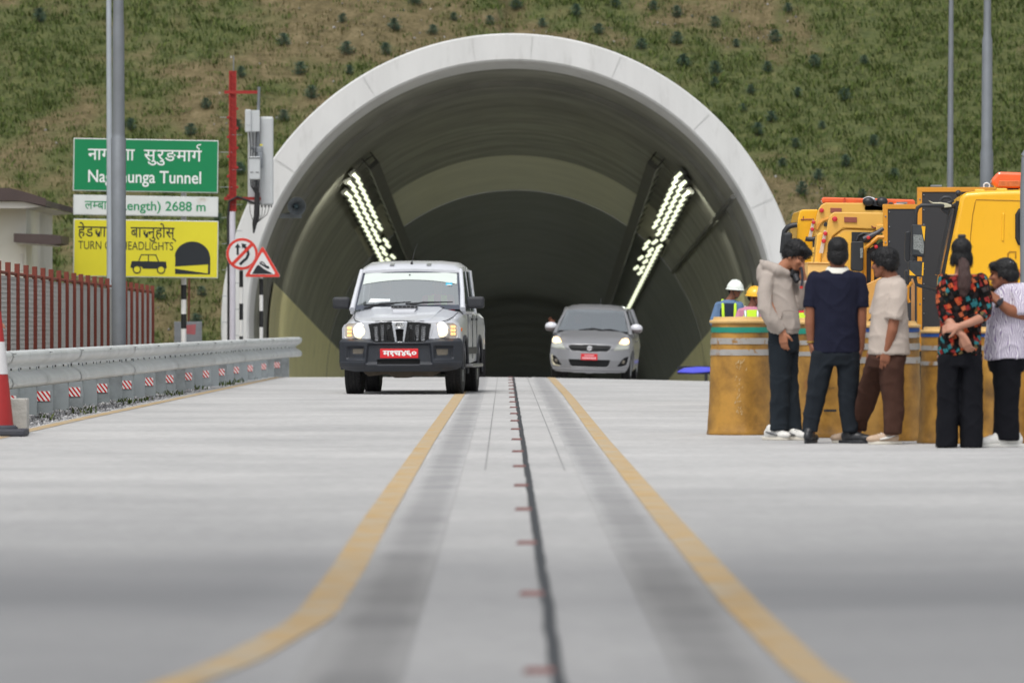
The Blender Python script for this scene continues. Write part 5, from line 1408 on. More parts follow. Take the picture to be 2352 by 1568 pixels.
for a, b in (((-.28, 1.03), (.30, 1.05)), ((.10, 1.03), (.58, 1.03))):
    m = MB(); m.tube([(a[0], .955+.2*a[0]**2-.04, a[1]), ((a[0]+b[0])/2, 1.0-.03, (a[1]+b[1])/2+.022), (b[0], .99+.2*b[0]**2-.04, b[1]-.02)], [.010, .018, .008], 6); m.build('wiper', M_black, car)
m = MB(); m.tube([(.03, 2.9, 1.5), (.03, 3.05, 1.62)], .008, 6); m.build('aerial', M_black, car)
m = MB(); m.box((0, 2.0, .35), (1.3, 3.2, .2)); m.box((0, 2.0, .85), (1.45, 2.2, .06)); m.add([(-.7, 1.08, .97), (.7, 1.08, .97), (.68, 1.5, 1.0), (-.68, 1.5, 1.0)], [(0, 1, 2, 3)]); m.box((0, 3.3, 1.1), (1.1, .05, .4)); m.build('cabin', M_int, car)
m = MB()
for x in (-.35, .35):
    m.box((x, 2.1, 1.02), (.46, .12, .5), rot=(R(-14), 0, 0)); m.box((x, 2.17, 1.31), (.24, .08, .15))
m.build('seat', M_seat, car, bevel=.04)
for x, y in ((-.70, .82), (.70, .82), (-.70, 3.25), (.70, 3.25)): wheel(car, (x, y, .298), .298, .19)
# ------------------------------------------------------------------ drums
M_drum = bpy.data.materials.new('worn_mustard_paint'); M_drum.use_nodes = True
def _drum():
    nt = M_drum.node_tree; b = nt.nodes['Principled BSDF']; L = nt.links.new
    ge = N(nt, 'ShaderNodeNewGeometry'); 
    n1 = N(nt, 'ShaderNodeTexNoise', i_Scale=3.2, i_Detail=8, i_Roughness=.62); L(ge.outputs['Position'], n1.inputs['Vector'])
    r1 = ramp(nt, [(.28, S(98, 70, 30)), (.45, S(148, 108, 44)), (.6, S(178, 132, 54)), (.75, S(190, 138, 54))]); L(n1.outputs['Fac'], r1.inputs[0])
    mp = N(nt, 'ShaderNodeMapping'); mp.inputs['Scale'].default_value = (3, 3, .8); L(ge.outputs['Position'], mp.inputs[0])
    n2 = N(nt, 'ShaderNodeTexNoise', i_Scale=4.5, i_Detail=10, i_Roughness=.75); L(mp.outputs[0], n2.inputs['Vector'])
    r2 = ramp(nt, [(.62, (0, 0, 0)), (.68, (.75, .75, .75))]); L(n2.outputs['Fac'], r2.inputs[0])
    mx = N(nt, 'ShaderNodeMix', data_type='RGBA'); mx.inputs[7].default_value = c4(S(140, 88, 40)); L(r2.outputs[0], mx.inputs[0]); L(r1.outputs[0], mx.inputs[6])
    n3 = N(nt, 'ShaderNodeTexNoise', i_Scale=14, i_Detail=6, i_Roughness=.7); L(ge.outputs['Position'], n3.inputs['Vector'])
    r3 = ramp(nt, [(.66, (0, 0, 0)), (.74, (.7, .7, .7))]); L(n3.outputs['Fac'], r3.inputs[0])
    mx2 = N(nt, 'ShaderNodeMix', data_type='RGBA'); mx2.inputs[7].default_value = c4(S(100, 74, 44)); L(r3.outputs[0], mx2.inputs[0]); L(mx.outputs[2], mx2.inputs[6])
    L(mx2.outputs[2], b.inputs['Base Color']); b.inputs['Roughness'].default_value = .42
    bu = N(nt, 'ShaderNodeBump', i_Strength=.35, i_Distance=.02); L(n1.outputs['Fac'], bu.inputs['Height']); L(bu.outputs[0], b.inputs['Normal'])
_drum()
M_drumlid = pm('drum_lid', S(214, 176, 112), .5, 0, .12, 5, space='World', stains=(S(180, 120, 55), 4, .55, .7))
M_tapeS = pm('silver_tape', S(165, 162, 158), .4, .2, .1, 9, space='World', stains=(S(150, 112, 60), 11, .56, .64))
M_tapeG = pm('green_tape', S(18, 128, 108), .5, 0, .06, 8, space='World', stains=(S(150, 108, 40), 13, .66, .70))
M_tapeB = pm('blue_tape', S(28, 72, 140), .5, 0, .08, 8, space='World', stains=(S(140, 110, 60), 13, .68, .72))
M_scr = pm('pale_scratches', S(186, 164, 122), .6, 0, .1, 10)
DP = [(.27, 0), (.285, .0), (.292, .012), (.283, .04), (.278, .12), (.272, .30), (.267, .52), (.262, .75), (.256, .95), (.252, 1.0)]
def dr(z): return np.interp(z, [p[1] for p in DP[1:]], [p[0] for p in DP[1:]])
def drum(u, v, hgt, bands, label, text=None, scratches=False, dent=None, rs=1.0):
    s = (v-740)/CAMZ; Y = F/s+.28; k = F/Y; t = empty('drum', ((u-1160)/k, Y, .0)); tag(t, label, 'drum', 'yellow drums in a line')
    q_ = hgt/1.06
    m = MB(); prof = [(r*rs, z*q_) for r, z in DP]+[(.252*rs, 1.01*q_)]; m.lathe(prof, n=56)
    # small dents: push the wall in and out
    vs = []
    for (x, y, z) in m.v:
        a = math.atan2(y, x); d = .008*mnoise.noise((math.cos(a)*1.5+u*.1, math.sin(a)*1.5, z*2.4))+(.012*mnoise.noise((math.cos(a)*3+u, math.sin(a)*3, z*5)) if z < .25 else 0)
        if dent and z > .02:
            da = (a-dent[0]+math.pi) % (2*math.pi)-math.pi; d -= .03*math.exp(-(da/.35)**2-((z-dent[1])/.1)**2)
        r_ = 1+d/.27; vs.append((x*r_, y*r_, z))
    m.v = vs; m.build('shell', M_drum, t, smooth=60)
    m = MB(); m.lathe([(.252*rs, 1.0*q_), (.268*rs, 1.005*q_), (.272*rs, 1.018*q_), (.268*rs, 1.03*q_), (.24*rs, 1.035*q_), (.232*rs, 1.06*q_), (.05, 1.062*q_)], n=56); m.build('lid', M_drumlid, t, smooth=30)
    for (z0, z1, mt) in bands:
        m = MB(); zs = np.linspace(z0, z1, 4)
        m.lathe([(dr(z0/q_)*rs+.001, z0)]+[(dr(z/q_)*rs+.0045+.0015*mnoise.noise((z*9, u, 0)), z) for z in zs]+[(dr(z1/q_)*rs+.001, z1)], n=56)
        vs = []
        for (x, y, z) in m.v:
            a = math.atan2(y, x); d = .008*mnoise.noise((math.cos(a)*1.5+u*.1, math.sin(a)*1.5, z*2.4)); r_ = 1+(d+.001)/.27; vs.append((x*r_, y*r_, z+.004*mnoise.noise((a*2, u, 3))))
        m.v = vs; m.build('tape_band', mt, t, smooth=60)
    if text:
        p = empty('lettering', (0, 0, 0)); bpy.data.objects.remove(p)
        for (s_, x0, x1, zc, hh) in text:
            V, Fc = T(s_); ax, bx = min(q1[0] for q1 in V), max(q1[0] for q1 in V); ay, by = 0, .7; W = []
            for (x, y, _) in V:
                xx = x0+(x-ax)/(bx-ax)*(x1-x0); z = zc+(y-ay)/(by-ay)*hh; r_ = dr(z/q_)*rs+.008; W.append((xx, -math.sqrt(max(0, r_*r_-xx*xx)), z))
            me = bpy.data.meshes.new('lettering'); me.from_pydata(W, [], Fc); me.materials.append(M_ltr_k); o = bpy.data.objects.new('lettering', me); COL.objects.link(o); o.parent = t
        m = MB(); vs = []
        for z in (.235, .255):
            for i in range(9): xx = text[0][1]-.01+.115*i/8; r_ = dr(z/q_)*rs+.009; vs.append((xx, -math.sqrt(r_*r_-xx*xx), z))
        m.add(vs, [(i, i+1, i+10, i+9) for i in range(8)]); m.build('dark_label', M_ltr_k, t)
    if scratches:
        m = MB(); rd = random.Random(4)
        for _ in range(46):
            z = rd.uniform(.18, .72); xx = -.03+.05*(z-.45)*rd.uniform(.2, 1)+rd.gauss(0, .018); l = rd.uniform(.006, .03); wd = rd.uniform(.001, .006); r0 = dr(z/q_)*rs+.0085
            f = lambda a, zz: (a, -math.sqrt(max(0, r0*r0-a*a)), zz)
            m.add([f(xx-wd, z), f(xx+wd, z-.003), f(xx+.4*l+wd*.3, z+l), f(xx+.4*l-wd*.5, z+l*.9)], [(0, 1, 2, 3)])
        m.build('scratches', M_scr, t)
    return t
G, B_, Sv = M_tapeG, M_tapeB, M_tapeS
drum(1701, 999, 1.09, [(.945, .995, G), (.838, .895, Sv), (.735, .79, Sv)], 'scratched yellow drum with a green band at the left end of the drum line', scratches=True, rs=1.07)
drum(1892, 1005, 1.08, [(.935, .985, G), (.835, .875, Sv), (.735, .775, Sv)], 'yellow drum with a green band behind the man in the navy polo shirt', text=[('INDIA PVT. L', 0-.005, .11, .435, .022)], dent=(-1.2, .14))
drum(2044, 1013, 1.05, [(.955, 1.0, B_), (.905, .95, Sv), (.80, .855, Sv), (.68, .735, Sv)], 'yellow drum with a blue band and three silver bands behind the boy in brown trousers')
drum(2185, 1019, 1.0, [(.915, .965, B_), (.80, .84, Sv), (.67, .705, Sv)], 'yellow drum with a blue band behind the woman in the patterned blouse')
drum(2302, 1020, 1.0, [(.915, .965, B_), (.80, .84, Sv)], 'yellow drum half hidden behind the woman in the wavy striped blouse')
drum(2402, 1020, 1.0, [(.915, .965, B_), (.80, .84, Sv)], 'yellow drum cut by the right edge of the view')

# ------------------------------------------------------------------ yellow trucks
class VW:
    """builds a vehicle's parts from outlines measured in its own side plane"""
    def __init__(s, name, u0, Y, **k):
        s.Y = Y; s.k = F/Y; s.u0 = u0; s.o = empty(name, ((u0-1160)/s.k, Y, 0)); tag(s.o, **k)
    def p(s, u, v): return ((u-s.u0)/s.k, CAMZ-(v-740)/s.k)
    def pts(s, l): return [s.p(u, v) for u, v in l]
    def prism(s, name, l, y0, y1, mat, bevel=.015, seg=2, parent=None, smooth=None):
        m = MB(); m.prism(s.pts(l), y0, y1); return m.build(name, mat, parent or s.o, bevel=bevel, seg=seg, smooth=smooth)
    def tube(s, name, l, r, mat, y=0, n=10, parent=None):
        m = MB(); m.tube([(s.p(u, v)[0], y if not isinstance(y, (list, tuple)) else y[i], s.p(u, v)[1]) for i, (u, v) in enumerate(l)], r, n); return m.build(name, mat, parent or s.o, smooth=50)
    def disc(s, name, u, v, rp, y, mat, dep=.03, parent=None):
        x, z = s.p(u, v); m = MB(); m.lathe([(rp/s.k, dep), (rp/s.k, 0), (rp/s.k*.75, -.015), (.002, -.02)], (x, y, z), 20, 'y'); return m.build(name, mat, parent or s.o, smooth=40)
def c5(l): return [(1787+x/5.594, 420.5+y/5.594) for x, y in l]
def c6(l): return [(2050+x/4.474, 368+y/4.474) for x, y in l]
M_ty = pm('truck_yellow_paint', S(238, 178, 22), .33, 0, .035, 1.2, coat=.35, stains=(S(205, 150, 30), 2.2, .56, .8))
M_tan = pm('truck_tan_yellow_paint', S(222, 172, 78), .42, 0, .05, 1.5, coat=.2, stains=(S(196, 150, 70), 2.5, .58, .75))
M_or = pm('orange_frame_paint', S(216, 148, 44), .4, 0, .06, 2, coat=.2)
M_amber = pm('amber_lens_plastic', S(232, 100, 48), .18, 0, .12, 6, spec=.6, coat=.5)
M_redl = pm('red_round_lamp', S(196, 34, 48), .25, 0, .05, coat=.4)
M_brown = pm('brown_reflector', S(142, 78, 64), .4, 0, .08)
M_mirr = pm('mirror_glass', (.42, .44, .45), .06, .9, .3, 22)
M_frame_k = pm('black_frame', (.02, .022, .026), .45)
M_board = bpy.data.materials.new('perforated_black_board'); M_board.use_nodes = True
nt = M_board.node_tree; L = nt.links.new; tcn = N(nt, 'ShaderNodeTexCoord'); b = nt.nodes['Principled BSDF']
mp = N(nt, 'ShaderNodeMapping'); mp.inputs['Scale'].default_value = (22, 22, 22); mp.inputs['Rotation'].default_value = (0, R(45), 0); L(tcn.outputs['Object'], mp.inputs[0])
vo = N(nt, 'ShaderNodeTexVoronoi', i_Scale=1.0, i_Randomness=.0); L(mp.outputs[0], vo.inputs['Vector'])
rp = ramp(nt, [(.14, S(112, 114, 118)), (.22, S(50, 51, 54))]); L(vo.outputs['Distance'], rp.inputs[0]); L(rp.outputs[0], b.inputs['Base Color']); b.inputs['Roughness'].default_value = .5
# --- two framed black boards
def frame_board(name, Y, u0, u1, v0, v1, label, fr=11):
    V = VW(name, u0, Y, label=label, cat='sign board')
    V.prism('board', [(u0+fr-1, v0+fr-1), (u1-fr+1, v0+fr-1), (u1-fr+1, v1-fr+1), (u0+fr-1, v1-fr+1)], .01, .05, M_board, 0)
    m = MB()
    for l in ([(u0, v0), (u1, v0), (u1, v0+fr), (u0, v0+fr)], [(u0, v1-fr), (u1, v1-fr), (u1, v1), (u0, v1)], [(u0, v0+fr), (u0+fr, v0+fr), (u0+fr, v1-fr), (u0, v1-fr)], [(u1-fr, v0+fr), (u1, v0+fr), (u1, v1-fr), (u1-fr, v1-fr)]): m.prism(V.pts(l), 0, .09)
    m.build('frame', M_or, V.o, bevel=.004)
    m = MB()
    for v in range(int(v0+18), int(v1), 34):
        for u in (u0+fr+4,): x, z = V.p(u, v); m.sphere((x, .005, z), .009, 8, 6)
    for v in range(int(v0+28), int(v1), 60): x, z = V.p(u0+fr*.55, v); m.sphere((x, -.002, z), .01, 8, 6)
    each(m, 'rivet', M_alloy, V.o)
    m = MB(); x, z = V.p(u0+44, v0-1); m.box((x, .05, z+.012), (.13, .06, .02)); m.build('hinge', M_galv, V.o)
    m = MB(); x0, z0 = V.p(u0, v1); x1, _ = V.p(u1, v1)
    for x in (x0+.15, x1-.15): m.box((x, .1, z0/2), (.08, .08, z0))
    m.box(((x0+x1)/2, .1, .12), (x1-x0, .5, .08)); m.build('stand', M_frame_k, V.o)
    return V
V = frame_board('sign_board', 67, 2107, 2372, 430, 806, 'large orange framed black perforated board behind the yellow truck cab')
x, z = V.p(2267, 427); m = MB(); m.tube([(x+.035*math.cos(R(a)), .04, z+.035*math.sin(R(a))) for a in range(0, 361, 24)], .009, 8); m.box((x, .04, z-.05), (.02, .03, .04)); m.build('lifting_eye', M_white, V.o, smooth=60)
V.prism('side_strip', [(2095, 640), (2103, 640), (2103, 790), (2095, 790)], .12, .16, pm('pale_wood', S(205, 158, 105), .7, 0, .1, 3), .004)
V.tube('hook', [(2088, 695), (2084, 685), (2085, 660), (2094, 648)], .02, M_or, -.05)
V2 = frame_board('sign_board', 70, 2028, 2150, 469, 800, 'smaller orange framed black perforated board left of the larger one')
V2.prism('step_panel', [(2030, 810), (2140, 810), (2140, 840), (2030, 840)], .1, .5, M_or)
# --- truck cab nearest
A = VW('truck', 2300, 62, label='bright yellow truck cab with an amber beacon and black twin mirrors at the right edge', cat='truck')
A.o.rotation_euler = (0, 0, R(-2.2))
side = [(2168, 640), (2176, 596), (2192, 520), (2205, 455), (2211, 445), (2222, 441), (2260, 438), (2330, 436), (2480, 436), (2545, 440), (2560, 470), (2566, 660), (2300, 660), (2284, 657), (2271, 653), (2250, 665), (2226, 700), (2166, 700)]
A.prism('cab', side, 0, 2.0, M_ty, .05, 4, smooth=35)
m = MB()
for a, b in (((2240, 439), (2264, 437)), ((2290, 437), (2316, 436)), ((2344, 436), (2372, 436))):
    x0, z0 = A.p(*a); x1, z1 = A.p(*b); m.box(((x0+x1)/2, 1.0, z0+.004), (x1-x0, 1.7, .045))
m.build('roof_rib', M_ty, A.o, bevel=.018)
wd = A.pts([(2171, 628), (2178, 596), (2193, 524), (2205, 462)])
m = MB(); n = len(wd)
m.add([(x-.016, .10, z) for x, z in wd]+[(x-.016, 1.88, z) for x, z in wd], [(i, i+1, n+i+1, n+i) for i in range(n-1)]); m.build('windscreen', pm('truck_windscreen', (.10, .11, .12), .06, .3, .1, spec=.8), A.o)
m = MB()
for y in (.06, 1.9): m.tube([(x-.012, y, z) for x, z in wd], .03, 8)
each(m, 'screen_seal', M_rubber, A.o)
m = MB(); m.tube([(x-.02, 1.985, z) for x, z in wd], .016, 8); m.build('far_pillar', M_or, A.o)
A.tube('door_gap', c6([(1352, 418), (860, 405), (850, 440), (825, 560), (805, 760), (790, 1000), (770, 1250)]), .006, pm('seam_shadow', S(176, 128, 20), .6), -.001, 5)
A.prism('door_ridge', c6([(1125, 545), (1150, 545), (1145, 830), (1122, 830)]), -.014, .01, M_ty, .008)
A.prism('side_window', c6([(1282, 560), (1300, 520), (1352, 508), (1800, 508), (1850, 560), (1850, 830), (1800, 872), (1352, 872), (1300, 845), (1284, 800)]), -.012, .01, pm('truck_side_glass', (.05, .055, .06), .08, .2, .2, spec=.8), .02)
A.tube('window_seal', c6([(1352, 508), (1310, 518), (1284, 560), (1284, 800), (1305, 850), (1352, 872), (1800, 872), (1850, 830), (1850, 560), (1800, 508), (1352, 508)]), .026, M_rubber, -.008, 8)
A.tube('handle_recess', c6([(1185, 1010), (1185, 960), (1205, 940), (1265, 940), (1265, 1010)]), .010, pm('seam_shadow', S(176, 128, 20), .6), -.001, 6)
A.prism('side_marker', c6([(1302, 1120), (1345, 1120), (1345, 1196), (1302, 1196)]), -.02, .01, M_amber, .006)
A.prism('corner_panel', [(2290, 661), (2500, 661), (2500, 720), (2284, 720)], .1, 1.9, pm('grey_chassis_panel', S(130, 132, 130), .6, .1))
A.prism('chassis', [(2180, 720), (2900, 720), (2900, 790), (2180, 790)], .3, 1.7, M_frame_k)
A.prism('cargo_body', [(2580, 480), (2950, 480), (2950, 720), (2580, 720)], 0, 2.0, M_ty, .03)
for u in (2300, 2800):
    x, z = A.p(u, 780)
    for y in (.25, 1.8): wheel(A.o, (x, y, .40), .40, .25); bpy.data.objects[-1] if False else None
for o in list(A.o.children):
    if o.name.startswith('wheel'): o.rotation_euler = (0, 0, R(90))
# amber beacon
m = MB(); bl_ = c6([(1035, 190), (1110, 105), (1330, 112), (1600, 112), (1690, 190), (1600, 280), (1100, 275), (1045, 225)]); m.prism(A.pts(bl_), .5, .85); m.build('beacon', M_amber, A.o, bevel=.03)
A.prism('beacon_reflector', c6([(1118, 200), (1600, 200), (1600, 262), (1110, 258)]), .49, .52, pm('amber_inner', S(206, 118, 70), .3, .3, .25, 20), .004)
A.prism('beacon_foot', c6([(1150, 278), (1600, 280), (1600, 320), (1150, 318)]), .55, .8, M_frame_k, .005)
# twin mirrors on their bracket
my = -.12
A.tube('mirror_arm', [(2200, 474), (2160, 473), (2116, 472), (2107, 478), (2103, 490), (2102.5, 520), (2102, 600), (2101, 640), (2105, 654), (2125, 660), (2152, 667), (2172, 676)], .021, M_frame_k, [.1, my, my, my, my, my, my, my, my, my, .0, .12])
def mirror_box(l, gl, stripes, speck):
    V_ = A; m = MB(); m.prism(V_.pts(l), my-.05, my+.07); o = m.build('mirror_housing', M_frame_k, A.o, bevel=.03, seg=3)
    m = MB(); m.prism(V_.pts(gl), my-.058, my-.05); m.build('mirror_glass', M_mirr if not speck else pm('mirror_glass_dark', (.10, .11, .12), .08, .6, .2, 9), A.o)
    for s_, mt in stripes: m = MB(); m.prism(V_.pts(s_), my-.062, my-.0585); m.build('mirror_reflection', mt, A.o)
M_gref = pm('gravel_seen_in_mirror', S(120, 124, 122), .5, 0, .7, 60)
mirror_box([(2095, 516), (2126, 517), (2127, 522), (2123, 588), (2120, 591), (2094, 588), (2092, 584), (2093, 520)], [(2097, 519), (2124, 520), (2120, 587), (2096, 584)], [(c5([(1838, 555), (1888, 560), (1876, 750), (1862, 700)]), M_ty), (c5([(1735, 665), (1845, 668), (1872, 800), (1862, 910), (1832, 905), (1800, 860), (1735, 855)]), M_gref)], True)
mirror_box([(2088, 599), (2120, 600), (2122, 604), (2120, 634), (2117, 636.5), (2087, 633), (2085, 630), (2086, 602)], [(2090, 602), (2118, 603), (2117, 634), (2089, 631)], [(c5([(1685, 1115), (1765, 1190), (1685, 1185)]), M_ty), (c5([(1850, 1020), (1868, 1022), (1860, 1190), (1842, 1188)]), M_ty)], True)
A.prism('rear_mirror_shell', [(2082, 532), (2090, 529), (2094, 532), (2092, 600), (2084, 600), (2080, 594)], .25, .4, M_frame_k, .03, 3)
A.prism('rear_mirror_shell', [(2080, 620), (2086, 618), (2092, 622), (2090, 655), (2082, 652)], .25, .4, M_frame_k, .02, 3)
# cream look-down mirror and the fittings above the screen
m = MB(); pts = c5([(1930, 220), (1990, 250), (2090, 248), (2170, 262), (2228, 285), (2225, 310), (2150, 318), (2040, 300), (1975, 262)]); m.prism(A.pts(pts), -.1, .02); m.build('look_down_mirror', pm('cream_plastic', S(190, 186, 160), .3, .2, .1), A.o, bevel=.02)
m = MB(); pts = c5([(2085, 310), (2225, 315), (2190, 430), (2150, 400), (2100, 360)]); m.prism(A.pts(pts), -.04, .06); m.build('look_down_shell', M_frame_k, A.o, bevel=.02)
A.tube('screen_bracket', c5([(2090, 235), (2105, 200), (2140, 182), (2205, 185), (2250, 230), (2180, 262)]), .018, M_frame_k, -.03)
x, z = A.p(2202, 452); m = MB(); m.sphere((x, .1, z+.04), .035, 12, 8); m.build('marker_knob', M_frame_k, A.o, smooth=180)
# --- wrecker in front
Bk = VW('wrecker_truck', 1990, 66, label='tan yellow wrecker with round red lamps and an orange tube frame beside the black boards', cat='truck')
Bk.prism('side_panel', c5([(555, 1200), (560, 1030), (640, 500), (660, 430), (690, 392), (730, 372), (1352, 382), (1352, 600), (840, 578), (690, 692), (672, 1030), (672, 1200)]), -.02, .08, M_tan, .012)
Bk.prism('body', c5([(692, 694), (842, 580), (1262, 592), (1262, 780), (1090, 1300), (640, 1300), (640, 1000)]), .0, 1.5, pm('wrecker_yellow', S(235, 182, 70), .4, 0, .04, 1.5, coat=.25), .03)
Bk.prism('opening', c5([(945, 628), (1255, 632), (1255, 765), (945, 760)]), -.02, .05, M_frame_k, .004)
Bk.tube('hose', c5([(1010, 740), (1030, 680), (1100, 645), (1170, 665)]), .016, M_frame_k, -.03)
Bk.disc('red_lamp', *c5([(727, 463)])[0], 6.2, -.05, M_redl, .06)
Bk.prism('reflector', c5([(848, 436), (1012, 440), (1012, 508), (848, 503)]), -.035, .0, M_brown, .004)
Bk.prism('lamp_strip', c5([(590, 605), (628, 622), (576, 905), (525, 900)]), -.05, -.02, pm('lamp_strip_plate', S(205, 190, 175), .4, .1, .1), .004)
for cx, cy in ((605, 650), (585, 745)): Bk.disc('red_lamp', *c5([(cx, cy)])[0], 5.2, -.06, M_redl, .03)
Bk.prism('post', c5([(475, 1030), (508, 670), (530, 640), (560, 632), (585, 650), (560, 1030)]), .1, .5, pm('wrecker_yellow', S(235, 182, 70)), .03)
Bk.prism('toolbox', c5([(350, 1028), (660, 1034), (660, 1500), (350, 1500)]), -.5, .4, pm('pale_orange_paint', S(238, 190, 112), .45, 0, .04, 1.5), .02)
Bk.prism('toolbox_lid', c5([(345, 1020), (664, 1026), (664, 1040), (345, 1034)]), -.52, .42, pm('pale_orange_paint', S(238, 190, 112)), .006)
m = MB()
fr_ = c5([(1100, 1500), (1100, 848), (1275, 697), (1350, 697)])
pp = [Bk.p(u, v) for u, v in fr_]
m.tube([(x, -.15, z) for x, z in pp], .026, 8); m.build('tube_frame', M_or, Bk.o, smooth=40)
Bk.prism('tube_frame_upright', c5([(1188, 905), (1228, 890), (1222, 1300), (1182, 1300)]), -.17, -.12, M_or, .006)
Bk.prism('cab_opening', c5([(1128, 870), (1345, 740), (1345, 1250), (1128, 1320)]), -.06, .02, M_frame_k, .004)
Bk.tube('boom', c5([(1090, 725), (1170, 690), (1262, 645), (1345, 585)]), [.034, .038, .03, .022], pm('grey_boom', S(70, 70, 76), .4, .2), -.12)
for cx, cy in ((1150, 705), (1248, 822)): Bk.disc('red_lamp', *c5([(cx, cy)])[0], 4.6, -.18, M_redl, .05)
Bk.tube('cable', c5([(1150, 880), (1160, 820), (1200, 780), (1262, 785)]), .016, M_frame_k, -.1)
m = MB(); m.prism(Bk.pts(c5([(930, 755), (1060, 752), (1078, 775), (1072, 1120), (1050, 1138), (930, 1128), (916, 1100), (920, 775)])), -.34, -.2); m.build('mirror_housing', M_frame_k, Bk.o, bevel=.035, seg=3)
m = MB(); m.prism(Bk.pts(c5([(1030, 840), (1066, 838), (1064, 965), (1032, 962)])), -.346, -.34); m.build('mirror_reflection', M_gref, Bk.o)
Bk.prism('ramp_panel', c5([(1112, 1300), (1335, 1195), (1335, 1560), (1112, 1800)]), -.30, -.25, pm('sloping_tan_panel', S(212, 158, 82), .4, 0, .06, 1, coat=.2, stretch=(6, 1, .6)), .01)
Bk.prism('small_box', c5([(1258, 540), (1352, 535), (1352, 612), (1258, 615)]), -.05, .1, M_tan, .008)
Bk.tube('latch', c5([(1200, 550), (1215, 570), (1258, 575)]), .008, M_brown, -.03, 5)
Bk.prism('chassis', [(1860, 730), (2090, 730), (2090, 800), (1860, 800)], .2, 1.6, M_frame_k)
# --- wrecker behind it
Ck = VW('wrecker_truck', 1930, 73, label='rear yellow wrecker carrying a long orange light bar next to the tunnel portal', cat='truck')
Ck.prism('side_panel', c5([(430, 1000), (445, 690), (500, 410), (525, 330), (560, 280), (610, 252), (1110, 256), (1355, 300), (1355, 640), (640, 640), (600, 1000)]), .0, .1, M_tan, .012)
Ck.prism('cab', c5([(225, 1100), (245, 720), (262, 460), (285, 360), (315, 338), (520, 335), (540, 480), (500, 1100)]), .15, 1.9, M_ty, .05, 3)
Ck.tube('cab_seam', c5([(300, 466), (470, 462)]), .008, M_brown, .145, 5); Ck.tube('cab_seam', c5([(335, 425), (330, 480)]), .006, M_brown, .145, 5)
Ck.disc('red_lamp', *c5([(560, 352)])[0], 5.4, -.03, M_redl, .06)
Ck.prism('reflector', c5([(672, 318), (818, 322), (816, 382), (672, 378)]), -.015, .02, M_brown, .004)
Ck.prism('lamp_strip', c5([(440, 475), (477, 482), (432, 705), (385, 702)]), -.03, .0, pm('lamp_strip_plate', S(205, 190, 175)), .004)
for cx, cy in ((455, 505), (438, 595)): Ck.disc('red_lamp', *c5([(cx, cy)])[0], 4.6, -.04, M_redl, .03)
Ck.tube('arch_brace', c5([(500, 600), (530, 530), (580, 480), (665, 455)]), .02, pm('orange_brace', S(205, 140, 45), .5), -.01)
Ck.prism('dark_bracket', c5([(590, 515), (615, 495), (642, 520), (635, 560), (588, 552)]), -.02, .03, M_frame_k, .004)
Ck.prism('lower_frame', c5([(440, 830), (520, 800), (560, 1200), (400, 1200)]), -.1, .0, pm('wrecker_yellow', S(235, 182, 70)), .01)
Ck.tube('hose', c5([(350, 715), (400, 725), (450, 720), (500, 690), (470, 760), (480, 830)]), .03, M_frame_k, -.05)
Ck.prism('light_bar', c5([(578, 215), (585, 185), (605, 174), (1760, 205), (1788, 225), (1786, 278), (1460, 276), (605, 252), (585, 245)]), .3, .6, M_amber, .02, 3)
Ck.prism('light_bar_divider', c5([(860, 180), (885, 181), (885, 260), (860, 259)]), .29, .31, pm('amber_divider', S(206, 80, 50), .3), .002)
Ck.prism('light_bar_cover', c5([(1105, 215), (1120, 182), (1180, 163), (1262, 185), (1270, 220)]), .26, .64, pm('pale_metal_cover', S(200, 200, 206), .4, .2), .015)
Ck.prism('speaker', c5([(1092, 330), (1108, 228), (1140, 212), (1350, 218), (1392, 240), (1392, 372), (1110, 370)]), .0, .25, M_frame_k, .02)
for cx in (1160, 1335):
    x, z = Ck.p(*c5([(cx, 240)])[0]); m = MB(); m.sphere((x, -.02, z), (.075, .06, .06), 16, 10); m.build('speaker_horn', M_black, Ck.o, smooth=180)
for cx in (1470, 1640): Ck.prism('light_bar_foot', c5([(cx-28, 240), (cx+28, 242), (cx+32, 285), (cx-32, 283)]), .28, .5, M_frame_k, .01)
Ck.prism('light_bar_badge', c5([(1510, 262), (1630, 264), (1630, 276), (1510, 274)]), .2, .3, M_white, .002)
Ck.tube('mirror_arm', c5([(60, 900), (78, 700), (90, 620), (130, 565), (180, 545), (250, 535)]), .035, M_frame_k, .1)
m = MB(); m.prism(Ck.pts(c5([(72, 640), (175, 632), (182, 660), (170, 900), (70, 900)])), -.05, .1); m.build('mirror_housing', M_frame_k, Ck.o, bevel=.03, seg=3)
Ck.prism('body', c5([(430, 1010), (1300, 1010), (1300, 1700), (430, 1700)]), .2, 1.9, M_ty, .03)
for vw, us in ((Bk, (1880, 2060)), (Ck, (1860, 2050))):
    for u in us:
        x, z = vw.p(u, 790)
        for y in (.4, 1.5): wheel(vw.o, (x, y, .40), .40, .25).rotation_euler = (0, 0, R(90))
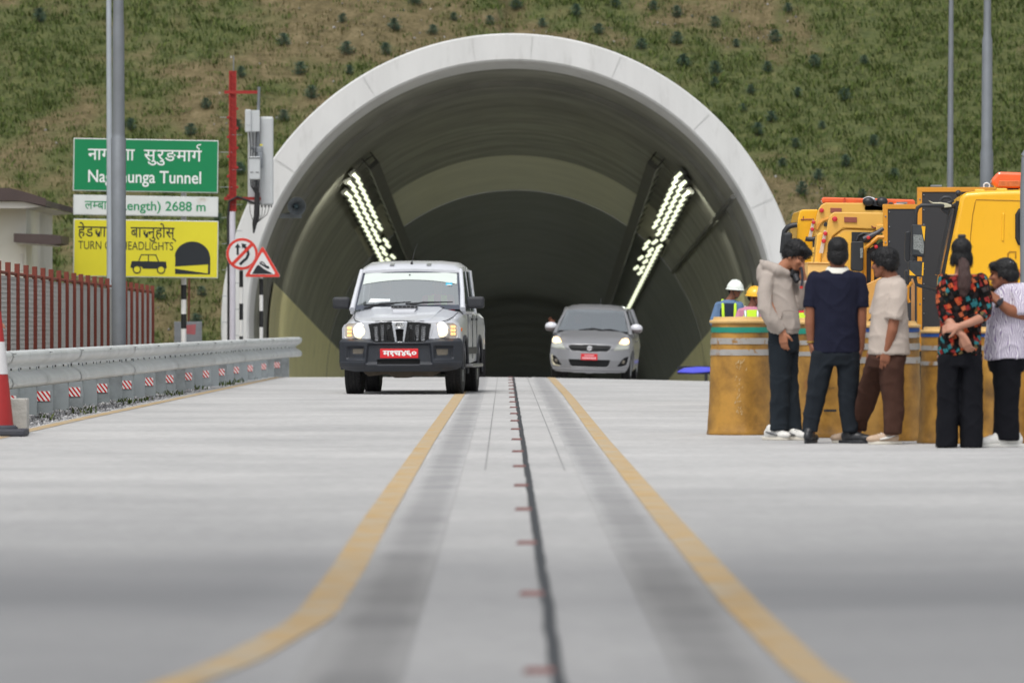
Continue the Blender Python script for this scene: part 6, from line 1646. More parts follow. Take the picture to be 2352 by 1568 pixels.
# ------------------------------------------------------------------ people
def pieces_mesh(pieces):
    m = MB()
    for p in pieces:
        if p[0] == 'L':
            pts = p[1]
            for (x, y, z, r) in pts: m.sphere((x, y, z), r, 16, 10)
            for a, b in zip(pts[:-1], pts[1:]):
                if (Vector(a[:3])-Vector(b[:3])).length > 1e-4: m.tube([a[:3], b[:3]], [a[3], b[3]], 16)
        elif p[0] == 'S':   # sleeve: rounded joints, open flat cuff
            pts = p[1]
            for (x, y, z, r) in pts[:-1]: m.sphere((x, y, z), r, 16, 10)
            for a, b in zip(pts[:-1], pts[1:]): m.tube([a[:3], b[:3]], [a[3], b[3]], 18)
        elif p[0] == 'E': m.sphere(p[1], p[2], 20, 14, M=p[3] if len(p) > 3 else None)
        elif p[0] == 'F':
            n = 24; vs = []; R_ = p[1]
            for (x, y, z, rx, ry) in R_:
                for k in range(n):
                    a = 2*math.pi*k/n; c, s = math.cos(a), math.sin(a); e = .8
                    vs.append((x+rx*math.copysign(abs(c)**e, c), y+ry*math.copysign(abs(s)**e, s), z))
            fs = [(i*n+k, i*n+(k+1) % n, (i+1)*n+(k+1) % n, (i+1)*n+k) for i in range(len(R_)-1) for k in range(n)]
            fs += [tuple(reversed(range(n))), tuple((len(R_)-1)*n+k for k in range(n))]
            if R_[0][2] > R_[-1][2]: fs = [tuple(reversed(f)) for f in fs]
            m.add(vs, fs)
    return m
def blob(name, pieces, mat, parent=None, voxel=.008, smooth=6, wrinkle=0, wscale=(6, 6, 2.5), seed=0, fold=0):
    m = pieces_mesh(pieces); me = bpy.data.meshes.new(name); me.from_pydata(m.v, [], m.f)
    o = bpy.data.objects.new(name, me); COL.objects.link(o)
    r = o.modifiers.new('r', 'REMESH'); r.mode = 'VOXEL'; r.voxel_size = voxel
    s = o.modifiers.new('s', 'SMOOTH'); s.iterations = smooth; s.factor = .5
    dg = bpy.context.evaluated_depsgraph_get(); dg.update()
    me2 = bpy.data.meshes.new_from_object(o.evaluated_get(dg)); o.modifiers.clear(); o.data = me2; me2.name = name; bpy.data.meshes.remove(me)
    if wrinkle or fold:
        for v in me2.vertices:
            c = v.co; d = 0
            if wrinkle:
                d += wrinkle*mnoise.noise((c.x*wscale[0]+seed, c.y*wscale[1], c.z*wscale[2]+seed))+wrinkle*.55*mnoise.noise((c.x*wscale[0]*2.3, c.y*wscale[1]*2.3+seed, c.z*wscale[2]*2.6))
            if fold:
                n1 = mnoise.noise((c.x*5+c.z*4+seed, c.y*4, c.z*3.2-c.x*2)); n2 = mnoise.noise((c.x*5-c.z*4+seed*2, c.y*4+5, c.z*3.2+c.x*2))
                d += fold*((1-abs(n1))**7+(1-abs(n2))**7-.35)
            v.co = c+v.normal*d
    me2.materials.append(mat); me2.shade_smooth()
    if parent is not None: o.parent = parent
    return o
def hand(w_, d, n, side, curl=.5, spread=.25, k=1.0):
    """wrist, finger direction, direction the palm faces, side of the thumb (+1/-1 along d x n)"""
    w_, d, n = Vector(w_), Vector(d).normalized(), Vector(n).normalized(); n = (n-d*n.dot(d)).normalized(); t = d.cross(n)
    P = [('L', [(*(w_+t*a*.4*k), .022*k), (*(w_+d*.045*k+t*a*.8*k), .021*k), (*(w_+d*.085*k+t*a*k), .017*k)]) for a in (-.028, -.010, .010, .028)]
    for i, (a, ln) in enumerate(((-.032, .80), (-.011, .95), (.011, 1.0), (.032, .88))):
        a *= side; b = w_+d*.088*k+t*a*k; dd = (d+t*a*spread*8*.3).normalized(); ch = [(*b, .0098*k)]
        ang = 0
        for l, c in ((.040, .55), (.026, 1.0), (.021, .8)):
            ang += curl*c; v = dd*math.cos(ang)+n*math.sin(ang); b = b+v*l*ln*k; ch.append((*b, .0090*k-.0008*len(ch)))
        P.append(('L', ch))
    b = w_+d*.025*k+t*side*.032*k; v1 = (d*.62+t*side*.70+n*.30).normalized(); v2 = (d*.85+t*side*.25+n*.45).normalized()
    P.append(('L', [(*b, .015*k), (*(b+v1*.042*k), .012*k), (*(b+v1*.042*k+v2*.034*k), .0095*k)]))
    return P
def rotm(f, up=(0, 0, 1)):
    """matrix whose -Y axis looks along f"""
    f = Vector(f).normalized(); u = Vector(up); u = (u-f*u.dot(f)).normalized(); x = (-f).cross(u)
    return Matrix((x, -f, u)).transposed()
def head_pieces(c, M, k=1.0):
    c = Vector(c); E = lambda p, r: ('E', c+M@(Vector(p)*k), tuple(x*k for x in r), M)
    def Lp(l): return ('L', [(*(c+M@(Vector(p[:3])*k)), p[3]*k) for p in l])
    P = [E((0, .015, .03), (.076, .096, .094)), E((0, -.035, -.042), (.057, .060, .076)), E((0, -.066, -.098), (.028, .024, .021)),
         E((0, -.084, .018), (.048, .016, .014)), Lp([(0, -.094, .0, .008), (0, -.112, -.036, .0125)]), Lp([(-.010, -.103, -.040, .008), (.010, -.103, -.040, .008)]),
         E((0, -.090, -.066), (.022, .012, .009)), E((0, -.086, -.079), (.018, .012, .009))]
    for s in (-1, 1):
        P += [E((s*.077, .005, -.022), (.011, .021, .032)), E((s*.040, -.070, -.03), (.022, .02, .022)), Lp([(s*.052, .0, -.06, .022), (s*.02, -.06, -.098, .02)])]
    return P
M_eye = pm('dark_eye', (.02, .015, .012), .25)
def face_marks(parent, c, M, k=1.0, brow=None):
    c = Vector(c)
    m = MB()
    for s in (-1, 1): m.sphere(c+M@(Vector((s*.032, -.0895, -.006))*k), (.013*k, .007*k, .006*k), 12, 8, M=M)
    m.build('eye', M_eye, parent, smooth=180)
    m = MB()
    for s in (-1, 1): m.tube([c+M@(Vector(p)*k) for p in ((s*.016, -.099, .014), (s*.034, -.096, .020), (s*.052, -.084, .014))], [.005*k, .006*k, .003*k], 6)
    m.build('eyebrow', brow or M_hair, parent)
    m = MB(); m.tube([c+M@(Vector(p)*k) for p in ((-.022, -.092, -.072), (0, -.101, -.071), (.022, -.092, -.072))], [.003, .006*k, .003], 6); m.build('lips', pm('lips', S(120, 62, 52), .5), parent)
def skin(name, col): return pm(name, col, .55, 0, .06, 9, spec=.35)
SK_A = skin('skin_tan', S(168, 114, 86)); SK_B = skin('skin_brown', S(140, 90, 66)); SK_C = skin('skin_light', S(172, 124, 102)); SK_D = skin('skin_dark', S(122, 78, 60))
M_hair = pm('black_hair', (.010, .010, .011), .5, 0, .4, 30, .5, 70, spec=.3); M_hairb = pm('dark_brown_hair', S(62, 40, 36), .45, 0, .35, 30, .6, 60, stretch=(4, 4, .6))
def cloth(name, col, var=.05, scale=14): return pm(name, col, .92, 0, var, scale, .12, 220, spec=.15)
def hairdo(pieces, mat, parent, n=900, length=.03, fall=.8, seed=1, voxel=.007):
    o = blob('hair', pieces, mat, parent, voxel, 2, .003, (24, 24, 10), seed); rd = random.Random(seed)
    me = o.data; vs = [tuple(v.co) for v in me.vertices]; fs = [tuple(p.vertices) for p in me.polygons]; vn = [v.normal.copy() for v in me.vertices]; nv = len(vs)
    for _ in range(n):
        i = rd.randrange(nv); p = Vector(vs[i]); nn = vn[i]; d = nn*rd.uniform(.05, .35)+Vector((rd.gauss(0, .4), rd.gauss(0, .4), -fall*rd.uniform(.3, 1.2))); d.normalize()
        t = nn.cross(d)
        if t.length < .01: continue
        t = t.normalized()*.0022; l = length*rd.uniform(.5, 1.2); b = len(vs); q = p+d*l*.6+nn*.003; r = p+d*l-nn*.002
        vs += [tuple(p-t), tuple(p+t), tuple(q+t*.8), tuple(q-t*.8), tuple(r)]; fs += [(b, b+1, b+2, b+3), (b+3, b+2, b+4)]
    m2 = bpy.data.meshes.new('hair'); m2.from_pydata(vs, [], fs); m2.materials.append(mat); m2.shade_smooth(); o.data = m2
    return o
class Fig:
    """a standing person; joints are read as picture positions (cx, cy) around the feet (cx0, cy0) at distance Y, plus a depth in metres"""
    def __init__(s, Y, cx0, cy0, label, group=None):
        s.k = 3.034*F/Y; s.cx0, s.cy0 = cx0, cy0
        u = 1612+cx0/3.034; s.loc = Vector(((u-1160)*Y/F, Y, g(0, Y))); s.Y = Y
        s.label = label; s.group = group
    def p(s, cx, cy, y=0): return Vector(((cx-s.cx0)/s.k, y, (s.cy0-cy)/s.k))
    def L(s, l): return ('L', [(*s.p(a, b, y), r) for a, b, y, r in l])
    def S(s, l): return ('S', [(*s.p(a, b, y), r) for a, b, y, r in l])
    def Fr(s, l): return ('F', [(*s.p(a, b, y), h/s.k, ry) for a, b, y, h, ry in l])
    def body(s, pieces, mat):
        o = blob('person', pieces, mat, None, .0065, 3); o.location = s.loc; s.o = o; tag(o, s.label, 'person', s.group); return o
def lift(P, o): return P
def shoe(parent, x, y, ang, mat, sole, L_=.28, ankle=True, accent=None, z=0):
    t = empty('shoe', (x, y, z), (0, 0, ang)); t.parent = parent; k = L_/.28
    P = [('E', (0, -.085*k, .045), (.044, .075*k, .036)), ('E', (0, .0, .055), (.042, .08*k, .045)), ('E', (0, .07*k, .06), (.038, .05*k, .052)), ('L', [(0, .05*k, .06, .042), (0, .055*k, .10, .040)]), ('L', [(0, .01, .07, .036), (0, -.10*k, .05, .03)])]
    blob('upper', P, mat, t, .007, 3)
    out = []
    for kk in range(28):
        a = 2*math.pi*kk/28; yy = -math.cos(a)*.145*k; ww = .040+.009*math.cos(a)-.007*math.cos(2*a); out.append((ww*math.sin(a)/1.0, yy))
    m = MB(); n = 28; vs = [(a, b, z_) for z_ in (0, .028) for a, b in out]; m.add(vs, [tuple(reversed(range(n))), tuple(range(n, 2*n))]+[(i, (i+1) % n, n+(i+1) % n, n+i) for i in range(n)]); m.build('sole', sole, t, bevel=.006)
    m = MB()
    for i in range(4): m.tube([(-.026, -.03*k-.022*i, .088-.008*i), (0, -.034*k-.022*i, .099-.010*i), (.026, -.03*k-.022*i, .088-.008*i)], .004, 5)
    m.build('lace', accent or sole, t)
    if accent:
        m = MB()
        for sd_ in (-1, 1): m.tube([(sd_*.047, -.05*k, .045), (sd_*.047, .02, .06), (sd_*.042, .08*k, .075)], [.006, .012, .004], 6)
        m.build('side_stripe', accent, t)
    return t
M_shw = pm('white_leather', S(216, 215, 210), .5, 0, .05, 12); M_shb = pm('black_leather', (.02, .022, .026), .45, 0, .15, 12); M_shbe = pm('beige_leather', S(178, 154, 132), .6, 0, .06, 10); M_sholes = pm('off_white_sole', S(205, 200, 188), .7, 0, .06, 10); M_shg = pm('grey_suede', S(96, 98, 100), .8, 0, .1, 10)

# --- boy in the beige hoodie, looking down, one hand at his face
f = Fig(50.3, 575, 1462, 'boy in a beige hoodie with his head bowed and a hand raised to his face')
hc = f.p(652, 178, -.02); hm = rotm((.80, -.42, -.52), (.40, -.1, 1)); hk = 1.0
P = head_pieces(hc, hm, hk)+[f.L([(540, 300, 0, .065), (585, 245, -.01, .058), (625, 205, -.02, .06)]), f.Fr([(530, 330, 0, 70, .09), (540, 500, 0, 80, .10), (560, 700, 0, 80, .10)]),
     f.L([(450, 330, -.10, .055), (445, 500, -.15, .05), (500, 620, -.17, .042), (556, 705, -.17, .032)]), f.L([(600, 340, .10, .055), (695, 520, .04, .045), (712, 400, -.03, .04), (702, 320, -.05, .032)]),
     f.L([(545, 750, -.03, .09), (548, 1000, -.04, .06), (535, 1180, -.03, .05), (530, 1400, -.02, .04)]), f.L([(605, 750, .05, .09), (605, 1000, .05, .06), (620, 1180, .05, .05), (640, 1400, .05, .04)])]
P += hand(f.p(557, 712, -.17), (.10, .0, -1), (.6, .8, 0), 1, .35)+hand(f.p(702, 322, -.05), (-.12, -.02, 1), (-.8, -.2, .1), -1, .4)
o = f.body(P, SK_A)
hood = cloth('beige_hoodie', S(168, 158, 150))
HP = [f.Fr([(525, 285, 0, 60, .10), (522, 305, 0, 90, .12), (530, 350, 0, 100, .135), (543, 450, 0, 104, .145), (558, 550, 0, 112, .155), (570, 640, 0, 118, .16), (574, 690, 0, 116, .155), (574, 700, 0, 104, .145), (574, 724, 0, 102, .143)]),
      f.S([(452, 335, -.09, .072), (432, 440, -.14, .068), (436, 540, -.17, .068), (478, 622, -.18, .064), (528, 674, -.17, .054), (553, 706, -.17, .044)]),
      f.S([(600, 350, .10, .075), (655, 450, .08, .072), (694, 515, .04, .062), (714, 440, -.02, .054), (706, 352, -.048, .048)]),
      f.L([(418, 222, -.02, .022), (450, 250, -.09, .045), (530, 285, -.12, .05), (585, 300, -.10, .035)]), f.L([(418, 222, .02, .022), (450, 245, .08, .045), (530, 270, .11, .05), (585, 300, .09, .035)]), f.L([(412, 215, 0, .018), (440, 260, 0, .06), (480, 285, 0, .07)]), f.L([(425, 280, -.03, .06), (440, 330, -.04, .08)])]
blob('hoodie', HP, hood, o, .009, 3, .008, (3, 3, 2), 1, .007)
m = MB(); pts = [f.p(560, 565, -.175), f.p(600, 560, -.18), f.p(660, 572, -.16)]; m.tube(pts, .004, 5); pts = [f.p(555, 570, -.17), f.p(540, 640, -.175)]; m.tube(pts, .004, 5); m.build('pocket_seam', cloth('beige_seam', S(150, 140, 132)), o)
blob('trousers', [f.Fr([(568, 700, 0, 105, .13), (570, 780, 0, 108, .135), (573, 850, 0, 104, .13)]), f.Fr([(545, 800, -.03, 82, .11), (545, 900, -.04, 78, .10), (548, 1020, -.04, 70, .09), (540, 1150, -.03, 66, .085), (538, 1300, -.02, 66, .085), (540, 1395, -.02, 68, .09)]), f.Fr([(605, 800, .05, 78, .11), (605, 900, .05, 72, .10), (610, 1020, .05, 64, .09), (622, 1150, .05, 62, .085), (632, 1300, .05, 62, .085), (640, 1405, .05, 60, .085)])], cloth('charcoal_trousers', S(36, 42, 48)), o, .010, 4, .008, (5, 5, 5), 3, .006)
HC = lambda c, M, l, k=1.0: [('E', Vector(c)+M@(Vector(p)*k), tuple(x*k for x in r), M) for p, r in l]
hair_s = [((0, .022, .052), (.088, .104, .086)), ((0, .055, -.005), (.080, .065, .075)), ((-.045, -.05, .085), (.04, .05, .03)), ((.02, -.07, .075), (.055, .045, .032)), ((.0, -.085, .05), (.05, .022, .03)), ((.05, -.04, .07), (.035, .05, .04)), ((.072, .02, .01), (.016, .04, .05)), ((-.072, .02, .01), (.016, .04, .05))]
hairdo(HC(hc, hm, hair_s, 1.06), M_hair, o, 1300, .026, .8, 2); face_marks(o, hc, hm)
for (cx, cy, y, a) in ((512, 1462, -.02, 52), (640, 1462, .0, 48)): p = f.p(cx, cy, y); shoe(o, p.x, p.y-.02, R(a), M_shw, M_sholes, .28, accent=M_shg)
# camera he holds, with its hanging strap
cp = f.loc+f.p(650, 300, -.02); t = empty('photo_camera', cp); tag(t, 'small black camera held to the face of the boy in the beige hoodie', 'camera')
m = MB(); m.box((0, 0, -.01), (.11, .06, .075), rot=(0, R(25), R(20))); m.box((.0, 0, .035), (.04, .05, .03), rot=(0, R(25), R(20))); m.build('camera_body', M_black, t, bevel=.01)
m = MB(); m.tube([(.0, -.02, -.02), (.02, -.05, -.075)], [.032, .028], 16); m.build('lens_barrel', M_plastic, t, smooth=40)
m = MB(); a = f.p(690, 262, -.10)-f.p(650, 300, -.02); b = f.p(688, 400, -.12)-f.p(650, 300, -.02); m.tube([(.03, 0, .03), a, (a+b)/2+Vector((.01, 0, 0)), b], [.008, .012, .012, .010], 6); m.build('strap', pm('dark_strap', S(36, 40, 52), .7), t)
m = MB(); m.box(b, (.026, .02, .022)); m.build('strap_tip', M_red, t)

# --- man in the navy polo, back to the camera
f = Fig(48.95, 925, 1490, 'man in a navy polo shirt with a white collar seen from behind, hands in pockets')
hc = f.p(947, 168, 0); hm = rotm((0.02, 1, -.02))
hk = 1.08
P = head_pieces(hc, hm, 1.08)+[f.L([(945, 320, 0, .075), (946, 250, .0, .062), (947, 200, 0, .066)]), f.Fr([(943, 320, 0, 110, .09), (938, 500, 0, 115, .10), (935, 800, 0, 120, .11)]),
     f.L([(785, 350, 0, .055), (757, 540, -.02, .046), (752, 650, -.02, .044), (762, 790, .0, .033)]), f.L([(1092, 350, 0, .055), (1112, 540, -.02, .046), (1112, 660, -.02, .044), (1106, 830, .0, .033)]),
     f.L([(860, 880, 0, .10), (800, 1150, .0, .062), (757, 1420, .02, .04)]), f.L([(1005, 880, 0, .10), (1018, 1150, 0, .062), (1030, 1420, .02, .04)])]
P += hand(f.p(763, 795, 0), (.15, .1, -1), (1, .1, 0), 1, .3)+hand(f.p(1106, 832, 0), (-.15, .1, -1), (-1, .1, 0), -1, .3)
o = f.body(P, SK_B)
navy = cloth('navy_polo', S(30, 32, 48))
blob('polo_shirt', [f.Fr([(945, 288, .01, 88, .085), (944, 305, .0, 140, .10), (942, 335, 0, 170, .12), (940, 420, 0, 172, .135), (938, 545, 0, 160, .14), (935, 680, 0, 156, .14), (935, 790, 0, 162, .15), (935, 862, 0, 166, .15)]),
     f.S([(790, 352, 0, .070), (766, 450, -.01, .068), (756, 548, -.02, .068)]), f.S([(1090, 352, 0, .070), (1104, 450, -.01, .068), (1113, 550, -.02, .068)])], navy, o, .009, 3, .006, (3, 3, 2), 5, .007)
m = MB(); c = f.p(946, 282); vs = []
for z, rx, ry in ((.028, .082, .085), (.012, .095, .098), (-.012, .108, .108), (-.020, .110, .110), (-.012, .100, .10), (.02, .074, .078)):
    for i in range(32): a = 2*math.pi*i/32; vs.append((c.x+rx*math.cos(a), ry*math.sin(a)+.0, c.z+z+.012*math.sin(a)))
m.add(vs, [(j*32+i, j*32+(i+1) % 32, (j+1)*32+(i+1) % 32, (j+1)*32+i) for j in range(5) for i in range(32)]); m.build('collar', cloth('cream_collar', S(222, 220, 210)), o, smooth=60)
blob('trousers', [f.Fr([(935, 790, 0, 155, .13), (935, 880, 0, 163, .145), (933, 950, 0, 160, .14)]), f.Fr([(850, 850, 0, 82, .13), (832, 960, 0, 84, .12), (800, 1150, .0, 68, .095), (770, 1300, .0, 60, .08), (752, 1415, .0, 58, .08)]), f.Fr([(1018, 850, 0, 82, .13), (1020, 960, 0, 82, .12), (1015, 1150, 0, 66, .095), (1025, 1300, 0, 58, .08), (1034, 1415, 0, 56, .08)])], cloth('black_trousers', S(34, 39, 45)), o, .010, 4, .008, (5, 5, 5), 7, .006)
hairdo(HC(hc, hm, [((0, .018, .050), (.083, .102, .084)), ((0, .058, -.02), (.074, .058, .078)), ((.0, -.06, .07), (.07, .045, .04)), ((.070, .02, -.01), (.014, .05, .05)), ((-.070, .02, -.01), (.014, .05, .05))], 1.08), M_hair, o, 900, .010, .5, 3); face_marks(o, hc, hm, 1.08)
m = MB(); m.tube([f.p(763, 785, 0)+Vector((.037*math.cos(R(a)), .037*math.sin(R(a)), 0)) for a in range(0, 361, 30)], .008, 6); m.build('bracelet', pm('gold', S(205, 170, 90), .3, .8), o)
for (cx, y, a) in ((757, .0, 160), (1062, -.02, 62)): p = f.p(cx, 1490, y); shoe(o, p.x, p.y, R(a), M_shb, M_shb, .29)

# --- boy in the pale T-shirt and brown trousers
f = Fig(48.5, 1260, 1492, 'boy in an oversized pale T-shirt and brown trousers, hand in his pocket')
hc = f.p(1272, 228, 0); hm = rotm((-.84, .50, -.04))
P = head_pieces(hc, hm, 1.04)+[f.L([(1325, 360, 0, .075), (1305, 300, .0, .062), (1285, 260, 0, .066)]), f.Fr([(1315, 360, 0, 80, .09), (1310, 520, 0, 95, .10), (1300, 800, 0, 110, .11)]),
     f.L([(1365, 420, -.10, .055), (1335, 600, -.15, .048), (1318, 700, -.17, .045), (1280, 830, -.15, .034)]), f.L([(1270, 420, .12, .055), (1230, 600, .15, .046), (1210, 720, .12, .04), (1200, 830, .08, .033)]),
     f.L([(1320, 880, -.04, .10), (1330, 1130, -.03, .062), (1325, 1430, -.02, .04)]), f.L([(1230, 880, .06, .10), (1180, 1130, .33, .055), (1110, 1425, .57, .036)])]
P += hand(f.p(1278, 836, -.15), (-.15, .0, -1), (0, 1, 0), -1, .35)
o = f.body(P, SK_B)
ts = cloth('pale_tshirt', S(180, 168, 158))
blob('t_shirt', [f.Fr([(1318, 335, 0, 62, .085), (1320, 352, 0, 92, .11), (1318, 400, 0, 106, .135), (1316, 480, 0, 116, .155), (1308, 650, 0, 132, .165), (1302, 790, 0, 142, .175), (1302, 866, 0, 145, .175)]),
     f.S([(1358, 410, -.09, .078), (1350, 500, -.13, .078), (1328, 628, -.155, .082)]), f.S([(1275, 415, .10, .078), (1236, 590, .15, .08)])], ts, o, .009, 3, .007, (3, 3, 2), 11, .007)
m = MB(); c = f.p(1312, 338); m.tube([c+Vector((.078*math.cos(R(a)), .082*math.sin(R(a)), .018*math.cos(R(a)))) for a in range(0, 361, 20)], .011, 8); m.build('neckband', ts, o, smooth=60)
blob('trousers', [f.Fr([(1295, 830, .0, 122, .145), (1290, 900, .0, 132, .155), (1280, 960, .02, 130, .15)]), f.Fr([(1330, 880, -.04, 88, .12), (1322, 960, -.04, 88, .12), (1325, 1110, -.03, 80, .105), (1338, 1260, -.02, 70, .095), (1330, 1370, -.02, 66, .09), (1328, 1418, -.02, 62, .085)]), f.Fr([(1235, 880, .04, 84, .12), (1212, 960, .12, 80, .12), (1182, 1120, .29, 76, .105), (1148, 1260, .42, 70, .095), (1120, 1340, .51, 66, .09), (1112, 1405, .53, 60, .085)])], cloth('brown_trousers', S(70, 48, 40)), o, .010, 4, .010, (5, 5, 5), 13, .006)
hairdo(HC(hc, hm, [((0, .020, .052), (.097, .112, .092)), ((0, .06, .0), (.090, .068, .08)), ((.0, -.075, .065), (.075, .045, .045)), ((.08, .01, .015), (.02, .06, .05)), ((-.08, .01, .015), (.02, .06, .05))]), M_hair, o, 1300, .024, .7, 4); face_marks(o, hc, hm)
p = f.p(1275, 1492, -.02); shoe(o, p.x, p.y, R(-86), M_shbe, M_sholes, .285, accent=M_shw)
p = f.p(1052, 1492, .62); shoe(o, p.x, p.y, R(-80), M_shbe, M_sholes, .285, accent=M_shw)

# --- woman in the patterned blouse, hands clasped behind her back
f = Fig(47.2, 1800, 1526, 'woman with a long ponytail and colourful geometric blouse, hands clasped behind her back')
hc = f.p(1808, 172, 0); hm = rotm((-.05, 1, -.02))
P = head_pieces(hc, hm, .96)+[f.L([(1812, 340, 0, .062), (1810, 260, .0, .052), (1808, 200, 0, .06)]), f.Fr([(1814, 318, 0, 95, .07), (1814, 360, 0, 120, .09), (1808, 500, 0, 105, .09), (1798, 800, 0, 120, .11)]),
     f.L([(1690, 360, 0, .05), (1672, 480, -.03, .044), (1685, 612, -.08, .040), (1760, 700, -.17, .034), (1800, 740, -.20, .027)]), f.L([(1945, 360, 0, .05), (1980, 480, -.03, .044), (1962, 612, -.08, .040), (1860, 655, -.18, .034), (1775, 682, -.21, .027)]),
     f.L([(1722, 900, 0, .10), (1715, 1200, 0, .06), (1708, 1500, 0, .04)]), f.L([(1876, 900, 0, .10), (1878, 1200, 0, .06), (1880, 1500, 0, .04)])]
P += hand(f.p(1803, 745, -.20), (.45, -.12, -1), (.5, .8, .2), -1, .55)+hand(f.p(1770, 684, -.21), (-1, .12, -.12), (.0, .9, -.5), 1, .75)
o = f.body(P, SK_C)
M_bl = bpy.data.materials.new('geometric_print'); M_bl.use_nodes = True
nt = M_bl.node_tree; L = nt.links.new; b = nt.nodes['Principled BSDF']; tcn = N(nt, 'ShaderNodeTexCoord'); mp = N(nt, 'ShaderNodeMapping'); mp.inputs['Rotation'].default_value = (.3, .4, .2); L(tcn.outputs['Object'], mp.inputs[0])
v1 = N(nt, 'ShaderNodeTexVoronoi', i_Scale=23, distance='CHEBYCHEV'); L(mp.outputs[0], v1.inputs['Vector'])
sc_ = N(nt, 'ShaderNodeSeparateColor'); L(v1.outputs['Color'], sc_.inputs[0])
rp = ramp(nt, [(0, S(172, 54, 38)), (.13, S(30, 24, 26)), (.32, S(48, 120, 126)), (.43, S(180, 80, 44)), (.53, S(132, 40, 40)), (.64, S(36, 30, 30)), (.74, S(100, 88, 58)), (.82, S(46, 112, 120)), (.89, S(176, 92, 58)), (.95, S(60, 54, 54))]); rp.color_ramp.interpolation = 'CONSTANT'; L(sc_.outputs[0], rp.inputs[0])
d1 = ramp(nt, [(.20, (1, 1, 1)), (.24, (.05, .05, .05)), (.27, (1, 1, 1)), (.36, (1, 1, 1)), (.40, (.03, .03, .03))]); mmx = N(nt, 'ShaderNodeMath', operation='MULTIPLY'); mmx.inputs[1].default_value = .9; L(v1.outputs['Distance'], mmx.inputs[0]); L(mmx.outputs[0], d1.inputs[0])
mu = N(nt, 'ShaderNodeMix', data_type='RGBA', blend_type='MULTIPLY'); mu.inputs[0].default_value = 1; L(rp.outputs[0], mu.inputs[6]); L(d1.outputs[0], mu.inputs[7]); L(mu.outputs[2], b.inputs['Base Color']); b.inputs['Roughness'].default_value = .85; b.inputs['Specular IOR Level'].default_value = .2
blob('blouse', [f.Fr([(1814, 322, .015, 118, .075), (1814, 345, .0, 148, .10), (1814, 410, 0, 150, .12), (1810, 500, 0, 140, .125), (1804, 610, 0, 134, .12), (1800, 720, 0, 146, .135), (1797, 820, 0, 155, .15), (1797, 880, 0, 154, .15)]),
     f.S([(1692, 362, 0, .060), (1672, 480, -.03, .056), (1682, 590, -.075, .054), (1712, 640, -.11, .050)]), f.S([(1943, 362, 0, .060), (1980, 480, -.03, .056), (1970, 590, -.07, .054), (1935, 630, -.11, .050)])], M_bl, o, .009, 3, .005, (4, 4, 3), 17, .007)
blob('trousers', [f.Fr([(1797, 820, 0, 145, .135), (1797, 900, 0, 150, .145), (1797, 960, 0, 150, .14)]), f.Fr([(1720, 880, 0, 76, .135), (1716, 1000, 0, 76, .12), (1714, 1250, 0, 75, .105), (1704, 1523, 0, 76, .125)]), f.Fr([(1876, 880, 0, 76, .135), (1880, 1000, 0, 78, .12), (1879, 1250, 0, 77, .105), (1880, 1523, 0, 78, .125)])], cloth('black_wide_trousers', S(20, 21, 26)), o, .010, 4, .006, (6, 6, 2), 19, .006)
hairdo(HC(hc, hm, [((0, .018, .048), (.086, .102, .084)), ((0, .052, -.03), (.080, .058, .080)), ((.070, .015, -.045), (.024, .055, .060)), ((-.070, .015, -.045), (.024, .055, .060)), ((.078, -.0, -.075), (.016, .035, .03)), ((-.078, .0, -.075), (.016, .035, .03)), ((0, -.06, .07), (.07, .04, .04))]), M_hair, o, 1100, .030, 2.5, 6)
blob('ponytail', [f.L([(1812, 225, -.085, .04), (1822, 280, -.115, .048), (1824, 340, -.125, .060), (1818, 400, -.13, .058), (1812, 450, -.13, .036), (1808, 480, -.125, .012)])], M_hairb, o, .007, 3, .006, (40, 40, 6), 8, .006)
m = MB(); m.box(f.p(1812, 66, -.0), (.066, .05, .062)); m.build('hair_clip', M_black, o, bevel=.012)
face_marks(o, hc, hm)
M_flat = pm('tan_leather', S(150, 108, 86), .5)
for (cx, a) in ((1694, 195), (1880, 170)): p = f.p(cx, 1526, .0); shoe(o, p.x, p.y+.06, R(a), M_flat, M_flat, .24)

# --- woman in the wavy striped blouse
f = Fig(47.5, 2110, 1526, 'woman in a white and purple wavy striped blouse looking left, wearing a dark wristwatch')
hc = f.p(2098, 320, 0); hm = rotm((-.95, .30, -.05))
P = head_pieces(hc, hm, 1.02)+[f.L([(2160, 440, 0, .085), (2140, 380, .0, .068), (2115, 340, 0, .07)]), f.Fr([(2170, 440, 0, 110, .12), (2160, 600, 0, 125, .14), (2140, 850, 0, 130, .15)]),
     f.L([(2215, 470, -.12, .07), (2222, 595, -.17, .058), (2130, 575, -.21, .050), (2052, 520, -.23, .034)]), f.L([(2120, 480, .14, .065), (2080, 600, .16, .055), (2040, 520, .0, .04)]),
     f.L([(2120, 900, -.04, .12), (2125, 1150, -.03, .075), (2120, 1490, -.02, .045)]), f.L([(2140, 900, .08, .12), (2140, 1150, .09, .075), (2140, 1490, .1, .045)])]
P += hand(f.p(2048, 517, -.23), (-.55, .3, .6), (-.5, .7, -.3), -1, .7)
o = f.body(P, SK_B)
M_wv = bpy.data.materials.new('wavy_stripes'); M_wv.use_nodes = True
nt = M_wv.node_tree; L = nt.links.new; b = nt.nodes['Principled BSDF']; tcn = N(nt, 'ShaderNodeTexCoord'); mp = N(nt, 'ShaderNodeMapping'); mp.inputs['Scale'].default_value = (1, 1, .55); L(tcn.outputs['Object'], mp.inputs[0])
wv = N(nt, 'ShaderNodeTexWave', wave_type='BANDS', bands_direction='X', i_Scale=21, i_Distortion=11, i_Detail=1.0); wv.inputs['Detail Scale'].default_value = .9; L(mp.outputs[0], wv.inputs['Vector'])
